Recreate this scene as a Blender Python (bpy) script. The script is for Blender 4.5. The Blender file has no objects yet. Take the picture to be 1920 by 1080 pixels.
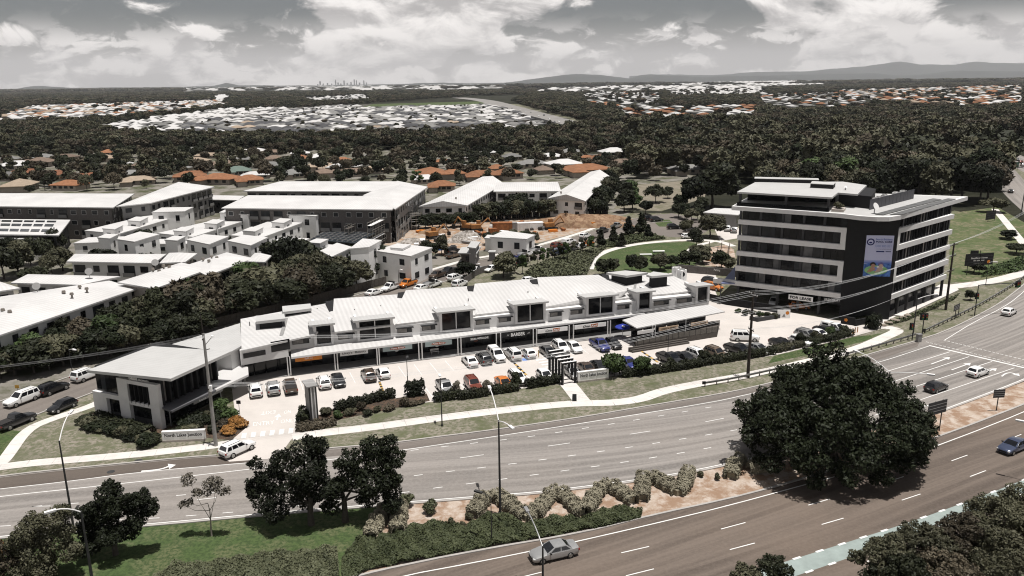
import bpy, bmesh, math, random
import numpy as np
from mathutils import Matrix, Vector
from mathutils.geometry import tessellate_polygon
# ---------------------------------------------------------------- camera
sc = bpy.context.scene
COL = sc.collection
F, CAMH = 1493.0, 45.0
_p, _r = math.atan(386.0 / F), math.radians(0.69)
_fw = np.array([0, math.cos(_p), -math.sin(_p)]); _rt = np.array([1.0, 0, 0]); _up = np.cross(_rt, _fw)
CR = _rt * math.cos(_r) - _up * math.sin(_r)
CU = _up * math.cos(_r) + _rt * math.sin(_r)
CAM = np.array([0.0, 0.0, CAMH])
cd = bpy.data.cameras.new("camera"); cam = bpy.data.objects.new("camera", cd); COL.objects.link(cam)
cd.sensor_width = 36.0; cd.lens = 36.0 * F / 1920.0; cd.clip_start = 0.5; cd.clip_end = 90000.0
m4 = Matrix(((CR[0], CU[0], -_fw[0], 0), (CR[1], CU[1], -_fw[1], 0), (CR[2], CU[2], -_fw[2], CAMH), (0, 0, 0, 1)))
cam.matrix_world = m4
sc.camera = cam
# ---------------------------------------------------------------- sun, sky, exposure
SUN_TO = Vector((0.13, -0.075, 0.985)).normalized()
sun_el = math.asin(SUN_TO.z); sun_az = math.atan2(SUN_TO.x, SUN_TO.y)
ld = bpy.data.lights.new("sun", 'SUN'); ld.energy = 5.0; ld.angle = math.radians(0.5); ld.color = (1.0, 0.968, 0.93)
so = bpy.data.objects.new("sun", ld); COL.objects.link(so); so.location = (60, -40, 300)
so.rotation_euler = (-SUN_TO).to_track_quat('-Z', 'Y').to_euler()
sc.view_settings.view_transform = 'Standard'; sc.view_settings.look = 'None'
sc.view_settings.gamma = 1.0; sc.view_settings.exposure = 0.22; sc.view_settings.use_curve_mapping = False
sc.render.engine = 'CYCLES'
sc.cycles.use_denoising = True; sc.cycles.filter_width = 1.1
sc.cycles.max_bounces = 6; sc.cycles.diffuse_bounces = 3; sc.cycles.glossy_bounces = 2
sc.cycles.transmission_bounces = 3; sc.cycles.transparent_max_bounces = 6; sc.cycles.volume_bounces = 0
sc.cycles.caustics_reflective = False; sc.cycles.caustics_refractive = False
world = bpy.data.worlds.new("World"); sc.world = world; world.use_nodes = True
nt = world.node_tree; nt.nodes.clear()
def nn(t, **kw):
 n = nt.nodes.new(t)
 for k, v in kw.items(): setattr(n, k, v)
 return n
def lk(a, b): nt.links.new(a, b)
w_out = nn('ShaderNodeOutputWorld'); bg = nn('ShaderNodeBackground')
sky = nn('ShaderNodeTexSky', sky_type='NISHITA'); sky.sun_disc = False
sky.sun_elevation = sun_el; sky.sun_rotation = sun_az; sky.altitude = 0; sky.air_density = 1.0; sky.dust_density = 1.4; sky.ozone_density = 1.0
SKY_STRENGTH = 0.055
bg.inputs['Strength'].default_value = SKY_STRENGTH
tc = nn('ShaderNodeTexCoord')
sep = nn('ShaderNodeSeparateXYZ'); lk(tc.outputs['Generated'], sep.inputs[0])
def mth(op, a, b=None, clamp=False):
 n = nn('ShaderNodeMath', operation=op); n.use_clamp = clamp
 for i, v in enumerate((a, b)):
  if v is None: continue
  if isinstance(v, (int, float)): n.inputs[i].default_value = v
  else: lk(v, n.inputs[i])
 return n.outputs[0]
def ramp01(v, lo, hi):
 n = nn('ShaderNodeMapRange'); n.interpolation_type = 'SMOOTHSTEP'
 lk(v, n.inputs['Value']); n.inputs['From Min'].default_value = lo; n.inputs['From Max'].default_value = hi
 return n.outputs['Result']
def mixc(fac, a, b):
 n = nn('ShaderNodeMix', data_type='RGBA')
 if isinstance(fac, (int, float)): n.inputs[0].default_value = fac
 else: lk(fac, n.inputs[0])
 for i, v in ((6, a), (7, b)):
  if isinstance(v, tuple): n.inputs[i].default_value = (*v, 1)
  else: lk(v, n.inputs[i])
 return n.outputs[2]
def wnoise(vec, scale, detail=6, rough=0.55, dist=0.0):
 n = nn('ShaderNodeTexNoise'); n.inputs['Scale'].default_value = scale; n.inputs['Detail'].default_value = detail
 n.inputs['Roughness'].default_value = rough; n.inputs['Distortion'].default_value = dist
 lk(vec, n.inputs['Vector']); return n.outputs['Fac']
def stretch(sx, sy, sz, off=(0, 0, 0)):
 n = nn('ShaderNodeMapping'); n.inputs['Scale'].default_value = (sx, sy, sz); n.inputs['Location'].default_value = off
 lk(tc.outputs['Generated'], n.inputs['Vector']); return n.outputs[0]
elev = sep.outputs['Z']
OFF1, OFF2 = (3.36, 0.4, 0.26), (0.5, 0.5, 0.1)
# cumulus: heaped puffs in two sizes with flat grey bases, closing up to a pale deck at the horizon; the same all round
def deck(scale, zst, off, thr, soft):
 va = stretch(1.0, 1.0, zst, off); vb = stretch(1.0, 1.0, zst, (off[0] + .004, off[1], off[2] + .030))
 a = mth('ADD', mth('MULTIPLY', wnoise(va, scale, 2, 0.5), .62), mth('MULTIPLY', wnoise(va, scale * 3.1, 8, 0.58, .5), .38))
 b = mth('ADD', mth('MULTIPLY', wnoise(vb, scale, 2, 0.5), .62), mth('MULTIPLY', wnoise(vb, scale * 3.1, 8, 0.58, .5), .38))
 return ramp01(a, thr, thr + soft), ramp01(mth('SUBTRACT', a, b), -.07, .065)
c1, l1 = deck(4.6, 2.3, OFF1, .440, .06)
c2, l2 = deck(11.0, 1.9, OFF2, .462, .07)
c2 = mth('MULTIPLY', c2, ramp01(elev, 0.085, 0.04))
low = ramp01(elev, 0.080, 0.018)
cover = mth('MAXIMUM', mth('MAXIMUM', c1, c2), mth('MULTIPLY', low, 0.9))
cover = mth('MULTIPLY', cover, mth('SUBTRACT', 1.0, mth('MULTIPLY', ramp01(elev, 0.13, 0.42), 0.72)))   # heaped cloud crowds towards the horizon, open blue overhead
lit = mth('MAXIMUM', mth('MULTIPLY', l1, c1), mth('MULTIPLY', l2, mth('MULTIPLY', c2, .9)))
ccol = mixc(lit, (7.3, 7.0, 6.9), (16.2, 15.5, 15.0))
ccol = mixc(mth('MULTIPLY', low, 0.5), ccol, (9.0, 8.65, 8.5))
hs = nn('ShaderNodeHueSaturation'); hs.inputs['Saturation'].default_value = 0.55; hs.inputs['Value'].default_value = 0.56
lk(sky.outputs[0], hs.inputs['Color'])
final = mixc(cover, hs.outputs[0], ccol)
lk(final, bg.inputs['Color']); lk(bg.outputs[0], w_out.inputs['Surface'])
# ---------------------------------------------------------------- survey helpers
def ray(x, y): return _fw * F + CR * (x - 960) + CU * (540 - y)
def G(x, y, z=0.0):
 """ground (or level z) point seen at photograph pixel x, y"""
 d = ray(x, y); t = (z - CAMH) / d[2]; p = CAM + d * t
 return np.array([p[0], p[1], z])
def HT(x, yb, yt, zb=0.0):
 """height of something that stands at pixel (x, yb) and tops out at row yt"""
 g = G(x, yb, zb); d = ray(x, yt); return (CAM + d * (g[1] / d[1]))[2] - zb
def GL(pts, z=0.0): return [G(x, y, z) for x, y in pts]
def pxm(x, y, z=0.0):
 """metres per photograph pixel at that point"""
 g = G(x, y, z) - CAM; return float(g @ _fw) / F
rnd = random.Random(7)
rng = np.random.default_rng(11)
# ---------------------------------------------------------------- materials
MATS = {}
def mat(name, col, rough=0.8, var=0.0, vscale=1.0, col2=None, spec=0.3, metal=0.0, bump=0.0, bscale=20.0, coord='Object',
  objvar=0.0, trans=0.0, stripes=None, emit=None, detail=5):
 if name in MATS: return MATS[name]
 m = bpy.data.materials.new(name); m.use_nodes = True; t = m.node_tree; b = t.nodes['Principled BSDF']
 b.inputs['Roughness'].default_value = rough; b.inputs['Specular IOR Level'].default_value = spec; b.inputs['Metallic'].default_value = metal
 tcn = t.nodes.new('ShaderNodeTexCoord'); src = tcn.outputs[coord]
 col_out = None
 if var > 0 or col2:
  n = t.nodes.new('ShaderNodeTexNoise'); n.inputs['Scale'].default_value = vscale; n.inputs['Detail'].default_value = detail
  n.inputs['Roughness'].default_value = 0.62
  t.links.new(src, n.inputs['Vector'])
  mr = t.nodes.new('ShaderNodeMapRange'); mr.inputs['From Min'].default_value = 0.3; mr.inputs['From Max'].default_value = 0.7
  t.links.new(n.outputs['Fac'], mr.inputs['Value'])
  mx = t.nodes.new('ShaderNodeMix'); mx.data_type = 'RGBA'
  a = tuple(c * (1 - var) for c in col); bb = col2 or tuple(min(1, c * (1 + var)) for c in col)
  mx.inputs[6].default_value = (*a, 1); mx.inputs[7].default_value = (*bb, 1)
  t.links.new(mr.outputs[0], mx.inputs[0]); col_out = mx.outputs[2]
 if stripes:
  sx, amt = stripes
  w = t.nodes.new('ShaderNodeTexWave'); w.inputs['Scale'].default_value = sx; w.bands_direction = 'X'
  t.links.new(tcn.outputs['UV'], w.inputs['Vector'])
  mx = t.nodes.new('ShaderNodeMix'); mx.data_type = 'RGBA'; mx.blend_type = 'MULTIPLY'
  mr = t.nodes.new('ShaderNodeMapRange'); mr.inputs['To Min'].default_value = 0.0; mr.inputs['To Max'].default_value = amt
  t.links.new(w.outputs['Fac'], mr.inputs['Value']); t.links.new(mr.outputs[0], mx.inputs[0])
  if col_out: t.links.new(col_out, mx.inputs[6])
  else: mx.inputs[6].default_value = (*col, 1)
  mx.inputs[7].default_value = (0.5, 0.5, 0.5, 1); col_out = mx.outputs[2]
  bp = t.nodes.new('ShaderNodeBump'); bp.inputs['Strength'].default_value = 0.25; bp.inputs['Distance'].default_value = 0.05
  t.links.new(w.outputs['Fac'], bp.inputs['Height']); t.links.new(bp.outputs[0], b.inputs['Normal'])
 if objvar:
  oi = t.nodes.new('ShaderNodeObjectInfo'); h = t.nodes.new('ShaderNodeHueSaturation')
  mr = t.nodes.new('ShaderNodeMapRange'); mr.inputs['To Min'].default_value = 1 - objvar; mr.inputs['To Max'].default_value = 1 + objvar
  t.links.new(oi.outputs['Random'], mr.inputs['Value']); t.links.new(mr.outputs[0], h.inputs['Value'])
  if col_out: t.links.new(col_out, h.inputs['Color'])
  else: h.inputs['Color'].default_value = (*col, 1)
  col_out = h.outputs[0]
 if col_out: t.links.new(col_out, b.inputs['Base Color'])
 else: b.inputs['Base Color'].default_value = (*col, 1)
 if bump:
  n = t.nodes.new('ShaderNodeTexNoise'); n.inputs['Scale'].default_value = bscale; n.inputs['Detail'].default_value = 4
  t.links.new(src, n.inputs['Vector'])
  bp = t.nodes.new('ShaderNodeBump'); bp.inputs['Strength'].default_value = bump; bp.inputs['Distance'].default_value = 0.1
  t.links.new(n.outputs['Fac'], bp.inputs['Height']); t.links.new(bp.outputs[0], b.inputs['Normal'])
 if emit:
  b.inputs['Emission Color'].default_value = (*emit[0], 1); b.inputs['Emission Strength'].default_value = emit[1]
 m.diffuse_color = (*col, 1)
 MATS[name] = m
 return m
def road_mat(name, base, dark, warm):
 """worn asphalt: aggregate, long tyre bands along the lanes (UV: u metres along, v metres across), seams and stains"""
 m = bpy.data.materials.new(name); m.use_nodes = True; t = m.node_tree; b = t.nodes['Principled BSDF']
 b.inputs['Roughness'].default_value = 0.85; b.inputs['Specular IOR Level'].default_value = 0.25
 tcn = t.nodes.new('ShaderNodeTexCoord')
 def noise(src, sc_, det, r=0.6):
  n = t.nodes.new('ShaderNodeTexNoise'); n.inputs['Scale'].default_value = sc_; n.inputs['Detail'].default_value = det; n.inputs['Roughness'].default_value = r
  t.links.new(src, n.inputs['Vector']); return n.outputs['Fac']
 def mapping(src, s):
  n = t.nodes.new('ShaderNodeMapping'); n.inputs['Scale'].default_value = s; t.links.new(src, n.inputs['Vector']); return n.outputs[0]
 def rr(v, a, c, lo=0.0, hi=1.0):
  n = t.nodes.new('ShaderNodeMapRange'); n.interpolation_type = 'SMOOTHSTEP'; t.links.new(v, n.inputs['Value'])
  n.inputs['From Min'].default_value = a; n.inputs['From Max'].default_value = c; n.inputs['To Min'].default_value = lo; n.inputs['To Max'].default_value = hi
  return n.outputs[0]
 def mx(f, a, c):
  n = t.nodes.new('ShaderNodeMix'); n.data_type = 'RGBA'; t.links.new(f, n.inputs[0])
  for i, v in ((6, a), (7, c)):
   if isinstance(v, tuple): n.inputs[i].default_value = (*v, 1)
   else: t.links.new(v, n.inputs[i])
  return n.outputs[2]
 bands = noise(mapping(tcn.outputs['UV'], (0.012, 0.62, 1)), 1.0, 3, 0.5)
 bands2 = noise(mapping(tcn.outputs['UV'], (0.05, 1.9, 1)), 1.0, 3, 0.5)
 patch = noise(tcn.outputs['Object'], 0.045, 5)
 grit = noise(tcn.outputs['Object'], 2.6, 6, 0.75)
 c = mx(rr(bands, 0.36, 0.60), dark, base)
 c = mx(rr(bands2, 0.35, 0.75, 0.0, 0.5), c, dark)
 oil = noise(mapping(tcn.outputs['UV'], (0.16, 0.9, 1)), 1.0, 6, 0.7); c = mx(rr(oil, 0.60, 0.78, 0.0, 0.5), c, tuple(x * .55 for x in dark))
 c = mx(rr(patch, 0.40, 0.72, 0.0, 0.55), c, warm)
 c = mx(rr(grit, 0.35, 0.75, 0.0, 0.30), c, tuple(x * 1.5 for x in base))
 t.links.new(c, b.inputs['Base Color'])
 bp = t.nodes.new('ShaderNodeBump'); bp.inputs['Strength'].default_value = 0.3; bp.inputs['Distance'].default_value = 0.02
 t.links.new(grit, bp.inputs['Height']); t.links.new(bp.outputs[0], b.inputs['Normal'])
 MATS[name] = m; return m
# ---------------------------------------------------------------- mesh builder
class MB:
 def __init__(s): s.v = []; s.f = []; s.uv = {}
 def add(s, vs, fs):
  o = len(s.v); s.v.extend([tuple(map(float, p)) for p in vs]); s.f.extend([tuple(i + o for i in f) for f in fs]); return s
 def box(s, c, size, ang=0.0):
  """c = centre of the base"""
  hx, hy = size[0] / 2, size[1] / 2; ca, sa = math.cos(ang), math.sin(ang)
  q = [(c[0] + x * ca - y * sa, c[1] + x * sa + y * ca) for x, y in ((-hx, -hy), (hx, -hy), (hx, hy), (-hx, hy))]
  return s.prism(q, c[2], c[2] + size[2])
 def prism(s, poly, z0, z1):
  n = len(poly); a = sum(poly[i][0] * poly[(i + 1) % n][1] - poly[(i + 1) % n][0] * poly[i][1] for i in range(n))
  if a < 0: poly = poly[::-1]
  vs = [(p[0], p[1], z0) for p in poly] + [(p[0], p[1], z1) for p in poly]
  fs = [(i, (i + 1) % n, n + (i + 1) % n, n + i) for i in range(n)]
  if n <= 4: fs += [tuple(range(n))[::-1], tuple(range(n, 2 * n))]
  else:
   for t in tessellate_polygon([[Vector((p[0], p[1], 0)) for p in poly]]):
    A, B, Cc = (poly[i] for i in t)
    cr = (B[0] - A[0]) * (Cc[1] - A[1]) - (B[1] - A[1]) * (Cc[0] - A[0])
    t = t if cr > 0 else t[::-1]
    fs += [tuple(i + n for i in t), tuple(t[::-1])]
  return s.add(vs, fs)
 def slab(s, pts, th):
  """sloping plate: pts = top corners (3-D), th = thickness straight down"""
  n = len(pts); a = sum(pts[i][0] * pts[(i + 1) % n][1] - pts[(i + 1) % n][0] * pts[i][1] for i in range(n))
  if a < 0: pts = list(pts)[::-1]
  vs = [(p[0], p[1], p[2] - th) for p in pts] + [tuple(p) for p in pts]
  fs = [(i, (i + 1) % n, n + (i + 1) % n, n + i) for i in range(n)]
  if n <= 4: fs += [tuple(range(n))[::-1], tuple(range(n, 2 * n))]
  else:
   for t in tessellate_polygon([[Vector((p[0], p[1], 0)) for p in pts]]):
    A, B, Cc = (pts[i] for i in t)
    cr = (B[0] - A[0]) * (Cc[1] - A[1]) - (B[1] - A[1]) * (Cc[0] - A[0])
    t = t if cr > 0 else t[::-1]
    fs += [tuple(i + n for i in t), tuple(t[::-1])]
  return s.add(vs, fs)
 def sheet(s, poly, z):
  poly = [(p[0], p[1]) for p in poly]
  vs = [(p[0], p[1], z) for p in poly]; fs = []
  for t in tessellate_polygon([[Vector((p[0], p[1], 0)) for p in poly]]):
   A, B, Cc = (poly[i] for i in t)
   cr = (B[0] - A[0]) * (Cc[1] - A[1]) - (B[1] - A[1]) * (Cc[0] - A[0])
   fs.append(tuple(t) if cr > 0 else tuple(t[::-1]))
  return s.add(vs, fs)
 def cyl(s, p0, p1, r0, r1=None, n=8, caps=True):
  r1 = r0 if r1 is None else r1
  p0, p1 = np.array(p0, float), np.array(p1, float); d = p1 - p0; d = d / (np.linalg.norm(d) + 1e-9)
  a = np.cross(d, (0, 0, 1) if abs(d[2]) < 0.9 else (1, 0, 0)); a = a / np.linalg.norm(a); b = np.cross(d, a)
  vs = []
  for p, r in ((p0, r0), (p1, r1)):
   for i in range(n):
    t = 2 * math.pi * i / n; vs.append(p + r * (math.cos(t) * a + math.sin(t) * b))
  fs = [(i, n + i, n + (i + 1) % n, (i + 1) % n) for i in range(n)]
  if caps: fs += [tuple(range(n)), tuple(range(n, 2 * n))[::-1]]
  return s.add(vs, fs)
 def tube(s, pts, r, n=6):
  for a, b in zip(pts[:-1], pts[1:]): s.cyl(a, b, r, r, n, True)
  return s
 def wallplate(s, p0, p1, z0, z1, t=0.12, off=0.0):
  """vertical plate on the line p0->p1; its outer face is to the right of p0->p1 (towards the viewer), off metres proud"""
  p0, p1 = np.array(p0[:2], float), np.array(p1[:2], float); d = p1 - p0; d = d / (np.linalg.norm(d) + 1e-9)
  nrm = np.array([d[1], -d[0]])
  a, b = p0 + nrm * off, p1 + nrm * off; c, e = p1 + nrm * (off - t), p0 + nrm * (off - t)
  return s.prism([tuple(a), tuple(b), tuple(c), tuple(e)], z0, z1)
 def strip(s, A, B, z, sub=1, za=None):
  """ribbon between two polylines with the same number of points; UVs in metres"""
  n = len(A); o = len(s.v); u = 0.0
  for i in range(n):
   if i: u += float(np.linalg.norm((np.array(A[i][:2]) + B[i][:2] - np.array(A[i - 1][:2]) - B[i - 1][:2]) / 2))
   w = float(np.linalg.norm(np.array(B[i][:2]) - np.array(A[i][:2])))
   for k in range(sub + 1):
    t = k / sub
    s.v.append((A[i][0] * (1 - t) + B[i][0] * t, A[i][1] * (1 - t) + B[i][1] * t, z))
    s.uv[len(s.v) - 1] = (u, t * w)
  for i in range(n - 1):
   for k in range(sub):
    a = o + i * (sub + 1) + k; q = (a, a + sub + 1, a + sub + 2, a + 1)
    P0, P1, P2 = (np.array(s.v[j][:2]) for j in q[:3]); cr = np.cross(P1 - P0, P2 - P1)
    s.f.append(q if cr > 0 else q[::-1])
  return s
 def mesh(s, name, org=(0, 0, 0)):
  me = bpy.data.meshes.new(name)
  me.from_pydata([(p[0] - org[0], p[1] - org[1], p[2] - org[2]) for p in s.v], [], s.f)
  if s.uv:
   uvl = me.uv_layers.new(name='UVMap')
   for lp in me.loops: uvl.data[lp.index].uv = s.uv.get(lp.vertex_index, (0, 0))
  me.update(); return me
 def obj(s, name, m, parent=None, smooth=False):
  org = parent['_o'] if parent is not None and '_o' in parent else (0, 0, 0)
  me = s.mesh(name, org)
  for x in (m if isinstance(m, (list, tuple)) else [m]): me.materials.append(x)
  if smooth:
   for p in me.polygons: p.use_smooth = True
  o = bpy.data.objects.new(name, me); COL.objects.link(o)
  if parent is not None:
   o.parent = parent; o['_o'] = list(org)
  return o
def tag(o, label=None, cat=None, group=None, kind=None):
 if label: o['label'] = label
 if cat: o['category'] = cat
 if group: o['group'] = group
 if kind: o['kind'] = kind
 return o
def thing(name, label, cat, loc, group=None):
 o = bpy.data.objects.new(name, None); COL.objects.link(o); o.empty_display_size = 0.2
 o.location = tuple(map(float, loc)); o['_o'] = [float(x) for x in loc]
 return tag(o, label, cat, group)
KIDS = {}
def children_of(o):
 if o.name not in KIDS: KIDS[o.name] = list(o.children)
 return KIDS[o.name]
def copy_tree(o, parent=None):
 c = o.copy(); COL.objects.link(c)
 if parent is not None: c.parent = parent
 for ch in children_of(o): copy_tree(ch, c)
 return c
def structure(name, mb, m, z=None, smooth=False):
 o = mb.obj(name, m, None, smooth); o['kind'] = 'structure'; return o
def roof_uv(o, pts):
 """UVs on a plate so that standing seams run from eave to ridge (u along pts[0]->pts[1])"""
 me = o.data; a = np.array(pts[0]); d = np.array(pts[1]) - a; d = d / np.linalg.norm(d)
 org = np.array(o.get('_o', (0, 0, 0)))
 uvl = me.uv_layers.new(name='UVMap'); dn = np.array([-d[1], d[0], 0])
 for lp in me.loops:
  p = np.array(me.vertices[lp.vertex_index].co) + org - a
  uvl.data[lp.index].uv = (p @ d, p @ dn)
_text_cache = {}
def lettering(text, name, m, parent, origin, xdir, updir, height, width=None, depth=0.02, bold=0.0, shear=0.0):
 """raised letters: origin = lower left corner in the world"""
 key = (text, bold, shear)
 if key not in _text_cache:
  cu = bpy.data.curves.new('lettering', 'FONT'); cu.body = text; cu.size = 1.0; cu.extrude = 0.0; cu.offset = bold; cu.shear = shear; cu.resolution_u = 2
  to = bpy.data.objects.new('lettering_source', cu); COL.objects.link(to)
  dg = bpy.context.evaluated_depsgraph_get(); dg.update()
  me = bpy.data.meshes.new_from_object(to.evaluated_get(dg))
  co = np.array([v.co[:] for v in me.vertices]); fs = [tuple(p.vertices) for p in me.polygons]
  bpy.data.objects.remove(to); bpy.data.curves.remove(cu); bpy.data.meshes.remove(me)
  co[:, :2] -= co[:, :2].min(axis=0); _text_cache[key] = (co, fs)
 co, fs = _text_cache[key]
 ext = co[:, :2].max(axis=0); sy = height / ext[1]; sx = (width / ext[0]) if width else sy
 xd = np.array(xdir, float); xd /= np.linalg.norm(xd); ud = np.array(updir, float); ud /= np.linalg.norm(ud); nd = np.cross(xd, ud)
 mb = MB(); base = [np.array(origin) + xd * c[0] * sx + ud * c[1] * sy + nd * depth for c in co]
 mb.add(base, fs)
 back = [p - nd * depth * 0.9 for p in base]
 mb.add(back, [f[::-1] for f in fs])
 return mb.obj(name, m, parent)
def resample(pts, n):
 p = np.array([q[:2] for q in pts], float); s = np.concatenate([[0], np.cumsum(np.linalg.norm(np.diff(p, axis=0), axis=1))])
 t = np.linspace(0, s[-1], n); return [np.array([np.interp(a, s, p[:, 0]), np.interp(a, s, p[:, 1]), 0.0]) for a in t]
def smoothline(pts, n=60, it=2):
 p = [np.array([q[0], q[1], 0.0]) for q in pts]
 for _ in range(it):
  q = [p[0]]
  for a, b in zip(p[:-1], p[1:]): q += [a * 0.75 + b * 0.25, a * 0.25 + b * 0.75]
  q.append(p[-1]); p = q
 return resample(p, n)
def offset_line(line, d):
 out = []
 for i in range(len(line)):
  a = line[max(0, i - 1)]; b = line[min(len(line) - 1, i + 1)]; t = (b - a)[:2]; t = t / np.linalg.norm(t)
  out.append(np.array([line[i][0] - t[1] * d, line[i][1] + t[0] * d, 0.0]))
 return out
def inside(poly, x, y):
 c = False; n = len(poly)
 for i in range(n):
  x1, y1 = poly[i][:2]; x2, y2 = poly[(i + 1) % n][:2]
  if (y1 > y) != (y2 > y) and x < (x2 - x1) * (y - y1) / (y2 - y1) + x1: c = not c
 return c
# common materials
M_white = mat('white_paint', (0.80, 0.79, 0.775), 0.6, 0.05, 0.8)
M_roofwhite = mat('white_roof_sheet', (0.52, 0.51, 0.50), 0.55, 0.10, 0.12, stripes=(0.40, 0.20))
M_roofgrey = mat('pale_grey_roof_sheet', (0.42, 0.415, 0.405), 0.5, 0.06, 0.3, stripes=(0.55, 0.12))
M_rooflight = mat('light_roof_sheet', (0.50, 0.49, 0.48), 0.5, 0.08, 0.15, stripes=(0.40, 0.24))
M_dark = mat('charcoal_cladding', (0.011, 0.011, 0.012), 0.8, 0.15, 1.5)
M_darkgrey = mat('dark_grey_cladding', (0.045, 0.045, 0.047), 0.7, 0.12, 1.5)
M_midgrey = mat('mid_grey_render', (0.22, 0.215, 0.21), 0.8, 0.08, 0.8)
M_lightgrey = mat('light_grey_render', (0.62, 0.61, 0.60), 0.8, 0.06, 0.8)
M_beige = mat('beige_render', (0.40, 0.36, 0.325), 0.85, 0.10, 0.7)
M_brick = mat('dark_brick', (0.12, 0.11, 0.105), 0.9, 0.25, 3.0)
M_glass = mat('dark_window_glass', (0.006, 0.0065, 0.008), 0.1, 0.3, 0.6, spec=0.3)
M_glass2 = mat('tinted_window_glass', (0.018, 0.02, 0.023), 0.15, 0.6, 0.5, spec=0.35)
M_paint = mat('road_paint', (0.62, 0.61, 0.59), 0.7, 0.12, 1.2)
M_concrete = mat('pale_concrete', (0.47, 0.435, 0.405), 0.9, 0.07, 0.25, bump=0.1)
M_path = mat('footpath_concrete', (0.54, 0.51, 0.48), 0.9, 0.10, 0.5, bump=0.1)
M_kerb = mat('kerb_concrete', (0.33, 0.31, 0.29), 0.9, 0.12, 0.8)
M_steel = mat('galvanised_steel', (0.35, 0.35, 0.35), 0.45, 0.1, 2.0, metal=0.6)
M_pole = mat('dark_pole_paint', (0.035, 0.035, 0.035), 0.6, 0.2, 2.0)
M_timber = mat('weathered_timber', (0.075, 0.066, 0.058), 0.9, 0.3, 3.0)
M_black = mat('black_rubber', (0.01, 0.01, 0.01), 0.8, 0.1, 4.0)
M_orange = mat('orange_print', (0.55, 0.19, 0.03), 0.7, 0.1, 1.0)
M_ink = mat('black_print', (0.01, 0.01, 0.01), 0.7, 0.05, 2.0)
# ================================================================ GROUND, ROADS, PATHS
def noise_ground(name, cols, scales, rough=0.95, bump=0.4, bscale=3.0):
 """ground cover: three colours mottled at two scales"""
 m = bpy.data.materials.new(name); m.use_nodes = True; t = m.node_tree; b = t.nodes['Principled BSDF']
 b.inputs['Roughness'].default_value = rough; b.inputs['Specular IOR Level'].default_value = 0.1
 tcn = t.nodes.new('ShaderNodeTexCoord'); cur = None
 for i, (c, s) in enumerate(zip(cols[1:], scales)):
  n = t.nodes.new('ShaderNodeTexNoise'); n.inputs['Scale'].default_value = s; n.inputs['Detail'].default_value = 7; n.inputs['Roughness'].default_value = 0.68
  t.links.new(tcn.outputs['Object'], n.inputs['Vector'])
  mr = t.nodes.new('ShaderNodeMapRange'); mr.interpolation_type = 'SMOOTHSTEP'; mr.inputs['From Min'].default_value = 0.42; mr.inputs['From Max'].default_value = 0.60
  t.links.new(n.outputs['Fac'], mr.inputs['Value'])
  x = t.nodes.new('ShaderNodeMix'); x.data_type = 'RGBA'; t.links.new(mr.outputs[0], x.inputs[0])
  if cur is None: x.inputs[6].default_value = (*cols[0], 1)
  else: t.links.new(cur, x.inputs[6])
  x.inputs[7].default_value = (*c, 1); cur = x.outputs[2]
 t.links.new(cur, b.inputs['Base Color'])
 n = t.nodes.new('ShaderNodeTexNoise'); n.inputs['Scale'].default_value = bscale; n.inputs['Detail'].default_value = 5
 t.links.new(tcn.outputs['Object'], n.inputs['Vector'])
 bp = t.nodes.new('ShaderNodeBump'); bp.inputs['Strength'].default_value = bump; bp.inputs['Distance'].default_value = 0.15
 t.links.new(n.outputs['Fac'], bp.inputs['Height']); t.links.new(bp.outputs[0], b.inputs['Normal'])
 MATS[name] = m; return m
M_verge = noise_ground('dry_verge_grass', [(0.165, 0.152, 0.118), (0.088, 0.098, 0.050), (0.225, 0.20, 0.165), (0.105, 0.108, 0.068)], [0.16, 0.35, 1.7])
M_lawn = noise_ground('green_grass', [(0.062, 0.092, 0.034), (0.05, 0.075, 0.028), (0.10, 0.11, 0.055), (0.04, 0.06, 0.024)], [0.15, 0.3, 2.2])
M_dry = noise_ground('dry_park_grass', [(0.17, 0.15, 0.115), (0.12, 0.115, 0.075), (0.20, 0.175, 0.14)], [0.03, 0.3])
M_sand = noise_ground('sandy_mulch', [(0.37, 0.305, 0.25), (0.30, 0.225, 0.17), (0.41, 0.35, 0.30), (0.24, 0.16, 0.11)], [0.16, 0.9, 0.5])
M_dirt = noise_ground('clay_dirt', [(0.30, 0.20, 0.13), (0.36, 0.28, 0.21), (0.22, 0.12, 0.06), (0.34, 0.30, 0.26)], [0.05, 0.15, 0.5], bump=0.9)
M_mulch = noise_ground('garden_mulch', [(0.07, 0.05, 0.038), (0.12, 0.075, 0.05), (0.04, 0.035, 0.028)], [0.7, 3.0])
M_far = noise_ground('far_woodland_floor', [(0.020, 0.021, 0.013), (0.030, 0.029, 0.020), (0.015, 0.016, 0.010)], [0.004, 0.03])
M_suburb = noise_ground('suburb_ground', [(0.11, 0.105, 0.08), (0.06, 0.065, 0.035), (0.19, 0.175, 0.155)], [0.04, 0.12])
M_estate = noise_ground('estate_ground', [(0.065, 0.062, 0.052), (0.04, 0.042, 0.03), (0.11, 0.105, 0.095)], [0.02, 0.08])
M_roadA = road_mat('aged_asphalt', (0.235, 0.216, 0.200), (0.132, 0.121, 0.112), (0.212, 0.189, 0.169))
M_roadB = road_mat('brown_asphalt', (0.132, 0.106, 0.088), (0.072, 0.057, 0.047), (0.146, 0.112, 0.088))
M_roadC = road_mat('street_asphalt', (0.150, 0.132, 0.118), (0.110, 0.096, 0.086), (0.165, 0.140, 0.120))
M_roadT = road_mat('turning_lane_asphalt', (0.098, 0.082, 0.070), (0.075, 0.062, 0.053), (0.105, 0.083, 0.068))
M_green = mat('green_cycle_paint', (0.235, 0.275, 0.26), 0.85, 0.16, 0.5, bump=0.1)
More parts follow.
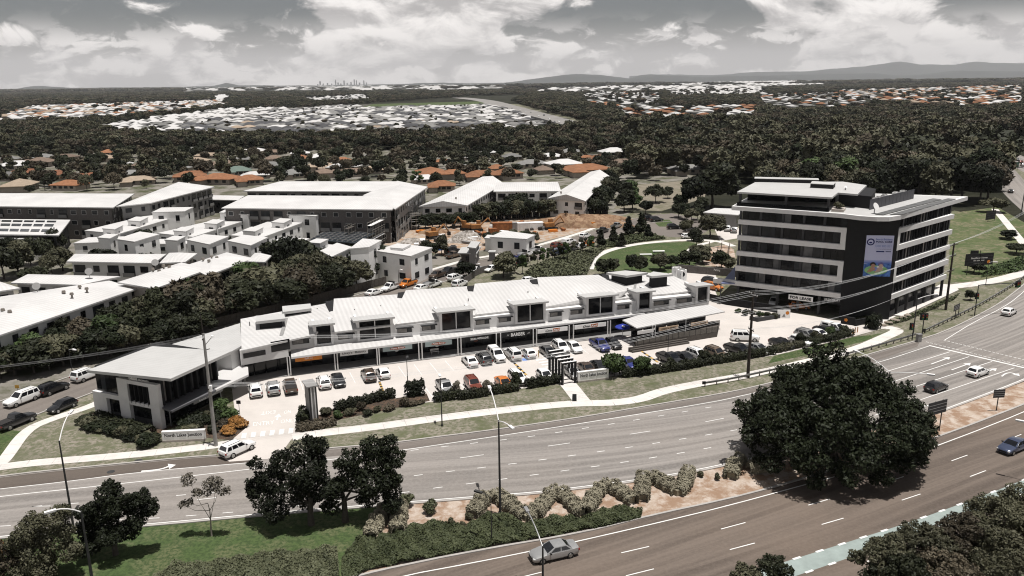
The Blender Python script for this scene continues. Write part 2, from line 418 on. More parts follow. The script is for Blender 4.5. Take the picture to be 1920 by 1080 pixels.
# one sheet out to the horizon, finer cells near the camera
xs = [-40000, -15000, -6000, -2500, -1200, -600, -300, -150, 0, 150, 300, 600, 1200, 2500, 6000, 15000, 40000]
ys = [-3000, -600, -100, 0, 60, 100, 140, 180, 240, 320, 450, 700, 1200, 2000, 4000, 8000, 16000, 30000, 60000]
gm = MB(); gm.v = [(x, y, 0.0) for y in ys for x in xs]; nx = len(xs)
gm.f = [(j * nx + i, j * nx + i + 1, (j + 1) * nx + i + 1, (j + 1) * nx + i) for j in range(len(ys) - 1) for i in range(nx - 1)]
structure('ground', gm, M_far)
def region(name, px, m, z): return structure(name, MB().sheet([G(x, y) for x, y in px], z), m)
# the near block: verges, lawns
region('verge', [(-160, 960), (-160, 700), (0, 640), (420, 520), (900, 480), (1180, 400), (1420, 400), (1500, 470), (1790, 395), (1960, 430), (2080, 470), (2000, 640), (1800, 760), (1200, 860), (500, 930)], M_verge, 0.004)
region('housing_ground', [(-300, 720), (-700, 330), (-300, 300), (250, 285), (760, 280), (1250, 292), (1400, 315), (1180, 400), (900, 500), (740, 540), (420, 640), (0, 760)], M_suburb, 0.008)
M_slope = noise_ground('rough_slope_grass', [(0.105, 0.115, 0.055), (0.055, 0.085, 0.03), (0.17, 0.15, 0.10), (0.07, 0.09, 0.04)], [0.09, 0.16, 0.8], bump=0.9)
region('green_slope', [(1780, 400), (1870, 388), (1960, 440), (1990, 505), (1850, 526), (1780, 530)], M_slope, 0.010)
region('park_field', [(1150, 392), (1190, 347), (1300, 338), (1330, 352), (1320, 372), (1240, 396)], M_dry, 0.012)
region('park_lawn', [(1105, 500), (1120, 480), (1160, 466), (1215, 457), (1290, 453), (1322, 462), (1316, 478), (1300, 500), (1330, 512), (1200, 520)], M_lawn, 0.012)
region('playground_sand', [(1312, 478), (1330, 464), (1360, 459), (1376, 468), (1380, 488), (1360, 502), (1322, 498)], M_sand, 0.018)
region('works_dirt', [(640, 446), (700, 425), (800, 424), (960, 402), (1040, 416), (1110, 405), (1150, 409), (1100, 432), (1010, 455), (900, 470), (830, 478), (790, 470)], M_dirt, 0.018)
region('side_lawn', [(37, 857), (47, 863), (237, 842), (268, 826), (151, 797), (152, 775), (95, 795), (60, 830)], M_verge, 0.010)
region('garden_bed_soil', [(150, 797), (152, 778), (178, 772), (300, 805), (345, 790), (420, 765), (440, 775), (466, 800), (436, 826), (300, 812), (268, 827)], M_mulch, 0.016)
region('garden_bed_soil', [(600, 778), (632, 764), (800, 738), (806, 752), (640, 786), (590, 806), (556, 808), (572, 776)], M_mulch, 0.029)
region('corner_lawn', [(-60, 815), (0, 805), (47, 809), (5, 861), (-60, 868)], M_lawn, 0.010)
region('mall_verge_lawn', [(600, 800), (700, 782), (1060, 728), (1080, 750), (860, 772)], M_verge, 0.010)
region('narrow_lawn', [(1560, 655), (1620, 640), (1655, 625), (1600, 632), (1450, 668), (1440, 682)], M_lawn, 0.010)
# --- carriageways
K = smoothline(GL([(-160, 915), (0, 895), (62, 887), (247, 869), (385, 856), (522, 850), (605, 843), (730, 833), (810, 822), (917, 809), (1085, 785), (1230, 760), (1340, 742), (1397, 731), (1500, 706), (1610, 671), (1744, 633), (1789, 615), (1826, 597), (1877, 569), (1900, 551), (1917, 538), (1960, 496), (2010, 440)]), 120, 1)
N = smoothline(GL([(-160, 1024), (10, 1008), (300, 984), (480, 967), (730, 947), (920, 932), (1005, 926), (1105, 914), (1192, 903), (1265, 892), (1360, 873), (1460, 850), (1560, 824), (1660, 799), (1746, 778), (1772, 769), (1920, 714), (2010, 672), (2120, 600), (2180, 520)]), 120, 1)
road1 = structure('road', MB().strip(N, K, 0.020, 6), M_roadA)
KL = smoothline(GL([(540, 1122), (665, 1082), (880, 1037), (1090, 1002), (1215, 970), (1360, 939), (1446, 917), (1560, 883), (1696, 842), (1793, 809), (1887, 773), (1920, 760), (2020, 716), (2200, 620)]), 100, 1)
BL = smoothline(GL([(1100, 1260), (1330, 1170), (1500, 1120), (1640, 1078), (1760, 1040), (1850, 1003), (1960, 952), (2100, 880), (2350, 740)]), 100, 1)
road2 = structure('road', MB().strip(BL, KL, 0.020, 6), M_roadB)
# the median between them: grass to the left, sandy mulch to the right
NK = [p for p in N]; 
def between(a, b, f): return [a[i] * (1 - f) + b[i] * f for i in range(len(a))]
med_l = [G(-160, 1026), G(10, 1009), G(300, 985), G(480, 968), G(716, 948), G(706, 1002), G(652, 1032), G(648, 1090), G(300, 1200), G(-160, 1200)]
structure('median_grass', MB().sheet(med_l, 0.018), M_lawn)
med_r = GL([(690, 952), (920, 934), (1105, 916), (1265, 894), (1360, 875), (1460, 852), (1560, 826), (1660, 801), (1746, 780), (1920, 716), (2000, 680), (2010, 716), (1887, 771), (1793, 807), (1696, 840), (1560, 881), (1446, 915), (1360, 937), (1215, 968), (1090, 1000), (880, 1035), (640, 1086), (640, 1030), (690, 1000)])
structure('median_sand', MB().sheet(med_r, 0.014), M_sand)
region('near_verge', [(1100, 1270), (1500, 1123), (1760, 1043), (1960, 955), (2350, 745), (2500, 1300)], M_verge, 0.010)
region('left_foreground', [(-300, 1026), (-160, 1026), (20, 1150), (-300, 1400)], M_mulch, 0.010)
def kerb(line, name='kerb', h=0.13, w=0.28, gap=None):
 A = offset_line(line, 0.0); B = offset_line(line, w); mb = MB()
 for i in range(len(A) - 1):
  if gap and any(g0 <= i < g1 for g0, g1 in gap): continue
  mb.prism([tuple(A[i][:2]), tuple(A[i + 1][:2]), tuple(B[i + 1][:2]), tuple(B[i][:2])], 0.0, h)
 return structure(name, mb, M_kerb)
def px_index(line, x):   # index on the line nearest to photograph column x
 best = min(range(len(line)), key=lambda i: abs((960 + F * (np.dot(line[i] - CAM, CR)) / np.dot(line[i] - CAM, _fw)) - x)); return best
kerb(K, gap=[(px_index(K, 418), px_index(K, 528))])
kerb(offset_line(N, -0.28)); kerb(KL)
# brown turning lane and the shoulder next to the verge
def line_between(px, n=40): return smoothline(GL(px), n, 1)
TL0 = line_between([(-160, 936), (0, 917), (120, 904), (265, 885), (477, 867)]); TLK = line_between([(-160, 916), (0, 896), (62, 888), (247, 870), (385, 857), (500, 852)])
structure('turning_lane', MB().strip(TL0, TLK, 0.026, 3), M_roadT)
SH0 = line_between([(600, 858), (737, 846), (920, 819), (1085, 794), (1340, 752), (1400, 739), (1500, 718), (1645, 676), (1720, 650)]); SHK = line_between([(600, 845), (730, 834), (810, 823), (917, 810), (1085, 786), (1230, 761), (1340, 743), (1397, 732), (1500, 707), (1610, 672), (1725, 640)])
structure('road_shoulder', MB().strip(SH0, SHK, 0.026, 2), M_roadC)
GA = line_between([(1250, 1122), (1391, 1079), (1551, 1029), (1702, 981), (1835, 933), (1920, 900), (2000, 866), (2120, 812)], 60); GB = line_between([(1370, 1120), (1497, 1079), (1630, 1033), (1730, 1000), (1826, 964), (1920, 926), (2000, 892), (2120, 838)], 60)
structure('cycle_lane', MB().strip(GB, GA, 0.026, 1), M_green)
ZP = 0.032
def stripe(mb, px, w=0.14, z=ZP, n=None):
 ln = smoothline(GL(px), n or max(2, 6 * len(px)), 1) if len(px) > 2 else GL(px)
 return mb.strip(offset_line(ln, -w / 2), offset_line(ln, w / 2), z)
def marks(name, parent, mb):
 o = mb.obj(name, M_paint); o.parent = parent; return o
# edge and lane lines
m_ = MB(); stripe(m_, [(-160, 936), (0, 917), (120, 904), (265, 885), (477, 867)]); stripe(m_, [(-160, 951), (0, 931), (220, 908), (480, 879), (620, 862), (737, 847), (920, 820), (1085, 795), (1340, 754), (1400, 740), (1500, 719), (1645, 681), (1742, 649)]); marks('edge_line', road1, m_)
m_ = MB(); stripe(m_, [(-160, 1021), (10, 1005), (300, 981), (480, 964), (730, 944), (920, 929), (1005, 923), (1105, 911), (1192, 900), (1265, 889), (1360, 870), (1460, 848), (1560, 822), (1660, 797), (1746, 776), (1772, 767), (1920, 712), (2010, 670)], 0.15); marks('edge_line', road1, m_)
for pl in ([(1600, 716), (1672, 694), (1781, 660)], [(1600, 740), (1690, 711), (1817, 669)], [(1600, 764), (1695, 732), (1860, 678)], [(1640, 779), (1702, 758), (1902, 690)]):
 marks('lane_line', road1, stripe(MB(), pl))
marks('lane_line', road1, stripe(MB(), [(1771, 638), (1826, 604), (1880, 577), (1905, 560), (1940, 528)]))
marks('stop_line', road1, stripe(MB(), [(1742, 648), (1925, 691)], 0.45))
def dashes(name, parent, a, b, n, frac, w=0.13, z=ZP):
 """n dashes along the ground line from pixel a to pixel b; each fills frac of its step"""
 p, q = G(*a), G(*b); mb = MB()
 for i in range(n):
  s0 = p + (q - p) * (i / n); s1 = p + (q - p) * ((i + frac) / n)
  mb.strip(offset_line([s0, s1], -w / 2), offset_line([s0, s1], w / 2), z)
 return marks(name, parent, mb)
dashes('crosswalk_dashes', road1, (1736, 641), (1925, 688), 22, 0.7, 0.16); dashes('crosswalk_dashes', road1, (1769, 638), (1925, 676), 20, 0.7, 0.16)
step = 3.83
def dash_row(px, period, length, w=0.12, shift=0.0, par=None):
 ln = smoothline(GL(px), 200, 1); s = 0.0; mb = MB(); acc = [0.0]
 for a, b in zip(ln[:-1], ln[1:]): acc.append(acc[-1] + float(np.linalg.norm(b - a)))
 P_ = np.array(ln)
 at = lambda t: np.array([np.interp(t, acc, P_[:, 0]), np.interp(t, acc, P_[:, 1]), 0.0])
 t = shift
 while t + length < acc[-1]:
  q = [at(t), at(t + length)]; mb.strip(offset_line(q, -w / 2), offset_line(q, w / 2), ZP); t += period
 return marks('lane_dashes', par or road1, mb)
dash_row([(770, 845), (880, 832), (935, 826), (986, 820), (1037, 812.5), (1130, 798), (1250, 778), (1370, 757)], 3.83, 1.0)
dash_row([(680, 888), (838, 862), (1005, 840), (1160, 818), (1310, 794), (1400, 776)], 11.4, 3.0, shift=0.6)
dash_row([(60, 950), (330, 930), (555, 910), (740, 897), (802, 889), (862, 882), (921, 875), (979, 867.5), (1144, 844.5), (1295, 821), (1400, 803)], 3.83, 1.05)
dash_row([(0, 987), (420, 965), (690, 932), (750, 925), (813, 915.5), (875, 908), (995, 891.5), (1166, 868), (1322, 842), (1420, 822)], 3.83, 1.1)
dash_row([(60, 950), (320, 943), (480, 925)], 9.0, 2.0)
# lower carriageway
m_ = MB(); stripe(m_, [(560, 1130), (755, 1080), (880, 1057), (995, 1034), (1080, 1016), (1215, 985), (1360, 950), (1521, 906), (1678, 864), (1793, 823), (1920, 773), (2020, 728)], 0.15); marks('edge_line', road2, m_)
dash_row([(940, 1092), (1121, 1047), (1309, 1004), (1476, 959), (1624, 916), (1752, 876), (1860, 837), (2000, 780)], 11.6, 3.1, shift=1.0, par=road2)
dash_row([(1170, 1081), (1355, 1035), (1524, 989), (1672, 945), (1804, 900), (1912, 858), (2020, 812)], 11.6, 3.0, shift=0.2, par=road2)
for px in ([(1250, 1122), (1391, 1079), (1551, 1029), (1702, 981), (1835, 933), (1920, 900), (2000, 866)], [(1370, 1120), (1497, 1079), (1630, 1033), (1730, 1000), (1826, 964), (1920, 926), (2000, 892)]):
 dash_row(px, 2.9, 0.95, 0.26, par=road2)
dash_row([(1480, 1092), (1556, 1075), (1700, 1030)], 9.0, 2.6, 0.15, par=road2)
# painted arrows
def arrow(px0, px1, par, wid=0.2, head=0.55, hl=1.3, turn=0):
 a, b = G(*px0), G(*px1); d = (b - a); L = float(np.linalg.norm(d)); d = d / L; n = np.array([-d[1], d[0], 0])
 pts = []
 body = L - hl
 pts = [a - n * wid / 2, a + d * body - n * wid / 2, a + d * body - n * head, b, a + d * body + n * head, a + d * body + n * wid / 2, a + n * wid / 2]
 return marks('painted_arrow', par, MB().sheet(pts, ZP + 0.004))
arrow((1746, 683), (1781, 670), road1); arrow((1784, 694), (1820, 681), road1); arrow((1828, 704), (1869, 691), road1)
def bent_arrow(px, par, wid=0.24, head=0.6):
 ln = GL(px); mb = MB(); body = smoothline(ln[:-1], 12, 2); mb.strip(offset_line(body, -wid / 2), offset_line(body, wid / 2), ZP + 0.004)
 a, b = ln[-2], ln[-1]; d = b - a; d /= np.linalg.norm(d); n = np.array([-d[1], d[0], 0]); mb.sheet([a - n * head, b, a + n * head], ZP + 0.008)
 return marks('painted_arrow', par, mb)
bent_arrow([(265, 884), (290, 882), (306, 879), (316, 875), (330, 872)], road1, 0.3, 0.8)
bent_arrow([(1878, 706), (1886, 700), (1896, 699), (1903, 701), (1912, 706)], road1); bent_arrow([(1722, 768), (1728, 763), (1736, 761), (1742, 761), (1750, 763)], road1)
# drain covers and a wheel-worn patch
for x, y, s in ((208, 885, 0.9), (259, 865, 1.1)):
 g = G(x, y); tag(MB().cyl((g[0], g[1], 0.022), (g[0], g[1], 0.04), s / 2, n=14).obj('drain_cover', M_pole), 'round drain cover in the brown turning lane' if y > 880 else 'drain inlet cover in the kerb beside the left verge', 'drain cover')
# --- footpaths, slab by slab where the joints show
def footpath(px, w, z=0.030, nslab=1.6, name='footpath'):
 ln = smoothline(GL(px), 160, 2); acc = [0.0]
 for a, b in zip(ln[:-1], ln[1:]): acc.append(acc[-1] + float(np.linalg.norm(b - a)))
 P_ = np.array(ln); at = lambda t: np.array([np.interp(t, acc, P_[:, 0]), np.interp(t, acc, P_[:, 1]), 0.0])
 L, R = offset_line(ln, w / 2), offset_line(ln, -w / 2)
 base = structure(name, MB().strip(R, L, z - 0.012), M_kerb)
 t = 0.0; big = []
 while t < acc[-1] - 0.3:
  t1 = min(t + nslab, acc[-1]); q = [at(t + 0.02), at((t + t1) / 2), at(t1 - 0.02)]
  A_, B_ = offset_line(q, -w / 2 + 0.01), offset_line(q, w / 2 - 0.01)
  mb = MB(); o = len(mb.v)
  mb.prism([tuple(p[:2]) for p in A_] + [tuple(p[:2]) for p in B_[::-1]], 0.0, z + rnd.uniform(0, 0.006)); o = mb.obj('slab', M_path); o.parent = base; t = t1
 return base
footpath([(-160, 896), (0, 876), (60, 868), (250, 853), (385, 838), (432, 831)], 1.9, nslab=3)
footpath([(548, 820), (600, 812), (700, 801), (860, 779), (1000, 763), (1080, 756), (1150, 756), (1205, 748), (1235, 735), (1300, 721), (1400, 704), (1480, 687), (1565, 666), (1615, 652), (1655, 634), (1680, 623), (1684, 618), (1668, 613.5), (1640, 614)], 2.2, nslab=3)
footpath([(1040, 692), (1062, 716), (1092, 754)], 2.6, 0.036, 2)
footpath([(205, 742), (180, 759), (95, 786), (48, 806), (8, 864), (-5, 874)], 1.7, 0.036, 3)
footpath([(1640, 614), (1648, 604), (1672, 590)], 2.0, 0.036, 2)
footpath([(1782, 538), (1850, 530), (1915, 514), (1960, 498)], 3.2, 0.036, 4)
footpath([(1865, 392), (1885, 415), (1905, 440), (1930, 470)], 2.2, 0.036, 5)
footpath([(1105, 505), (1112, 482), (1150, 466), (1210, 455), (1295, 449), (1350, 452), (1375, 462)], 2.2, 0.036, 5)
footpath([(1285, 478), (1300, 462), (1340, 452)], 1.6, 0.040, 5)
pv = structure('office_paving', MB().sheet(GL([(1660, 590), (1693, 594), (1797, 545), (1792, 536), (1764, 534)]), 0.20), M_path)
mb = MB(); mb.prism([tuple(p[:2]) for p in GL([(1660, 590.5), (1693, 594.5), (1797.5, 545), (1792, 535.7), (1764, 533.7)])], 0.0, 0.19); mb.obj('paving_edge', M_kerb).parent = pv
# --- the mall's car park
CP = [(430, 829), (464, 800), (440, 770), (430, 690), (560, 680), (1000, 625), (1260, 560), (1270, 520), (1330, 522), (1345, 555), (1460, 588), (1482, 586), (1590, 604), (1655, 616), (1600, 631), (1450, 667), (1135, 707), (920, 737), (830, 751), (790, 756), (640, 774), (585, 798), (552, 818), (547, 824)]
carpark = structure('car_park', MB().sheet(GL(CP), 0.024), M_concrete)
region('driveway', [(430, 829), (408, 853), (430, 866), (515, 860), (526, 852), (545, 826), (547, 824)], M_concrete, 0.034)
mb = MB()
for i in range(6):      # zebra bars across the entry
 a = G(466 + i * 17.6 - 14, 822 - i * 1.9 + 1); b = G(466 + i * 17.6 - 5, 821 - i * 1.9 + 1); up_ = G(468 + i * 17.6 - 5, 812 - i * 1.9) - b
 mb.sheet([a, b, b + up_, a + up_], 0.040)
marks('zebra_crossing', carpark, mb)
mall_dir = G(1006, 650) - G(546, 705); mall_dir /= np.linalg.norm(mall_dir); mall_n = np.array([-mall_dir[1], mall_dir[0], 0])
bay_dir = G(776, 679) - G(796, 705); bay_dir /= np.linalg.norm(bay_dir)
mb = MB()
p0, p1 = G(463, 722), G(1180, 634)
nb = int(np.linalg.norm(p1 - p0) / 2.62)
for i in range(nb + 1):
 a = p0 + (p1 - p0) * i / nb; q = [a, a - bay_dir * 5.2]; mb.strip(offset_line(q, -0.05), offset_line(q, 0.05), 0.030)
p0, p1 = G(815, 750), G(1240, 690); nb2 = int(np.linalg.norm(p1 - p0) / 2.62)
for i in range(nb2 + 1):
 a = p0 + (p1 - p0) * i / nb2; q = [a, a + bay_dir * 5.0]; mb.strip(offset_line(q, -0.05), offset_line(q, 0.05), 0.030)
marks('bay_line', carpark, mb)
M_hump = mat('speed_hump_stripes', (0.40, 0.26, 0.08), 0.8, 0.1, 3.0)
for a, b in (((709, 716), (716, 734)), ((962, 681), (985, 704)), ((1196, 656), (1232, 680))):
 p, q = G(*a), G(*b); t = thing('speed_hump', {709: 'striped speed hump left of the garden bed in the car park', 962: 'striped speed hump beside the white four-wheel drive in the car park', 1196: 'striped speed hump at the right end of the shop car park'}[a[0]], 'speed hump', p, 'speed humps across the car park')
 n = 8
 for i in range(n):
  s0, s1 = p + (q - p) * i / n, p + (q - p) * (i + 1) / n
  m2 = MB().wallplate(s0, s1, 0.02, 0.08, 0.35); m2.obj('hump_segment', M_hump if i % 2 else M_ink, t)
lay = [("NO", 532, 776, 13, 6), ("EXIT", 489, 778, 27, 6), ("ENTRY", 474, 799, 40, 7), ("ONLY", 526, 794, 30, 7)]
for s, x, y, w, h in lay:       # painted for drivers coming in from the road
 flip = s in ("NO", "EXIT")
 g0 = G(x, y, 0.036); g1 = G(x + w, y - w * 0.10, 0.036); gy = G(x + 0.9, y - h, 0.036)
 if flip: o = lettering(s, 'painted_word', M_paint, carpark, g1 + (gy - g0), g0 - g1, g0 - gy, float(np.linalg.norm(gy - g0)), float(np.linalg.norm(g1 - g0)), 0.003)
 else: o = lettering(s, 'painted_word', M_paint, carpark, g0, g1 - g0, gy - g0, float(np.linalg.norm(gy - g0)), float(np.linalg.norm(g1 - g0)), 0.003)
arrow((519, 788), (523, 776), carpark, 0.2, 0.5, 1.2)
mb = MB()
for i in range(5):
 a, b = G(1005 + 5.5 * i, 676 + i * 4.4, 0), G(1030 + 5.5 * i, 672 + i * 4.4, 0); mb.strip(offset_line([a, b], -0.25), offset_line([a, b], 0.25), 0.036)
marks('zebra_crossing', carpark, mb)
g = G(985, 674); mb = MB().box((g[0], g[1], 0.026), (1.3, 1.3, 0.01), 0.3); mb.obj('accessible_bay_mark', mat('blue_paint', (0.12, 0.22, 0.5), 0.7, 0.1)).parent = carpark
# kerb stops at the heads of the bays
mbs = MB().box((0, 0, 0), (1.6, 0.14, 0.1)).mesh('wheel_stop'); mbs.materials.append(M_kerb)
ang_m = math.atan2(mall_dir[1], mall_dir[0])
for i, x in enumerate((500, 660, 752, 790, 828, 845)):
 o = bpy.data.objects.new('wheel_stop', mbs); COL.objects.link(o); g = G(x, 705 - (x - 500) * 0.098 - 1, 0); o.location = (g[0], g[1], 0.03); o.rotation_euler.z = ang_m
 tag(o, 'low concrete wheel stop at the head of an empty bay by the shops', 'wheel stop', 'wheel stops along the shop bays')
# --- the street behind, the far road, the motorway
def street(name, px, w, m, z=0.020, n=80, it=2):
 ln = smoothline(GL(px), n, it); return structure(name, MB().strip(offset_line(ln, -w / 2), offset_line(ln, w / 2), z, 3), m), ln
st, st_ln = street('street', [(-160, 838), (0, 780), (90, 745), (180, 712), (330, 665), (600, 592), (745, 546), (800, 525), (870, 503), (940, 491), (1000, 478), (1060, 461), (1110, 446), (1160, 428), (1200, 414), (1250, 411)], 9.5, M_roadC)
for d in (5.0, -4.72): kerb(offset_line(st_ln, d), h=0.12)
footpath([(700, 548), (760, 522), (820, 503), (870, 488), (960, 473), (1060, 446), (1120, 426), (1160, 408)], 1.6, 0.036, 6)
cul = GL([(1190, 425), (1205, 405), (1260, 400), (1310, 410), (1335, 428), (1310, 443), (1260, 445), (1215, 438)]); structure('street_end', MB().sheet(cul, 0.026), M_roadC)
region('round_island', [(1228, 418), (1236, 412), (1255, 412), (1262, 419), (1252, 425), (1236, 425)], M_lawn, 0.034)
far1, _ = street('far_road', [(2040, 470), (1965, 405), (1918, 368), (1893, 340), (1880, 322), (1866, 305)], 12, M_roadA)
far2, _ = street('far_road', [(2060, 380), (1960, 325), (1910, 303), (1880, 288), (1845, 276), (1800, 271), (1760, 272)], 16, M_roadA)
region('far_road_verge', [(1850, 298), (1876, 290), (1895, 302), (1960, 340), (1990, 380), (1920, 362), (1884, 326)], M_verge, 0.012)
motor, _ = street('motorway', [(1130, 250), (1075, 237), (1030, 224), (985, 210), (950, 200), (925, 192), (900, 187), (860, 183)], 46, mat('motorway_concrete', (0.20, 0.19, 0.18), 0.9, 0.15, 0.02))
street('motorway_verge', [(1110, 240), (1060, 223), (1010, 208), (960, 195)], 26, M_verge, 0.012)
street('link_road', [(700, 268), (800, 262), (930, 252), (1080, 243), (1180, 238), (1300, 234)], 10, M_roadC)
region('estate_ground', [(300, 262), (330, 225), (560, 200), (640, 196), (900, 193), (960, 205), (1050, 240), (1010, 256), (780, 258), (600, 262)], M_estate, 0.012)
region('estate_field', [(665, 205), (700, 195), (900, 190), (925, 194), (880, 199), (760, 200)], M_lawn, 0.016)
region('back_yard', [(1255, 560), (1255, 512), (1340, 508), (1350, 545)], M_concrete, 0.020)
region('neighbour_paving', [(1340, 430), (1380, 420), (1395, 445), (1350, 452)], M_concrete, 0.020)
for y0, xa, xb in ((215, 360, 640), (232, 420, 760), (246, 380, 900)):
 street('estate_street', [(xa, y0 + 6), ((xa + xb) / 2, y0 + 2), (xb, y0 - 3)], 8, M_concrete, 0.020, 20)
for pl in ([(700, 255), (735, 225), (760, 205)], [(800, 235), (820, 212), (830, 200)], [(600, 258), (650, 228), (690, 208)]):
 street('estate_street', pl, 9, M_path, 0.024, 20)
for pl in ([(150, 345), (250, 318), (330, 300)], [(700, 335), (690, 310), (640, 298)], [(540, 318), (420, 312), (300, 318), (120, 330)]):
 street('suburb_street', pl, 9, M_estate, 0.020, 20)
# ================================================================ BUILDINGS
def xy(p): return np.array([p[0], p[1]], float)
class Wall:
 """a vertical wall line p0->p1 (outer face to the right of the direction, i.e. towards the viewer)"""
 def __init__(s, p0, p1):
  s.p0, s.p1 = xy(p0), xy(p1); d = s.p1 - s.p0; s.L = float(np.linalg.norm(d)); s.d = d / s.L; s.n = np.array([s.d[1], -s.d[0]])
 def hit(s, x, y):
  """photograph pixel -> (metres along the wall, height)"""
  r = ray(x, y); t = ((s.p0 - CAM[:2]) @ s.n) / (r[:2] @ s.n); p = CAM + r * t
  return float((p[:2] - s.p0) @ s.d), float(p[2])
 def at(s, u, off=0.0): return s.p0 + s.d * u + s.n * off
 def plate(s, mb, u0, u1, z0, z1, t=0.1, off=0.05):
  a, b = s.at(u0), s.at(u1); return mb.wallplate(a, b, z0, z1, t, off)
 def part(s, name, m, parent, u0, u1, z0, z1, t=0.1, off=0.05): return s.plate(MB(), u0, u1, z0, z1, t, off).obj(name, m, parent)
 def pxpart(s, name, m, parent, x0, y0, x1, y1, t=0.1, off=0.05):
  """plate given by its upper left and lower right pixels"""
  u0, z1 = s.hit(x0, y0); u1, z0 = s.hit(x1, y1); return s.part(name, m, parent, min(u0, u1), max(u0, u1), max(0.03, min(z0, z1)), max(z0, z1), t, off)
 def text(s, txt, m, parent, u0, u1, z0, h, off=0.07, bold=0.0, shear=0.0):
  a = s.at(u0, off); return lettering(txt, 'lettering', m, parent, (a[0], a[1], z0), (s.d[0], s.d[1], 0), (0, 0, 1), h, u1 - u0, 0.02, bold, shear)
 def quad(s, mb, pts, off):
  """flat print: pts = (u, z)"""
  vs = [(*s.at(u, off), z) for u, z in pts]; mb.add(vs, [tuple(range(len(pts)))]); return mb
 def window(s, parent, u0, u1, z0, z1, frame=M_darkgrey, glass=M_glass, off=0.06, label=None):
  f = s.part('window', frame, parent, u0, u1, z0, z1, 0.1, off)
  w = 0.07; mb = MB(); s.plate(mb, u0 + w, u1 - w, z0 + w, z1 - w, 0.03, off + 0.006)
  g = mb.obj('pane', glass, f); return f
def poly_area(p): return sum(p[i][0] * p[(i + 1) % len(p)][1] - p[(i + 1) % len(p)][0] * p[i][1] for i in range(len(p))) / 2
def inset(poly, d):
 """shrink a ccw polygon by d"""
 if poly_area(poly) < 0: poly = poly[::-1]
 n = len(poly); out = []
 for i in range(n):
  a, b, c = xy(poly[i - 1]), xy(poly[i]), xy(poly[(i + 1) % n]); e1 = (b - a) / np.linalg.norm(b - a); e2 = (c - b) / np.linalg.norm(c - b)
  n1, n2 = np.array([-e1[1], e1[0]]), np.array([-e2[1], e2[0]]); k = n1 + n2; k = k / max(0.25, (k @ k) / 2); out.append(b + k * d)
 return out
BUILT = []     # footprints, kept clear of trees
def facing(a, b):
 d = xy(b) - xy(a); n = np.array([d[1], -d[0]]); m = (xy(a) + xy(b)) / 2; return float(n @ (-m)) / (np.linalg.norm(n) * np.linalg.norm(m))
def lattice(parent, foot, zt, storeys, frame, glass, every=3.4, w=1.5, balcony=0.0, wallm=None, r=None, minlen=3.0):
 """windows (and some shaded balconies) on every wall that faces the viewer"""
 r = r or rnd
 if poly_area(foot) < 0: foot = foot[::-1]
 h = zt / storeys
 for i in range(len(foot)):
  a, b = foot[i], foot[(i + 1) % len(foot)]
  if facing(a, b) < 0.03: continue
  wl = Wall(a, b); n = int(wl.L / every)
  if wl.L < minlen or n < 1: continue
  for f in range(storeys):
   for k in range(n):
    c = wl.L * (k + 0.5) / n + r.uniform(-0.25, 0.25); ww = w * r.choice((0.75, 1.0, 1.25))
    if r.random() < balcony:
     o = wl.part('balcony', M_glass2, parent, c - every * 0.40, c + every * 0.40, f * h + 0.25, f * h + h * 0.86, 0.1, 0.045)
     bl = wl.part('balustrade', M_midgrey, o, c - every * 0.41, c + every * 0.41, f * h + 0.25, f * h + 1.2, 0.08, 0.55)
    else:
     wl.window(parent, c - ww / 2, c + ww / 2, f * h + h * 0.38, f * h + h * 0.82, frame, r.choice((glass, M_glass, M_glass2)))
def hip(mb, q, rise, th=0.3, gable=False):
 """hipped (or gabled) roof over a quad of eave corners (3-D); ridge along the longer side"""
 q = [np.array(p, float) for p in q]
 if poly_area(q) < 0: q = q[::-1]
 l0 = np.linalg.norm(q[1] - q[0]) + np.linalg.norm(q[3] - q[2]); l1 = np.linalg.norm(q[2] - q[1]) + np.linalg.norm(q[0] - q[3])
 if l0 < l1: q = q[1:] + q[:1]
 wv = (np.linalg.norm(q[2] - q[1]) + np.linalg.norm(q[0] - q[3])) / 4; L = (np.linalg.norm(q[1] - q[0]) + np.linalg.norm(q[3] - q[2])) / 2
 m0, m1 = (q[0] + q[3]) / 2, (q[1] + q[2]) / 2; d = (m1 - m0) / np.linalg.norm(m1 - m0); k = 0.0 if gable else min(wv, L * 0.45)
 r0, r1 = m0 + d * k, m1 - d * k; r0[2] += rise; r1[2] += rise
 vs = q + [r0, r1] + [p - np.array([0, 0, th]) for p in q]
 fs = [(0, 1, 5, 4), (2, 3, 4, 5), (1, 2, 5), (3, 0, 4), (6, 7, 1, 0), (7, 8, 2, 1), (8, 9, 3, 2), (9, 6, 0, 3), (9, 8, 7, 6)]
 return mb.add(vs, fs)
def building(name, label, px, z, storeys, wallm, roofm=M_roofwhite, rise=1.2, over=0.9, group=None, balcony=0.0, every=3.4, gable=False, wins=True, cat='building', glass=M_glass2, frame=M_darkgrey, world_pts=None, flat=False):
 """px = four eave corners as seen, at height z"""
 ev = [np.array(p, float) for p in world_pts] if world_pts is not None else GL(px, z)
 if poly_area(ev) < 0: ev = ev[::-1]
 c = sum(ev) / len(ev); t = thing(name, label, cat, (c[0], c[1], 0), group)
 foot = inset(ev, over); BUILT.append(ev)
 MB().prism([tuple(p) for p in foot], 0, z - 0.3).obj('wall', wallm, t)
 mb = MB()
 if flat: mb.slab(ev, 0.3)
 else: hip(mb, ev, rise, 0.3, gable)
 ro = mb.obj('roof', roofm, t)
 roof_uv(ro, [ev[0], ev[1]])
 if wins: lattice(t, foot, z - 0.5, storeys, M_lightgrey if wallm is M_brick else frame, glass, every, balcony=balcony)
 return t, foot, ev
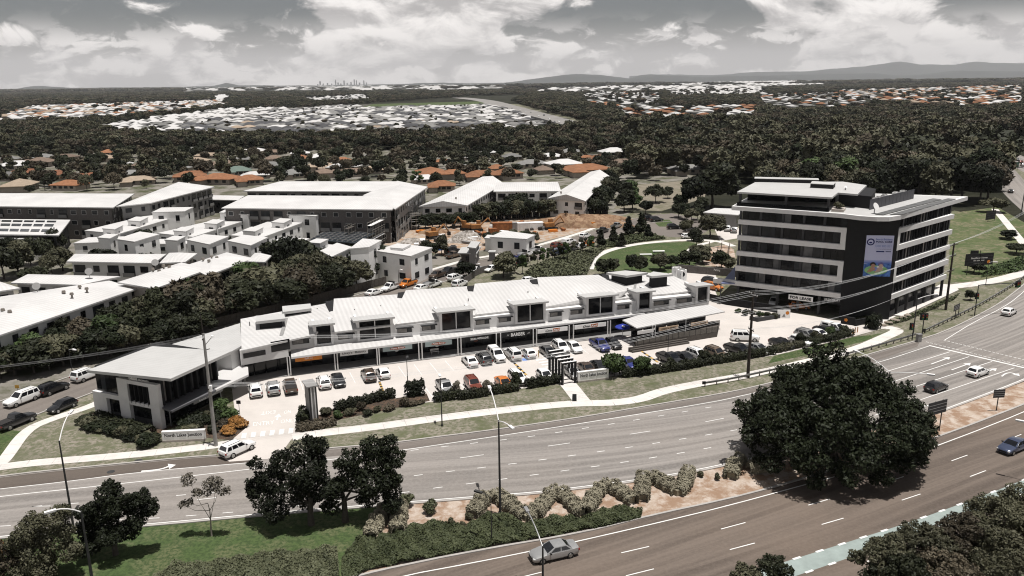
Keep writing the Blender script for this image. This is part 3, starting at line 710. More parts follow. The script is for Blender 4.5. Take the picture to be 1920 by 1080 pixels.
# ---------------------------------------------------------------- the office block
A_, B_, C_, D_ = np.array([45.7, 158.5]), np.array([63.1, 147.5]), np.array([72.2, 146.2]), np.array([91.5, 162.3])
off = thing('office_building', 'six storey charcoal office block with white floor bands and a large pool advert', 'office building', (66, 158, 0))
slabpx = [(1372, 386.5), (1440, 391), (1575, 400.5), (1612, 405), (1645, 407), (1668, 407), (1688, 404), (1705, 399.5), (1815, 368.5), (1715, 365)]
slab = [G(x, y, 20.4) for x, y in slabpx]
lb = slab[0] + (G(1402, 370, 20.4) - slab[0]) * 1.9; slab.append(lb)
BUILT.append([np.array([*p, 0]) for p in (A_, B_, C_, D_)] + [slab[-2], slab[-1]])
E_, F_ = xy(slab[-2]) + np.array([-1.0, -1.5]), xy(slab[-1]) + np.array([1.2, -1.0])
core = [A_, B_, C_, D_, E_, F_]
W1, W2, W3 = Wall(A_, B_), Wall(B_, C_), Wall(C_, D_)
MB().slab(slab, 0.8).obj('roof_slab', M_lightgrey, off)
inner = inset([tuple(p[:2]) for p in slab], 0.7)
MB().sheet(inner, 20.404).obj('roof_deck', M_roofgrey, off)
upper = inset(core, 0.9)
MB().prism(upper, 4.0, 19.6).obj('wall', M_dark, off)
# blind corner that carries the advert
MB().prism([tuple(B_ + W2.n * 0.02), tuple(C_ + W2.n * 0.02), tuple(C_ + np.array([-0.6, 2.2])), tuple(B_ + np.array([0.9, 2.0]))], 0, 19.59).obj('corner_block', M_dark, off)
levels = [(16.77, 17.68), (13.5, 14.5), (10.35, 11.25), (7.15, 8.2), (4.0, 4.95)]
def band(w, u0, u1, z0, z1): return w.part('floor_band', M_lightgrey, off, u0, u1, z0, z1, 0.9, 0.0)
for i, (z0, z1) in enumerate(levels):
 band(W1, -4.5 if i == 4 else 0, W1.L - 0.02, z0, z1); band(W3, 0.06, W3.L - 0.45, z0, z1)
for w, uu, zz in ((W1, W1.L - 1.0, (14.5, 16.77)), (W1, W1.L - 1.0, (8.2, 10.35)), (W3, 0.06, (14.5, 16.77)), (W3, 0.06, (8.2, 10.35))):
 w.part('band_return', M_lightgrey, off, uu, uu + 0.95, zz[0], zz[1], 0.88, -0.01)
M_blind = mat('window_blinds', (0.22, 0.205, 0.19), 0.6, 0.5, 0.7, spec=0.5)
M_blind2 = mat('dim_blinds', (0.075, 0.075, 0.078), 0.3, 0.6, 0.5, spec=0.5)
rows = [(17.68, 19.58), (14.5, 16.77), (11.25, 13.5), (8.2, 10.35), (4.95, 7.15)]
for i, (z0, z1) in enumerate(rows):
 us = [0.3, 4.3, 8.6, 12.6, 16.4, W1.L - (1.1 if i in (1, 3) else 0.1)]
 for a, b in zip(us[:-1], us[1:]):
  n = max(2, int((b - a) / 1.3))
  for k in range(n):
   m = rnd.choices((M_glass, M_glass2, M_blind2), (5, 3, 1.2))[0]
   W1.part('window_pane', m, off, a + 0.28 + (b - a - 0.28) * k / n + 0.03, a + 0.28 + (b - a - 0.28) * (k + 1) / n - 0.03, z0 + 0.03, z1 - 0.03, 0.05, -0.78)
  W1.part('pillar', M_darkgrey, off, a - 0.22, a + 0.22, z0, z1, 0.3, -0.6)
 n = 20; u0 = 1.1 if i in (1, 3) else 0.2
 for k in range(n):
  a = u0 + (W3.L - u0) * k / n; b = u0 + (W3.L - u0) * (k + 1) / n
  m = rnd.choices((M_glass, M_glass2, M_blind2, M_blind), (4, 4, 4, 2.2 if 3 < k < 18 else 0.3))[0]
  W3.part('window_pane', m, off, a + 0.1, b - 0.1, z0 + 0.03, z1 - 0.03, 0.05, -0.78)
  W3.part('mullion', M_dark, off, a - 0.06, a + 0.06, z0, z1, 0.25, -0.55)
# undercroft: columns, back wall, shopfront
for u in (0.6, 4.3, 8.6, 12.6, 16.6): MB().box((*W1.at(u, -0.9), 0), (0.5, 0.5, 4.0), math.atan2(W1.d[1], W1.d[0])).obj('column', M_darkgrey, off)
bw = [W1.at(-3, -13), W1.at(W1.L + 4, -13), W1.at(W1.L + 4, -13.4), W1.at(-3, -13.4)]; MB().prism([tuple(p) for p in bw], 0, 4.0).obj('undercroft_wall', M_dark, off)
for u in (0.5, 4.5, 8.5, 12.5, 16.5, 20.5, 24.6): MB().box((*W3.at(u, -0.7), 0), (0.45, 0.45, 4.0), math.atan2(W3.d[1], W3.d[0])).obj('column', M_darkgrey, off)
for k in range(10): W3.part('shopfront_pane', rnd.choice((M_glass, M_glass2, M_glass)), off, 0.6 + 2.42 * k, 2.9 + 2.42 * k, 0.3, 3.6, 0.06, -2.6)
for u, w_ in ((10.5, 3.6), (17.0, 4.4)): W3.part('shop_sign', M_white, off, u, u + w_, 2.5, 3.5, 0.08, -2.4)
W3.text("D.", M_ink, off, 18.2, 19.6, 2.7, 0.6, -2.3, 0.01)
# penthouse and plant
pp = [G(x, y, 23.2) for x, y in ((1382, 359.5), (1416, 341.5), (1500, 341), (1580, 340.5), (1625, 347), (1608, 364), (1571, 361), (1560, 370))]
ph = MB().slab(pp, 0.35).obj('penthouse_roof', M_roofgrey, off)
pin = inset([tuple(p[:2]) for p in pp], 0.5)
bx0 = [xy(G(x, y, 20.4)) for x, y in ((1571, 385), (1632, 392), (1640, 376), (1580, 366))]
MB().prism([tuple(p) for p in bx0], 20.41, 22.84).obj('plant_room', M_dark, off)
mid = [pp[0] * 0.55 + pp[1] * 0.45, pp[1], pp[3], pp[7] * 0.5 + pp[3] * 0.5]
MB().prism([tuple(p[:2]) for p in inset([tuple(p[:2]) for p in mid], 0.4)], 20.41, 22.84).obj('penthouse_wall', M_glass, off)
wf = Wall(pp[0], pp[7])
for u in (0.6, wf.L * 0.53, wf.L - 0.6): MB().box((*wf.at(u, -0.5), 20.41), (0.45, 0.45, 2.44), math.atan2(wf.d[1], wf.d[0])).obj('penthouse_column', M_darkgrey, off)
wf.part('terrace_balustrade', M_glass, off, 0.2, wf.L - 0.3, 20.41, 21.2, 0.06, 0.35)
ups = Wall(G(1415, 341, 23.21), G(1535, 344, 23.21)); ups.part('roof_upstand', M_dark, off, 0, ups.L, 23.21, 23.9, 0.3, 0); ups.part('upstand_cap', M_roofgrey, off, -0.1, ups.L, 23.905, 24.0, 3.0, 0.1)
sk = [G(x, y, 23.21) for x, y in ((1519, 352), (1562, 354.5), (1566, 350), (1522, 347.5))]
kb = MB().prism([tuple(p[:2]) for p in sk], 23.21, 24.0).obj('skylight_box', M_dark, off); MB().slab([p + np.array([0, 0, 0.9]) for p in sk], 0.1).obj('skylight_lid', M_roofgrey, off)
sc0 = Wall(G(1630, 394, 20.4), G(1713, 372.5, 20.4))
for k in range(12): sc0.part('screen_panel', mat('screen_panel_paint', (0.05, 0.05, 0.058), 0.5, 0.15), off, sc0.L * k / 12 + 0.04, sc0.L * (k + 1) / 12 - 0.04, 20.42, 22.4, 0.08, 0)
for px in ([(1640, 401), (1656, 402.5), (1766, 373.5), (1750, 371.5)], [(1668, 402), (1692, 402), (1793, 373), (1778, 371.5)]):
 q = [G(x, y, 20.55) for x, y in px]; n = 10
 for k in range(n):
  f0, f1 = k / n, (k + 0.95) / n
  MB().slab([q[0] * (1 - f0) + q[3] * f0, q[1] * (1 - f0) + q[2] * f0, q[1] * (1 - f1) + q[2] * f1, q[0] * (1 - f1) + q[3] * f1], 0.06).obj('roof_panel', mat('grey_roof_panel', (0.10, 0.10, 0.098), 0.45, 0.25, 0.8), off)
def ac_unit(x, y, z, label, s=1.0, grp='air conditioning units on the office roof'):
 g = G(x, y, z); t = thing('air_conditioner', label, 'air conditioner', g, grp)
 MB().box(g, (1.0 * s, 0.8 * s, 1.5 * s), 0.6).obj('casing', M_white, t)
 MB().cyl(g + np.array([0, -0.42 * s, 0.95 * s]), g + np.array([0.0, -0.47 * s, 0.95 * s]), 0.33 * s, n=12).obj('fan', M_dark, t)
 MB().box(g + np.array([0, 0, 1.5 * s]), (0.7 * s, 0.6 * s, 0.12)).obj('grille', M_midgrey, t)
for x, y, w in ((1640, 383, 'first white air conditioner behind the screen, next to the plant room'), (1646, 380, 'second white air conditioner behind the screen on the office roof'), (1657, 376, 'white air conditioner in the middle behind the roof screen'), (1678, 371, 'fourth white air conditioner along the dark roof screen'), (1692, 368, 'white air conditioner at the far end of the roof screen')): ac_unit(x, y + 5, 20.42, w, 1.15)
t = thing('roof_vent', 'white roof vent cowl on the penthouse roof of the office', 'roof vent', G(1585, 356, 23.22)); g = G(1585, 356, 23.22)
MB().cyl(g, g + np.array([0, 0, 0.5]), 0.15).obj('pipe', M_steel, t); MB().cyl(g + np.array([0, 0, 0.5]), g + np.array([0, 0, 0.8]), 0.35, 0.1).obj('cowl', M_white, t)
t = thing('satellite_dish', 'pale satellite dish at the front corner of the office roof', 'satellite dish', G(1639, 400, 20.42)); g = G(1639, 400, 20.42)
MB().cyl(g, g + np.array([0, 0, 0.9]), 0.1).obj('mast', M_steel, t); MB().cyl(g + np.array([0, 0, 1.2]), g + np.array([0.15, -0.25, 1.35]), 0.25, 0.75, 14).obj('dish', M_lightgrey, t)
pl = G(1572, 395, 20.42); t = thing('roof_planter', 'leafy planter box on the office roof terrace', 'planter', pl); MB().box(pl, (2.2, 3.2, 0.5), -0.5).obj('box', M_beige, t)
PLANTER = pl
# the advert: a flat print on the blind wall
ua, za = W2.hit(1625, 441); ub, _ = W2.hit(1677, 439.5); _, zb = W2.hit(1619, 517.5)
bw_, bh = ub - ua, za - zb
ad = thing('advert_banner', 'tall pool advert banner with swimmers in a green float', 'advert banner', (*W2.at(ua, 0.05), zb))
P_ = lambda u, v: (ua + bw_ * u, zb + bh * v)     # unit square on the banner
M_lav = mat('lavender_print', (0.52, 0.53, 0.72), 0.6, 0.03, 0.3); M_navy = mat('navy_print', (0.012, 0.02, 0.12), 0.6, 0.1); M_water = mat('water_print', (0.03, 0.09, 0.36), 0.6, 0.5, 2.2, col2=(0.12, 0.25, 0.62))
M_skin = mat('skin_print', (0.42, 0.24, 0.17), 0.7, 0.15, 2.0); M_lime = mat('green_print', (0.18, 0.45, 0.16), 0.6, 0.2, 1.0, col2=(0.35, 0.6, 0.3)); M_hazeblue = mat('pale_blue_print', (0.20, 0.27, 0.55), 0.6, 0.2, 1.5); M_hair = mat('dark_hair_print', (0.02, 0.014, 0.012), 0.7)
W2.part('sheet', M_lav, ad, ua, ub, zb, za, 0.04, 0.08)
def pr(name, m, pts, off): return W2.quad(MB(), [P_(*p) for p in pts], off).obj(name, m, ad)
pr('water', M_water, [(0, 0), (1, 0), (1, 0.31), (0.7, 0.34), (0.3, 0.33), (0, 0.30)], 0.086)
for k in range(4): pr('mist', mat('mist_print_%s' % 'abcd'[k], tuple(np.array((0.10, 0.17, 0.48)) * (1 - k / 4) + np.array((0.45, 0.47, 0.69)) * k / 4), 0.6), [(0, 0.315 + 0.022 * k), (1, 0.315 + 0.022 * k), (1, 0.315 + 0.022 * (k + 1)), (0, 0.315 + 0.022 * (k + 1))], 0.090 + 0.001 * k)
def oval(cx, cy, rx, ry, n=22, a0=0.0): return [(cx + rx * math.cos(a0 + 2 * math.pi * i / n), cy + ry * math.sin(a0 + 2 * math.pi * i / n)) for i in range(n)]
pr('float_ring', M_lime, oval(0.46, 0.155, 0.43, 0.115), 0.097); pr('float_hole', M_hazeblue, oval(0.47, 0.18, 0.24, 0.055), 0.100)
pr('float_stripe', M_white, oval(0.60, 0.235, 0.13, 0.03), 0.101)
for cx, m, hm in ((0.33, M_skin, M_hair), (0.62, mat('pale_skin_print', (0.55, 0.38, 0.32), 0.7, 0.1), mat('cap_print', (0.14, 0.12, 0.30), 0.6, 0.2))):
 pr('swimmer_hair', hm, oval(cx, 0.295, 0.105, 0.055), 0.104); pr('swimmer_face', m, oval(cx + 0.01, 0.255, 0.075, 0.05), 0.107)
 pr('swimmer_arm', m, [(cx - 0.08, 0.22), (cx + 0.09, 0.20), (cx + 0.10, 0.16), (cx - 0.06, 0.11), (cx - 0.2, 0.09), (cx - 0.18, 0.125)], 0.110)
pr('logo_ring', M_navy, oval(0.17, 0.84, 0.145, 0.085), 0.097); pr('logo_disc', M_lav, oval(0.17, 0.84, 0.095, 0.056), 0.100); pr('logo_wave', M_navy, oval(0.17, 0.825, 0.06, 0.02), 0.103)
pr('print_bar', M_navy, [(0.40, 0.595), (0.70, 0.595), (0.70, 0.625), (0.40, 0.625)], 0.097); pr('print_bar', M_navy, [(0.74, 0.60), (0.94, 0.60), (0.94, 0.62), (0.74, 0.62)], 0.097)
def adtext(s, u0, u1, v, h, m, b=0.0): W2.text(s, m, ad, ua + bw_ * u0, ua + bw_ * u1, zb + bh * v, bh * h, 0.10, b)
adtext("North Brisbane", 0.36, 0.95, 0.885, 0.045, mat('blue_print', (0.06, 0.13, 0.42), 0.6)); adtext("POOL CARE", 0.36, 0.95, 0.825, 0.045, M_navy, 0.03)
adtext("1300 900 031", 0.34, 0.93, 0.715, 0.055, M_hazeblue); adtext("www.poolcare.com.au", 0.40, 0.93, 0.66, 0.022, M_navy, 0.01); adtext("cleaning and care to order", 0.36, 0.93, 0.79, 0.015, M_hazeblue)
fl = thing('lease_sign', 'white FOR LEASE board under the lowest band of the office', 'sign', (*W1.at(12, 0.1), 3)); u0, z1 = W1.hit(1479, 551.5); u1, z0 = W1.hit(1524, 565.5); z1b = W1.hit(1524, 557)[1]; z1 = min(z1, z1b)
W1.part('board', M_white, fl, u0, u1, z1 - 1.0, z1, 0.06, 0.10); W1.text("FOR LEASE", M_ink, fl, u0 + 0.3, u1 - 0.3, z1 - 0.78, 0.56, 0.12, 0.03)
fs = thing('company_sign', 'dark BRIDGEBURY name sign beside the lease board', 'sign', (*W1.at(18, 0.1), 3)); u0 = W1.hit(1543, 562)[0]
W1.part('board', M_dark, fs, u0, W1.L + 0.2, 2.75, 3.9, 0.06, 0.06); W1.text("BRIDGEBURY", M_lightgrey, fs, u0 + 0.3, W1.L, 3.25, 0.5, 0.09); W1.text("PROPERTY", M_midgrey, fs, u0 + 1.2, W1.L - 1.0, 2.9, 0.2, 0.09)
# low roofs by its left side
q = [G(x, y, 4.5) for x, y in ((1352, 531), (1378, 531), (1378, 509))]; aw = thing('side_awning', 'blue tinted triangular awning on the left side of the office', 'awning', (*q[0][:2], 0)); MB().slab([q[0], q[1], q[2] + np.array([0, 0, 1.2])], 0.15).obj('canopy', mat('blue_awning', (0.14, 0.16, 0.27), 0.5, 0.1), aw); MB().cyl((*q[0][:2], 0), q[0] - np.array([0, 0, 0.2]), 0.1).obj('post', M_darkgrey, aw)
rw = thing('retaining_wall', 'dark retaining wall with garden in front of the office undercroft', 'wall', G(1400, 580)); pts = GL([(1325, 563), (1362, 572), (1465, 588)])
for a, b in zip(pts[:-1], pts[1:]): MB().wallplate(a, b, 0, 1.5, 0.3).obj('wall_run', M_dark, rw)
pts = GL([(1405, 600), (1420, 604), (1481, 594)])
for a, b in zip(pts[:-1], pts[1:]): MB().wallplate(a, b, 0, 0.8, 0.3).obj('garden_edge', M_darkgrey, rw)
hs_ = Wall(G(1457, 597), G(1481, 597)); ho = thing('hoarding', 'white hoarding with an orange emblem at the end of the retaining wall', 'sign', (*hs_.p0, 0)); hs_.part('board', M_white, ho, 0, hs_.L, 0.05, 1.7, 0.15, 0); hs_.quad(MB(), oval(hs_.L * 0.78, 1.1, 0.35, 0.35), 0.01).obj('emblem', M_orange, ho); hs_.quad(MB(), [(0.9, 0.3), (1.6, 0.3), (1.3, 1.0)], 0.01).obj('print', M_midgrey, ho)
hs_ = Wall(G(1576, 607), G(1602, 611)); ho = thing('entry_wall', 'low black entry wall with an orange emblem beside the parked ute', 'wall', (*hs_.p0, 0)); hs_.part('wall_panel', M_dark, ho, 0, hs_.L, 0, 1.5, 0.3, 0); hs_.quad(MB(), oval(0.9, 0.9, 0.35, 0.35, 5), 0.01).obj('emblem', M_orange, ho)
hs_ = Wall(G(1604, 612), G(1642, 604)); ho = thing('garden_wall', 'dark garden wall with rocks and plants at the office corner', 'wall', (*hs_.p0, 0)); hs_.part('wall_panel', M_dark, ho, 0, hs_.L, 0, 1.2, 0.3, 0)
hs_ = Wall(G(1270, 510), G(1385, 520)); ho = thing('yard_wall', 'long dark wall between the park and the rear yard', 'wall', (*hs_.p0, 0))
for k in range(6): hs_.part('wall_bay', M_brick, ho, hs_.L * k / 6, hs_.L * (k + 1) / 6 - 0.05, 0, 1.8, 0.25, 0)
hs_.text("Parking", M_white, ho, hs_.L * 0.60, hs_.L * 0.70, 0.9, 0.7, 0.03, 0.02)
# ---------------------------------------------------------------- the shopping strip
s0 = xy(G(546, 705)); md = xy(mall_dir); mn = xy(mall_n)
def ML(u, v, z=0.0): p = s0 + md * u + mn * v; return np.array([p[0], p[1], z])
mall = thing('shopping_strip', 'long white roofed row of shops with a front veranda and upper dormers', 'shops', ML(30, 10, 0))
PW = Wall(s0, s0 + md * 60); UW = Wall(ML(0, 2.6), ML(60, 2.6)); GW = Wall(ML(-14, 3.4), ML(62, 3.4))
uR = PW.hit(1209, 590)[0]; uEnd = UW.hit(1328, 585)[0]
BUILT.append([ML(-16, -1), ML(uEnd + 3, -1), ML(uEnd + 3, 24), ML(-16, 24)])
zE = 5.75
MB().prism([tuple(ML(0, 2.6)[:2]), tuple(ML(uEnd, 2.6)[:2]), tuple(ML(uEnd, 17)[:2]), tuple(ML(0, 17)[:2])], 3.3, zE - 0.1).obj('upper_wall', M_lightgrey, mall)
MB().prism([tuple(ML(-9.5, 3.4)[:2]), tuple(ML(uEnd, 3.4)[:2]), tuple(ML(uEnd, 17)[:2]), tuple(ML(-9.5, 17)[:2])], 0, 3.29).obj('shop_wall', M_dark, mall)
MB().prism([tuple(ML(-9.5, -0.1)[:2]), tuple(ML(uR, -0.1)[:2]), tuple(ML(uR, 3.4)[:2]), tuple(ML(-9.5, 3.4)[:2])], 0, 0.14).obj('veranda_floor', M_midgrey, mall)
cp = [G(546, 669, 3.35), G(1209, 587, 3.35), G(1193, 575.5, 3.75), G(545, 656, 3.75)]
ve = MB().slab(cp, 0.22).obj('veranda_roof', M_rooflight, mall); roof_uv(ve, cp)
fa = Wall(cp[0], cp[1]); fa.part('veranda_gutter', M_lightgrey, mall, 0, fa.L, 3.02, 3.34, 0.12, 0.13)
# shop bays between the posts
posts = [546, 629, 634, 708, 712, 786, 792, 859, 865, 931, 939, 1000, 1006, 1067, 1075, 1139, 1144]
pu = [PW.hit(x, 705 - (x - 546) * 0.1195)[0] for x in posts]
for u in pu: MB().box((*PW.at(u), 0.14), (0.16, 0.16, 3.1), ang_m).obj('veranda_post', M_lightgrey, mall)
bays = [(-9, 0), (0, pu[1]), (pu[2], pu[3]), (pu[4], pu[5]), (pu[6], pu[7]), (pu[8], pu[9]), (pu[10], pu[11]), (pu[12], pu[13]), (pu[14], pu[15]), (pu[16], uEnd - 12)]
M_pale = mat('pale_blue_sign', (0.26, 0.31, 0.31), 0.6, 0.05); M_redp = mat('red_brown_print', (0.30, 0.09, 0.05), 0.6, 0.1)
for i, (a, b) in enumerate(bays):
 n = 4
 for k in range(n):
  x0, x1 = a + 0.3 + (b - a - 0.4) * k / n, a + 0.3 + (b - a - 0.4) * (k + 1) / n - 0.06
  UW.part('shop_window', rnd.choice((M_glass, M_glass2, M_glass)), mall, x0, x1, 0.5 if k != 1 else 0.16, 2.7, 0.06, -0.72)
def shop_sign(label, m, bay, f0, f1, z0=2.45, z1=3.05, x=None):
 a, b = bay; u0, u1 = a + (b - a) * f0, a + (b - a) * f1
 t = thing('shop_sign', label, 'sign', (*PW.at(u0), z0)); PW.part('board', m, t, u0, u1, z0, z1, 0.08, -0.12); return t, u0, u1, z0, z1 - z0
t, u0, u1, z0, h = shop_sign('orange patterned shop sign under the left end of the veranda', M_orange, bays[1], 0.12, 0.72, 2.2, 3.0); PW.text("Saffron", M_white, t, u0 + (u1 - u0) * .35, u0 + (u1 - u0) * .65, z0 + .28, .28, -.1)
for k in range(6): PW.quad(MB(), oval(u0 + (u1 - u0) * (0.08 + 0.168 * k), z0 + (0.2 if k % 2 else 0.62), 0.09, 0.09, 8), -0.10).obj('motif', M_redp, t)
t, u0, u1, z0, h = shop_sign("white Lissy's Beauty shop sign under the veranda", M_lightgrey, bays[2], 0.08, 0.78, 2.3, 3.05); PW.text("Lissy's  Beauty", M_ink, t, u0 + .35, u1 - .3, z0 + .16, .46, -.1)
for bi, w in ((3, 'left'), (4, 'right')):
 t, u0, u1, z0, h = shop_sign('pale blue shop sign with a brown oval name, the %s one of two' % w, M_pale, bays[bi], 0.10, 0.84, 2.2, 3.0); c = (u0 + u1) / 2
 PW.quad(MB(), oval(c, z0 + .4, (u1 - u0) * .27, .24), -.105).obj('name_oval', M_redp, t); PW.text("Puppy Bunny", M_white, t, c - (u1 - u0) * .22, c + (u1 - u0) * .22, z0 + .26, .3, -.09, 0.01, 0.3)
 g = PW.at(u0 + (u1 - u0) * .55, -2.55); d_ = MB(); d_.cyl((*g, 1.55), (*(g + PW.n * 0.06), 1.55), 0.36, n=16); d_.obj('round_window_sign', M_lightgrey, t)
t, u0, u1, z0, h = shop_sign('black shop sign with white capital letters next to the barber', M_ink, bays[5], 0.16, 0.86, 2.35, 3.05); PW.text("SELMA WITH LOVE", M_white, t, u0 + .7, u1 - .5, z0 + .16, .36, -.1, 0.02)
rs = thing('route_sign', 'round red route style window sign numbered 69', 'sign', (*PW.at((u0 + u1) / 2, -2.5), 1.3)); c = (u0 + u1) / 2 + 0.3; UW.quad(MB(), oval(c, 1.75, .6, .62, 18), -.60).obj('disc', M_redp, rs); UW.quad(MB(), oval(c, 1.75, .45, .46, 18), -.595).obj('inner_disc', M_ink, rs); UW.text("69", M_white, rs, c - .38, c + .38, 1.45, .5, -.585, 0.02)
t, u0, u1, z0, h = shop_sign('black sign with large white BARBER letters under the veranda', M_ink, bays[6], 0.05, 0.95, 2.3, 3.05); PW.text("BARBER", M_white, t, u0 + (u1 - u0) * .3, u0 + (u1 - u0) * .78, z0 + .06, .6, -.1, 0.02)
for f in (0.16, 0.86): PW.text("//", M_lightgrey, t, u0 + (u1 - u0) * f, u0 + (u1 - u0) * (f + .08), z0 + .2, .3, -.1)
for bi, w in ((7, 'left'), (8, 'right')):
 t, u0, u1, z0, h = shop_sign('white shop sign with black script and orange patch, the %s of the pair' % w, M_white, bays[bi], 0.04, 0.96, 2.3, 3.05)
 PW.quad(MB(), [(u0 + (u1 - u0) * .5, z0 + .12), (u0 + (u1 - u0) * .72, z0 + .04), (u0 + (u1 - u0) * .74, z0 + .7), (u0 + (u1 - u0) * .52, z0 + .66)], -.105).obj('patch', mat('orange_patch', (0.45, 0.12, 0.03), 0.6), t)
 PW.text("One", M_ink, t, u0 + (u1 - u0) * .26, u0 + (u1 - u0) * .48, z0 + .16, .42, -.1, 0.02, 0.35); PW.text("Rail", M_white, t, u0 + (u1 - u0) * .52, u0 + (u1 - u0) * .72, z0 + .18, .38, -.09, 0.02, 0.35)
# bench outside the shop with the round sign
g = ML(*((pu[6] + 2.6), 2.0), 0.14); t = thing('bench', 'pale slatted bench on the veranda in front of a shop window', 'bench', g)
for dx in (-0.6, 0.6): MB().box(g + np.array([md[0] * dx, md[1] * dx, 0]), (0.08, 0.45, 0.45), ang_m).obj('leg', M_steel, t)
for k in range(3): MB().box(g + np.array([mn[0] * (k * .15 - .15), mn[1] * (k * .15 - .15), 0.45]), (1.5, 0.12, 0.04), ang_m).obj('slat', M_lightgrey, t)
for k in range(2): MB().box(g + np.array([mn[0] * .25, mn[1] * .25, 0.6 + .18 * k]), (1.5, 0.04, 0.12), ang_m).obj('back_slat', M_lightgrey, t)
# roof sections, each a step higher at its left back corner
def roof_sec(name, pts, th=0.28):
 q = [G(x, y, z) for x, y, z in pts]; o = MB().slab(q, th).obj(name, M_rooflight, mall); roof_uv(o, [q[0], q[1]]); return q
secs = [[(453, 657, 6.0), (590, 627, 6.0), (640, 582, 7.3), (627, 566, 7.6), (451, 598, 7.2)],
  [(622, 623, 6.0), (740, 609, 6.0), (790, 566, 7.3), (758, 551, 7.7), (626, 560, 8.4)],
  [(730, 609, 6.0), (890, 591, 6.0), (926, 552, 7.3), (886, 536, 7.7), (761, 544, 8.4)],
  [(880, 591, 6.0), (1026, 575, 6.0), (1053, 540, 7.3), (1003, 522, 7.7), (890, 532, 8.4)],
  [(1018, 576, 6.0), (1158, 560, 6.0), (1176, 545, 7.2), (1122, 515, 7.7), (1007, 520, 8.4)],
  [(1152, 561, 6.0), (1222, 553, 6.0), (1257, 550, 6.0), (1320, 542, 6.2), (1250, 512, 7.7), (1140, 510, 8.2)]]
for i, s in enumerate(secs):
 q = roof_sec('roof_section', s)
 if i:      # shade under the raised left edge made as a dark slab, and a pale flashing along it
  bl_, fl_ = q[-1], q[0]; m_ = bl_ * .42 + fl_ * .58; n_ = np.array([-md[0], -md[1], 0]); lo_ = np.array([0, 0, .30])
  MB().slab([bl_ + n_ * 1.5 - lo_, bl_ - lo_ * 1.02 - n_ * .3, m_ - lo_ * 1.02 - n_ * .3, m_ + n_ * .2 - lo_], .9).obj('roof_end_shade', M_dark, mall)
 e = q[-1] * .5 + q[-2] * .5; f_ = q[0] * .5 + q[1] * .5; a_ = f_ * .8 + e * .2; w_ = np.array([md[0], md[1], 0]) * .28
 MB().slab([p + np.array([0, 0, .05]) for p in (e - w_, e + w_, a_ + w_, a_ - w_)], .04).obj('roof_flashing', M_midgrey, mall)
for x, y in ((468, 607), (595, 581), (665, 583), (714, 576), (878, 563), (990, 549), (1075, 537), (1115, 534), (1202, 527), (1230, 530)):
 g = G(x, y, 7.2); MB().cyl(g - np.array([0, 0, 1.2]), g + np.array([0, 0, 0.35]), 0.09, 0.09, 8).obj('vent_pipe', M_midgrey, mall)
# left block: overhangs the entry on the street side
lw0, lw1 = xy(G(452, 684.5, 3.4)), s0 - md * 0.1
LW = Wall(lw0, lw1); bk = [tuple(LW.p0), tuple(LW.p1), tuple(LW.p1 + mn * 12), tuple(LW.p0 + mn * 12)]
MB().prism(bk, 3.3, 5.75).obj('end_block_wall', M_lightgrey, mall)
LW.window(mall, *[LW.hit(456, 668)[0], LW.hit(498, 662)[0]], 4.35, 5.15); u0, u1 = LW.hit(508, 650)[0], LW.hit(543, 640)[0]
LW.part('balcony_opening', M_glass, mall, u0, u1, 4.5, 6.2, 0.1, 0.03); LW.text(" Mortgage Choice", M_white, mall, LW.hit(484, 690)[0], LW.hit(521, 690)[0], 2.75, 0.32, -3.0)
for k in range(4): Wall(lw0 + mn * 3.0, lw1 + mn * 3.0).part('shop_window', M_glass, mall, LW.L * k / 4 + .1, LW.L * (k + 1) / 4 - .1, 0.3, 2.6, 0.06, 0)
Wall(lw0 + mn * 3.0, lw1 + mn * 3.0).part('shop_fascia', mat('navy_fascia', (0.012, 0.018, 0.04), 0.5), mall, 0, LW.L, 2.61, 3.28, 0.06, 0.02)
MB().box((*(lw1 - md * 0.3), 0), (0.16, 0.16, 3.3), ang_m).obj('veranda_post', M_lightgrey, mall); MB().box((*(lw0 + md * 0.3), 0), (0.3, 0.3, 3.3), ang_m).obj('veranda_post', M_midgrey, mall)
# dormers with deep dark openings
def dormer(x0, x1, yt, yb, rx0, rx1, post=True):
 u0, u1 = UW.hit(x0, yb)[0], UW.hit(x1, yb)[0]; zt = 7.35; zb_ = 3.75
 UW.part('dormer_opening', M_glass, mall, u0, u1, zb_ + 0.05, zt - 0.25, 0.12, 0.02)
 for u in (u0, u1): MB().prism([tuple(UW.at(u - 0.22, 0.35)), tuple(UW.at(u + 0.22, 0.35)), tuple(UW.at(u + 0.22, -4.0)), tuple(UW.at(u - 0.22, -4.0))], zb_, zt - 0.15).obj('dormer_wall', M_lightgrey, mall)
 if post: UW.part('dormer_post', M_lightgrey, mall, (u0 + u1) / 2 - .08, (u0 + u1) / 2 + .08, zb_ + .3, zt - .2, 0.1, 0.15)
 UW.part('dormer_sill', M_lightgrey, mall, u0 + .23, u1 - .23, zb_ - 0.05, zb_ + 0.3, 0.3, 0.3)
 q = [np.array([*UW.at(u0 - 0.8, 1.1), zt + 0.25]), np.array([*UW.at(u1 + 0.5, 1.1), zt + 0.25]), np.array([*UW.at(u1 + 0.5, -2.6), zt - 0.1]), np.array([*UW.at(u0 - 0.8, -2.6), zt - 0.1])]
 o = MB().slab(q, 0.3).obj('dormer_roof', M_roofgrey, mall); roof_uv(o, q)
for a in ((592, 624, 612, 645, 581, 627, False), (672, 735, 608, 630, 661, 740), (826, 884, 591, 612, 812, 890), (967, 1020, 575, 594, 953, 1029), (1100, 1150, 558, 578, 1084, 1160), (1195, 1219, 552, 572, 1177, 1226, False), (1304, 1326, 546, 568, 1283, 1332, False)): dormer(*a)
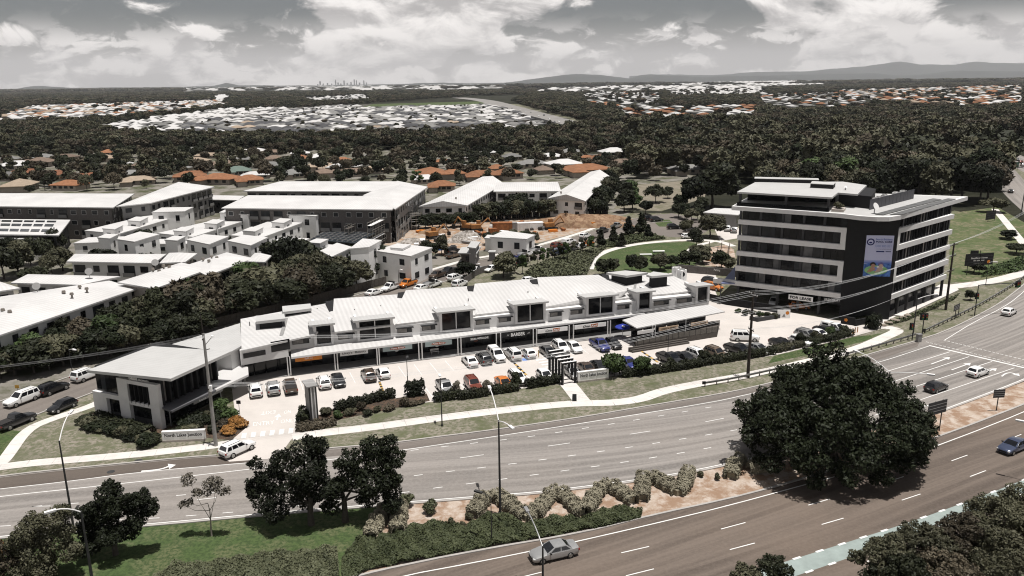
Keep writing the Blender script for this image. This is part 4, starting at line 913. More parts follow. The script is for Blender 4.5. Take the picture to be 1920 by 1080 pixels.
# windows with hoods between them
for x0, x1, y in ((548, 580, 642), (634, 662, 629), (745, 772, 617), (791, 816, 611), (892, 917, 600), (935, 958, 595), (1031, 1053, 583), (1070, 1092, 580), (1158, 1180, 567), (1226, 1254, 563), (1269, 1297, 563)):
 u0, u1 = UW.hit(x0, y)[0], UW.hit(x1, y)[0]; f = UW.part('window', M_dark, mall, u0, u1, 4.35, 5.2, 0.1, 0.05)
 w = (u1 - u0 - .2) / 3; UW.part('pane', M_blind, f, u0 + .08, u0 + .08 + 2 * w, 4.43, 5.12, 0.03, 0.056); UW.part('pane', M_glass2, f, u0 + .14 + 2 * w, u1 - .08, 4.43, 5.12, 0.03, 0.056)
 UW.part('window_hood', M_dark, mall, u0 - .25, u1 + .25, 5.26, 5.34, 0.6, 0.65)
# roof-top plant boxes at both ends
for px in ([(480, 603), (535, 597), (533, 588), (479, 592)], [(530, 585), (584, 578), (582, 569), (529, 574)]):
 q = [G(x, y, 8.1) for x, y in px]; MB().prism([tuple(p[:2]) for p in inset([tuple(p[:2]) for p in q], .5)], 6.0, 7.8).obj('roof_box', M_dark, mall); MB().slab(q, 0.45).obj('roof_box_lid', M_roofgrey, mall)
for px in ([(1137, 511), (1175, 517), (1215, 511), (1172, 507)], [(1212, 515), (1222, 518), (1262, 514), (1225, 509)]):
 q = [G(x, y, 9.0) for x, y in px]; MB().prism([tuple(p[:2]) for p in inset([tuple(p[:2]) for p in q], .5)], 6.5, 8.7).obj('roof_box', M_dark, mall); MB().slab(q, 0.4).obj('roof_box_lid', M_roofgrey, mall)
for x, y, w in ((1268, 521, 'cluster of pale air conditioning boxes at the far end of the shop roof'), (1278, 526, 'pale air conditioner with a bent duct behind the shops')): ac_unit(x, y, 6.2, w, 1.5, 'air conditioning units on the shop roof')
# restaurant end: lower awning, deck with balustrade, blue umbrella
q = [G(x, y, z) for x, y, z in ((1194, 615, 3.5), (1359, 584, 3.5), (1330, 571, 3.9), (1200, 590, 3.9), (1167, 600, 3.7))]; o = MB().slab(q, 0.2).obj('awning_roof', M_rooflight, mall); roof_uv(o, q)
dk = [G(x, y, 1.0) for x, y in ((1195, 646), (1345, 622), (1350, 600), (1185, 625))]
MB().prism([tuple(p[:2]) for p in dk], 0, 1.0).obj('deck', M_timber, mall)
DW = Wall(dk[0], dk[1])
for k in range(14): f = DW.part('balustrade_panel', mat('balustrade_mesh', (0.11, 0.10, 0.088), 0.7, 0.3, 4.0), mall, DW.L * k / 14 + .04, DW.L * (k + 1) / 14 - .04, 1.05, 2.0, 0.05, 0)
for k in range(15): DW.part('balustrade_post', M_dark, mall, DW.L * k / 14 - .03, DW.L * k / 14 + .03, 1.0, 2.08, 0.08, .02)
for k in range(3): DW.part('deck_step', M_timber, mall, -1.8 + .1 * k, DW.L * .6, 0.0, 0.75 - .22 * k, 0.35, .35 * (k + 1))
for x, y in ((1223, 624), (1228, 623), (1285, 611)): g = G(x, y + 12, 1.0); MB().cyl(g, g + np.array([0, 0, 2.5]), .09).obj('awning_post', M_lightgrey, mall)
SW = Wall(xy(DW.at(0, -2.2)), xy(DW.at(DW.L - 2, -2.2)))
for k in range(6): SW.part('restaurant_window', M_glass, mall, SW.L * k / 6 + .1, SW.L * (k + 1) / 6 - .1, 1.0, 3.2, .06, 0)
for i, (f0, f1, s_, lab) in enumerate(((0.28, 0.52, "ORIENTAL DINING", 'beige restaurant sign under the awning, the left one'), (0.68, 0.90, "ASIAN TRADE", 'beige restaurant sign under the awning, the right one'))):
 t = thing('restaurant_sign', lab, 'sign', (*DW.at(DW.L * f0, -.6), 2.6)); DW.part('board', mat('beige_sign', (0.42, 0.31, 0.22), .7, .08), t, DW.L * f0, DW.L * f1, 2.55, 3.2, .08, -.6); DW.text(s_, M_ink, t, DW.L * f0 + .5, DW.L * f1 - .5, 2.72, .3, -.57, .01)
DW.part('white_fascia', M_lightgrey, mall, 0.3, 3.6, 2.6, 3.2, .1, -.5)
g = G(1167, 634, 0); t = thing('umbrella', 'blue market umbrella with white print at the restaurant corner', 'umbrella', g); MB().cyl(g, g + np.array([0, 0, 2.7]), .04).obj('pole', M_steel, t)
mb = MB(); n = 8; r_ = 1.4; mb.add([g + np.array([0, 0, 2.75])] + [g + np.array([r_ * math.cos(2 * math.pi * i / n), r_ * math.sin(2 * math.pi * i / n), 2.15]) for i in range(n)] + [g + np.array([r_ * math.cos(2 * math.pi * i / n), r_ * math.sin(2 * math.pi * i / n), 1.98]) for i in range(n)], [(0, 1 + i, 1 + (i + 1) % n) for i in range(n)] + [(1 + i, 9 + i, 9 + (i + 1) % n, 1 + (i + 1) % n) for i in range(n)])
mb.obj('canopy', mat('blue_canvas', (0.02, 0.035, 0.26), .8), t)
mb = MB(); mb.add([g + np.array([-.3, -.95, 2.40]), g + np.array([.3, -.95, 2.40]), g + np.array([.2, -.55, 2.57]), g + np.array([-.2, -.55, 2.57])], [(0, 1, 2, 3)]); mb.obj('print', M_white, t)
# ---------------------------------------------------------------- the corner shop with the skillion roof
bl = thing('corner_building', 'two storey dark glass corner building with a pale flat roof and white columns', 'building', (-50, 105, 0))
F0, L0 = np.array([-47.6, 99.9]), np.array([-59.0, 105.0]); dR = np.array([4.6, 11.1]); R0 = F0 + dR * 1.0; K0 = L0 + dR * 1.0
BUILT.append([np.array([*p, 0]) for p in (L0, F0, R0, K0)]); BUILT.append(GL([(289, 757), (322, 770), (466, 702), (447, 683)], 3.1))
MB().prism([tuple(p) for p in inset([L0, F0, R0, K0], .45)], 0, 7.35).obj('wall', M_dark, bl)
q = [G(x, y, 7.7) for x, y in ((320, 710), (434, 658.5), (285, 649), (163, 694))]; o = MB().slab(q, .4).obj('roof', M_roofgrey, bl); roof_uv(o, q)
qc = [G(x, y, 6.2) for x, y in ((310, 649), (434, 659), (453, 648), (450, 606))]; o = MB().slab(qc, .3).obj('link_roof', M_roofgrey, bl); roof_uv(o, qc)
MB().prism([tuple(p[:2]) for p in inset([tuple(p[:2]) for p in qc], .5)], 0, 5.9).obj('link_wall', M_lightgrey, bl)
BW = Wall(L0, F0); RW = Wall(F0, R0)
for x0, y0, x1, y1 in ((290, 725, 309, 806), (232, 717, 250, 797)): u0, u1 = BW.hit(x0, y1)[0], BW.hit(x1, y1)[0]; BW.part('column', M_lightgrey, bl, u0, min(u1, BW.L + .1), 0, 6.4, .7, .15)
uc0, uc1 = BW.hit(250, 797)[0], BW.hit(290, 806)[0]; ul0, ul1 = BW.hit(181, 781)[0], BW.hit(206, 786)[0]; um = BW.hit(232, 790)[0]
BW.part('beam', M_lightgrey, bl, uc0, uc1, 5.85, 6.38, .65, .13); BW.part('beam', M_lightgrey, bl, uc0, uc1, 2.75, 3.25, .65, .10); BW.part('beam', M_lightgrey, bl, ul0 + .02, um, 3.0, 3.65, .6, .08); BW.part('white_panel', M_lightgrey, bl, ul0, ul1, 0, 3.0, .5, .08)
for k in range(5): BW.part('window_pane', M_glass2 if k == 1 else M_glass, bl, .3 + (um - .4) * k / 5, .3 + (um - .4) * (k + 1) / 5 - .06, 3.7, 7.2, .05, -.38)
for k in range(4): BW.part('window_pane', M_glass, bl, uc0 + (uc1 - uc0) * k / 4 + .03, uc0 + (uc1 - uc0) * (k + 1) / 4 - .03, 3.3, 5.8, .05, -.38)
for k in range(4): BW.part('window_pane', M_glass, bl, uc0 + (uc1 - uc0) * k / 4 + .03, uc0 + (uc1 - uc0) * (k + 1) / 4 - .03, .9, 2.7, .05, -.38); BW.part('spandrel_panel', M_darkgrey, bl, uc0 + (uc1 - uc0) * k / 4 + .03, uc0 + (uc1 - uc0) * (k + 1) / 4 - .03, .05, .85, .05, -.36)
for k in range(3): BW.part('window_pane', M_glass, bl, ul1 + (um - ul1) * k / 3 + .03, ul1 + (um - ul1) * (k + 1) / 3 - .03, .9, 2.95, .05, -.38); BW.part('spandrel_panel', M_darkgrey, bl, ul1 + (um - ul1) * k / 3 + .03, ul1 + (um - ul1) * (k + 1) / 3 - .03, .05, .85, .05, -.36)
for k in range(5): u = uc0 + (uc1 - uc0) * (k + .5) / 5; BW.part('fin', M_dark, bl, u - .06, u + .06, 3.0, 5.8, .6, .1)
for k in range(9): u = .6 + k * 1.25; RW.part('fin', M_dark, bl, u - .12, u + .12, 3.3, 7.0, .7, .35); RW.part('window_pane', rnd.choice((M_blind, M_blind2, M_glass2)), bl, u + .15, u + 1.05, 3.5, 6.8, .05, -.38)
aq = [G(x, y, 3.1) for x, y in ((289, 758), (322, 770), (466, 702), (465, 688), (447, 683), (398, 700))]; ml_, mr_ = aq[1] * .45 + aq[2] * .55, aq[0] * .25 + aq[5] * .75; MB().slab([aq[0], aq[1], ml_, mr_], .3).obj('awning', mat('shaded_awning_sheet', (.10, .10, .107), .6, .1), bl); MB().slab([mr_, ml_, aq[2], aq[3], aq[4], aq[5]], .31).obj('awning_end', M_rooflight, bl)  # left slab darker: the shade on the awning put into its sheet colour
for x, y in ((321, 798), (415, 752)): g = G(x, y); MB().cyl(g, g + np.array([0, 0, 2.8]), .09).obj('awning_post', M_steel, bl)
for k in range(7): RW.part('shopfront_pane', M_glass, bl, .5 + 1.6 * k, 1.95 + 1.6 * k, .15, 2.7, .05, -.38)
BW.text("belle", M_white, bl, BW.L - 4.9, BW.L - 3.3, 6.55, .55, .2, .02); BW.text("PROPERTY", M_white, bl, BW.L - 3.1, BW.L - 1.2, 6.6, .25, .2, .01)
aw_ = Wall(aq[1], aq[2]); aw_.part('sign_board', M_midgrey, bl, 4.0, 9.5, 2.35, 2.8, .08, -.2); aw_.text("belle", M_white, bl, 5.0, 6.3, 2.42, .32, -.18, .01); aw_.text("PROPERTY", M_white, bl, 6.5, 8.2, 2.45, .18, -.18)
# ---------------------------------------------------------------- apartments and townhouses
BD = building
BD('apartment_building', 'nearest long pale roofed apartment block at the left edge', [(-80, 655), (257, 541), (205, 526), (-80, 568)], 6.4, 2, M_lightgrey, rise=1.4, balcony=.3, group='low apartment blocks')
BD('apartment_building', 'apartment block with a white roof and grey end wall right behind the nearest one', [(220, 529), (290, 541), (391, 504), (340, 492)], 7.4, 2, M_beige, rise=1.2, balcony=.25, group='low apartment blocks')
BD('apartment_building', 'white roofed apartment block just left of the leafy tree belt', [(350, 497), (388, 517), (475, 484), (425, 473)], 7.4, 2, M_beige, rise=1.2, balcony=.25, group='low apartment blocks')
BD('apartment_building', 'short beige apartment wing with small windows beside a carport', [(462, 490), (497, 491), (509, 479), (478, 474)], 7.2, 2, M_beige, rise=.8, group='low apartment blocks')
BD('townhouse_row', 'two storey row of cream townhouses with trees in front', [(125, 490), (289, 493), (312, 476), (140, 476)], 7.0, 2, M_lightgrey, rise=.8, balcony=.3, group='townhouse rows')
BD('townhouse_row', 'shorter cream townhouse row to the right of the tree fronted one', [(299, 493), (347, 491), (370, 475), (317, 474)], 7.0, 2, M_beige, rise=.8, group='townhouse rows')
BD('house', 'white roofed low building at the left edge above the nearest block', [(-70, 556), (38, 540), (0, 528), (-70, 536)], 6.5, 2, M_lightgrey, rise=.9)
BD('house', 'white roofed building half hidden behind the nearest apartment roof', [(20, 530), (150, 534), (226, 518), (52, 514)], 6.5, 2, M_lightgrey, rise=.6)
t, foot, ev = BD('school_hall', 'white flat roofed hall with dark solar strips at the left edge', [(-60, 438), (110, 441), (132, 412), (-60, 410)], 7.0, 2, M_darkgrey, rise=0, flat=True, wins=True)
e = [np.array(p) for p in GL([(-60, 438), (110, 441), (132, 412), (-60, 410)], 7.03)]
for f0, f1 in ((.18, .32), (.52, .66), (.80, .9)):
 a = e[0] * (1 - f0) + e[3] * f0; b = (e[1] * (1 - f0) + e[2] * f0); c_ = e[1] * (1 - f1) + e[2] * f1; d_ = e[0] * (1 - f1) + e[3] * f1
 for k in range(8): g0, g1 = k / 8, (k + .94) / 8 * .98; MB().slab([p + np.array([0, 0, .12]) for p in (a * (1 - g0) + b * g0 * .9 + a * g0 * .1, a * (1 - g1) + b * g1 * .9 + a * g1 * .1, d_ * (1 - g1) + c_ * g1 * .9 + d_ * g1 * .1, d_ * (1 - g0) + c_ * g0 * .9 + d_ * g0 * .1)], .08).obj('solar_panel', M_glass2, t)
BD('school_block', 'white walled block with dark windows below the solar roofed hall', [(-60, 452), (80, 446), (84, 434), (-60, 436)], 6.0, 2, M_white, rise=0, flat=True, over=.3, every=6)
BD('apartment_building', 'long three storey brick apartment wing with a big white roof, left part', [(-60, 386), (212, 389), (252, 363), (-40, 362)], 10.0, 3, M_brick, rise=1.3, balcony=.25, group='brick apartment wings')
BD('apartment_building', 'angled right wing of the long brick apartments with a white roof', [(218, 387), (284, 380), (402, 350), (335, 341)], 10.0, 3, M_midgrey, rise=1.3, balcony=.3, group='brick apartment wings')
BD('apartment_building', 'back wing of the courtyard apartments with a wide white roof', [(456, 358), (720, 359), (748, 340), (525, 340)], 10.0, 3, M_midgrey, rise=1.2, balcony=.35, group='courtyard apartment wings')
BD('apartment_building', 'front wing of the courtyard apartments with a wide white roof', [(415, 390), (735, 393), (760, 368), (465, 366)], 10.0, 3, M_brick, rise=1.2, balcony=.35, group='courtyard apartment wings')
BD('apartment_building', 'right wing of the courtyard apartments with gabled bays', [(680, 366), (741, 392), (802, 350), (745, 339)], 10.05, 3, M_midgrey, rise=1.3, balcony=.4, group='courtyard apartment wings')
BD('apartment_building', 'white gabled retirement block, left wing, facing the works yard', [(785, 387), (876, 385), (945, 344), (905, 331)], 6.3, 2, M_white, rise=1.6, gable=True, balcony=.25, group='white gabled wings')
BD('apartment_building', 'white gabled retirement block, middle wing with awnings', [(925, 359), (1052, 358), (1046, 341), (930, 342)], 6.6, 2, M_white, rise=1.4, balcony=.35, group='white gabled wings')
BD('apartment_building', 'white gabled retirement block, right wing next to the park', [(1026, 372), (1098, 377), (1143, 330), (1107, 322)], 6.3, 2, M_white, rise=1.8, gable=True, balcony=.2, group='white gabled wings')
BD('shed', 'low white roofed pavilion between the brick and courtyard apartments', [(392, 374), (446, 375), (459, 367), (396, 366)], 5.0, 1, M_darkgrey, rise=.5)
cubes = [((284, 398), (346, 396), (363, 388), (303, 389), 8.2, 'white cube townhouse nearest the brick apartments'), ((158, 432), (224, 438), (315, 411), (283, 402), 6.0, 'long white sawtooth roofed townhouse row at the left'), ((137, 456), (215, 453), (240, 443), (165, 445), 5.2, 'low white flat roofed townhouse at the left end of the row'), ((218, 448), (252, 453), (299, 439), (262, 434), 7.8, 'tall white townhouse with a long dark upper window'), ((295, 437), (362, 444), (464, 412), (430, 406), 6.0, 'long white townhouse roof in the middle of the estate'), ((287, 457), (350, 457), (360, 447), (300, 448), 5.0, 'low white townhouse behind a dense round tree'), ((349, 449), (392, 458), (429, 443), (382, 439), 7.8, 'white townhouse with two small square windows, middle of the row'), ((411, 398), (465, 402), (501, 392), (430, 389), 8.2, 'white cube townhouse in front of the courtyard apartments'), ((432, 441), (492, 445), (581, 412), (525, 407), 6.0, 'white townhouse roof with scaffold along its right edge'), ((527, 401), (592, 405), (616, 394), (558, 392), 8.2, 'white cube townhouse next to the scaffolded works'), ((426, 451), (470, 460), (502, 445), (457, 440), 7.8, 'white townhouse right of the two window one'), ((505, 455), (547, 463), (580, 447), (530, 444), 7.8, 'white townhouse above the dark tree clump'), ((560, 467), (597, 473), (641, 460), (590, 456), 5.5, 'low white townhouse with a flat roof left of the tall white gable wall'), ((600, 470), (622, 481), (661, 463), (632, 455), 7.6, 'white townhouse with a big square window facing the garden'), ((655, 466), (692, 463), (716, 450), (680, 447), 9.0, 'tallest white townhouse with two dark windows near the street'), ((704, 470), (770, 480), (811, 464), (745, 456), 7.0, 'white townhouse at the street corner with a garage')]
for x, y, lab in ((205, 426, 'small raised white cube at the left end of the long sawtooth row'), (252, 411, 'small raised white cube on the long sawtooth row'), (338, 430, 'small raised white cube at the near end of the middle long roof'), (396, 416, 'small raised white cube half way up the middle long roof'), (468, 430, 'small raised white cube at the near end of the scaffolded row'), (522, 414, 'small raised white cube at the far end of the scaffolded row'), (196, 443, 'small white cube behind the low townhouse at the left'), (322, 447, 'small white cube behind the dense round tree'), (590, 452, 'small white cube behind the formwork corner'), (745, 462, 'small white cube on the street corner townhouse')): cubes.append(((x - 14, y + 2), (x + 10, y + 4), (x + 26, y - 4), (x + 3, y - 5), 7.6, lab))
for fl_, fr_, br_, bl_, z, lab in cubes: BD('townhouse', lab, [fl_, fr_, br_, bl_], z, 2, M_white, M_roofwhite, rise=0, flat=True, over=.15, group='white flat roofed townhouses', every=4.2)
# attached lower garages of the townhouses, part of the same white row
for (fl_, fr_, br_, bl_), z, lab in (([(662, 483), (692, 487), (708, 478), (682, 474)], 3.4, 'white garage wing beside the tallest townhouse'), ([(725, 490), (752, 492), (760, 484), (735, 482)], 3.4, 'white garage wing with a grey roller door at the street corner'), ([(560, 485), (590, 487), (600, 478), (572, 476)], 3.2, 'white garage wing behind the dark tree clump'), ([(330, 466), (352, 468), (362, 461), (342, 459)], 3.2, 'white garage wing in the middle of the townhouse row')):
 t, foot, ev = BD('garage', lab, [fl_, fr_, br_, bl_], z, 1, M_white, M_roofwhite, rise=0, flat=True, over=.12, wins=False, group='townhouse garages')
 w = [Wall(foot[i], foot[(i + 1) % 4]) for i in range(4)]; w = max(w, key=lambda k: facing(k.p0, k.p1)); w.part('roller_door', M_midgrey, t, w.L * .15, w.L * .85, .05, 2.3, .06, .04)
BD('site_office', 'long low white building beside the works yard', [(918, 444), (988, 448), (1004, 440), (945, 432)], 4.5, 1, M_white, rise=0, flat=True, over=.2, every=5)
BD('site_office', 'small white building attached to the left of the long low one', [(908, 446), (922, 447), (930, 441), (914, 440)], 3.8, 1, M_white, rise=0, flat=True, over=.2)
BD('sales_office', 'small grey roofed sales office at the street corner', [(858, 474), (894, 475), (902, 462), (866, 463)], 3.2, 1, M_timber, M_roofgrey, rise=0, flat=True, over=.8, every=3)
BD('sales_office', 'taller grey skillion part behind the small sales office', [(876, 463), (892, 465), (901, 453), (884, 452)], 4.8, 1, M_midgrey, M_roofgrey, rise=0, flat=True, over=.4)
BD('kiosk', 'small grey utility hut beside the street', [(915, 472), (929, 472), (930, 469), (917, 469)], 2.6, 1, M_midgrey, M_roofgrey, rise=0, flat=True, over=.2, wins=False)
BD('community_hall', 'low white roofed building between the park and the office block', [(1318, 398), (1384, 403), (1398, 392), (1340, 390)], 4.5, 1, M_midgrey, rise=0, flat=True, over=.7, every=5)
for px, lab in (([(496, 520), (520, 524), (534, 511), (512, 508)], 'pale carport roof among the trees'), ([(594, 525), (622, 527), (636, 516), (612, 514)], 'white carport roof hidden in the tree belt')):
 q = GL(px, 2.8); t = thing('carport', lab, 'carport', (*q[0][:2], 0), 'carports'); o = MB().slab(q, .2).obj('roof', M_rooflight, t); roof_uv(o, q)
 for p in q: c = sum(q) / 4; s_ = p + (c - p) * .08; MB().cyl((s_[0], s_[1], 0), (s_[0], s_[1], 2.6), .08).obj('post', M_midgrey, t)
# roof ventilators
vent_me = MB().cyl((0, 0, -.3), (0, 0, .35), .18).cyl((0, 0, .35), (0, 0, .75), .38, .30, 10).mesh('roof_ventilator'); vent_me.materials.append(mat('ventilator_metal', (.18, .16, .14), .5, .2))
for x, y, z, w in ((6, 586, 7.2, 'near'), (19, 589, 7.2, 'near'), (120, 552, 7.6, 'near'), (135, 556, 7.6, 'near'), (150, 542, 7.6, 'near'), (163, 546, 7.6, 'near'), (287, 509, 8.2, 'second'), (299, 512, 8.2, 'second'), (307, 503, 8.2, 'second'), (318, 505, 8.2, 'second'), (381, 490, 8.2, 'third'), (392, 493, 8.2, 'third'), (397, 485, 8.2, 'third'), (407, 487, 8.2, 'third'), (855, 374, 7.4, 'gabled'), (1052, 363, 7.6, 'gabled')):
 o = bpy.data.objects.new('roof_ventilator', vent_me); COL.objects.link(o); o.location = tuple(G(x, y, z - .1)); lab = {'near': 'round brown roof ventilator on the nearest apartment roof', 'second': 'round brown roof ventilator on the second apartment roof', 'third': 'round brown roof ventilator on the roof left of the tree belt', 'gabled': 'roof ventilator on a white gabled wing'}[w]
 tag(o, lab, 'roof vent', {'near': 'ventilators on the nearest roof', 'second': 'ventilators on the second roof', 'third': 'ventilators on the third roof', 'gabled': 'ventilators on the gabled roofs'}[w])
for x, y, z, lab in ((70, 545, 7.4, 'grey satellite dish near the left end of the nearest apartment roof'), (168, 517, 8, 'grey satellite dish standing on the half hidden white roof'), (292, 500, 8.2, 'grey satellite dish on the second apartment roof'), (267, 475, 8.0, 'white satellite dish on the cream townhouse row')):
 g = G(x, y, z - .6); t = thing('satellite_dish', lab, 'satellite dish', g, 'satellite dishes on the apartment roofs'); MB().cyl(g - np.array([0, 0, .5]), g + np.array([0, 0, .8]), .06).obj('mast', M_steel, t); MB().cyl(g + np.array([0, 0, .8]), g + np.array([.1, -.3, 1.0]), .2, .75, 14).obj('dish', M_midgrey, t)
# fence along the back of the street
def fence(px, h, label, m=M_timber, board=1.2, name='fence', cat='fence'):
 ln = smoothline(GL(px), 200, 1); L = sum(float(np.linalg.norm(b - a)) for a, b in zip(ln[:-1], ln[1:])); n = min(260, max(2, int(L / board))); q = resample(ln, n + 1)
 t = thing(name, label, cat, (*q[0][:2], 0))
 for a, b in zip(q[:-1], q[1:]): MB().wallplate(a + (b - a) * .02, b - (b - a) * .02, 0.02, h + rnd.uniform(-.03, .03), .06).obj('fence_panel', m, t)
 return t
fence([(-40, 705), (60, 690), (140, 672), (300, 640), (420, 610), (560, 578), (650, 553), (725, 533)], 1.9, 'long dark timber fence along the street behind the shops')
fence([(745, 512), (770, 500), (806, 488)], 1.5, 'dark slat fence in front of the corner townhouse', M_dark)
fence([(1140, 402), (1118, 400), (1060, 403), (980, 409), (900, 413), (800, 424)], 1.8, 'dark fence behind the works yard under the tree row', M_dark, 2.5)
fence([(870, 533), (880, 528), (895, 515), (930, 505)], 1.6, 'brick wall at the rear corner of the shops', M_brick, 1.5, 'wall', 'wall')
# ================================================================ VEGETATION
def leaf_mat(name, col, col2, rough=0.6, spec=0.16, vscale=0.9, objvar=0.35):
 m = mat(name, col, rough, 0.0, vscale, col2=col2, spec=spec, objvar=objvar, detail=6); return m
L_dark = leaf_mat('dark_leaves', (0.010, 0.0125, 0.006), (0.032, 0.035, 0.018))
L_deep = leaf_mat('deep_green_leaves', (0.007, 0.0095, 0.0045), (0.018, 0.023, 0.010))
L_olive = leaf_mat('olive_leaves', (0.038, 0.040, 0.022), (0.10, 0.094, 0.060))
L_brown = leaf_mat('brownish_leaves', (0.036, 0.029, 0.019), (0.095, 0.080, 0.055))
L_fresh = leaf_mat('fresh_green_leaves', (0.025, 0.042, 0.014), (0.060, 0.085, 0.030))
L_pale = leaf_mat('pale_leaves', (0.08, 0.075, 0.055), (0.19, 0.17, 0.135), objvar=0.15)
L_hedge = leaf_mat('pale_hedge_leaves', (0.13, 0.115, 0.08), (0.31, 0.285, 0.21), vscale=2.2, objvar=0.1)
L_cover = leaf_mat('ground_cover_leaves', (0.028, 0.036, 0.016), (0.075, 0.085, 0.042), vscale=1.0, objvar=0.05)
L_cover2 = leaf_mat('dry_cover_leaves', (0.042, 0.048, 0.025), (0.115, 0.12, 0.07), vscale=1.0, objvar=0.05)
L_rust = leaf_mat('rust_leaves', (0.16, 0.07, 0.018), (0.34, 0.17, 0.05), objvar=0.1)
L_gum = leaf_mat('grey_gum_leaves', (0.07, 0.062, 0.05), (0.14, 0.125, 0.10), objvar=0.1)
M_bark = mat('bark', (0.055, 0.047, 0.040), 0.9, 0.3, 4.0); M_barkpale = mat('pale_bark', (0.26, 0.23, 0.20), 0.85, 0.25, 3.0)
def leaves(centres, radii, n, size, seed, squash=0.8, inner=0.25, flat=0.0, up=0.35):
 """leaf quads spread through a set of lobes; returns (verts, faces) as numpy arrays"""
 r = np.random.default_rng(seed); centres = np.array(centres, float); radii = np.array(radii, float)
 w = radii ** 2; idx = r.choice(len(radii), n, p=w / w.sum())
 d = r.normal(size=(n, 3)); d /= np.linalg.norm(d, axis=1)[:, None]
 rad = np.where(r.random(n) < inner, r.uniform(0.35, 0.8, n), r.uniform(0.78, 1.10, n))
 c = centres[idx] + d * (radii[idx] * rad)[:, None] * np.array([1, 1, squash])
 nrm = d * 0.75 + r.normal(size=(n, 3)) * 0.55 + np.array([0, 0, up]); nrm /= np.linalg.norm(nrm, axis=1)[:, None]
 a = np.cross(nrm, r.normal(size=(n, 3))); a /= np.linalg.norm(a, axis=1)[:, None]; b = np.cross(nrm, a)
 s = size * r.uniform(0.6, 1.4, n)[:, None]; bow = nrm * s * 0.25
 v = np.empty((n, 4, 3)); v[:, 0] = c - a * s; v[:, 1] = c + b * s * 0.55 - bow; v[:, 2] = c + a * s; v[:, 3] = c - b * s * 0.55 - bow
 return v.reshape(-1, 3), n
def leaf_mesh(name, v, n, m):
 me = bpy.data.meshes.new(name); me.vertices.add(4 * n); me.vertices.foreach_set('co', v.astype(np.float32).ravel())
 me.loops.add(4 * n); me.loops.foreach_set('vertex_index', np.arange(4 * n, dtype=np.int32)); me.polygons.add(n)
 me.polygons.foreach_set('loop_start', np.arange(0, 4 * n, 4, dtype=np.int32)); me.polygons.foreach_set('loop_total', np.full(n, 4, dtype=np.int32))
 me.materials.append(m); me.update(calc_edges=True); return me
def crown_lobes(kind, seed, H=1.0, Wd=0.5):
 """lobes of a crown for a tree of height H and half-width Wd"""
 r = random.Random(seed); C, R = [], []
 def add(x, y, z, q): C.append((x, y, z)); R.append(q)
 if kind == 'round':
  for i in range(13):
   a = r.uniform(0, 6.28); t = r.random(); q = Wd * r.uniform(.30, .46); rr = (Wd - q) * math.sqrt(r.random()) * 1.15; z = H * (.40 + .42 * t)
   add(rr * math.cos(a), rr * math.sin(a), z - rr * .25, q)
  add(0, 0, H * .62, Wd * .55)
 elif kind == 'spread':
  for i in range(17):
   a = i * 2.4 + r.uniform(-.4, .4); rr = Wd * math.sqrt((i + .5) / 17) * .82; q = Wd * r.uniform(.22, .34); z = H * (.86 - .38 * (rr / Wd) ** 2) - q * .5 + r.uniform(-.06, .05) * H
   add(rr * math.cos(a), rr * math.sin(a), z, q)
  add(0, 0, H * .55, Wd * .45)
 elif kind == 'gum':
  for i in range(12):
   a = r.uniform(0, 6.28); q = Wd * r.uniform(.20, .36); rr = (Wd - q) * math.sqrt(r.random()) * 1.1; z = H * r.uniform(.45, .92)
   add(rr * math.cos(a) * (1.25 - z / H * .5), rr * math.sin(a) * (1.25 - z / H * .5), z, q)
 elif kind == 'cone':
  for i in range(11):
   t = i / 10; q = Wd * (.75 - .55 * t); a = r.uniform(0, 6.28); add(math.cos(a) * Wd * .25 * (1 - t), math.sin(a) * Wd * .25 * (1 - t), H * (.25 + .70 * t), q)
 elif kind == 'bush':
  for i in range(8):
   a = r.uniform(0, 6.28); q = Wd * r.uniform(.35, .55); rr = (Wd - q) * r.random() * 1.2; add(rr * math.cos(a), rr * math.sin(a), H * r.uniform(.3, .62), min(q, H * .5))
 return C, R
def trunk_mb(C, H, th, r0, seed, lo=0.3):
 r = random.Random(seed); mb = MB(); top = H * .55; p = [np.array([0, 0, 0.0])]
 for k in range(1, 5): p.append(np.array([r.uniform(-.03, .03) * H * k / 4, r.uniform(-.03, .03) * H * k / 4, top * k / 4]))
 for k in range(4): mb.cyl(p[k], p[k + 1], r0 * (1.15 - .2 * k), r0 * (.95 - .2 * k), 7, False)
 for i, c in enumerate(C):
  if i % 2: continue
  b = p[2 + (i // 2) % 3]; c = np.array(c); m = b * .45 + c * .55 + np.array([0, 0, -.05 * H]); mb.cyl(b, m, r0 * .42, r0 * .25, 5, False); mb.cyl(m, c, r0 * .25, r0 * .08, 5, False)
 return mb
TREES = {}
for kd, nvar, n, sz in (('round', 4, 2600, .052), ('spread', 3, 2800, .046), ('gum', 4, 2000, .048), ('cone', 2, 1600, .055), ('bush', 3, 1100, .09)):
 for v_ in range(nvar):
  Wd = {'round': .42, 'spread': .62, 'gum': .36, 'cone': .24, 'bush': .62}[kd]; C, R = crown_lobes(kd, 100 + v_ * 7 + len(kd), 1.0, Wd)
  v, k = leaves(C, R, n, sz, 50 + v_, up=.3); cm = leaf_mesh('crown', v, k, L_dark); tm = trunk_mb(C, 1.0, 0, .022, v_).mesh('trunk'); tm.materials.append(M_bark); TREES[(kd, v_)] = (tm, cm, Wd)
NV = {'round': 4, 'spread': 3, 'gum': 4, 'cone': 2, 'bush': 3}
TREE_COUNT = [0]
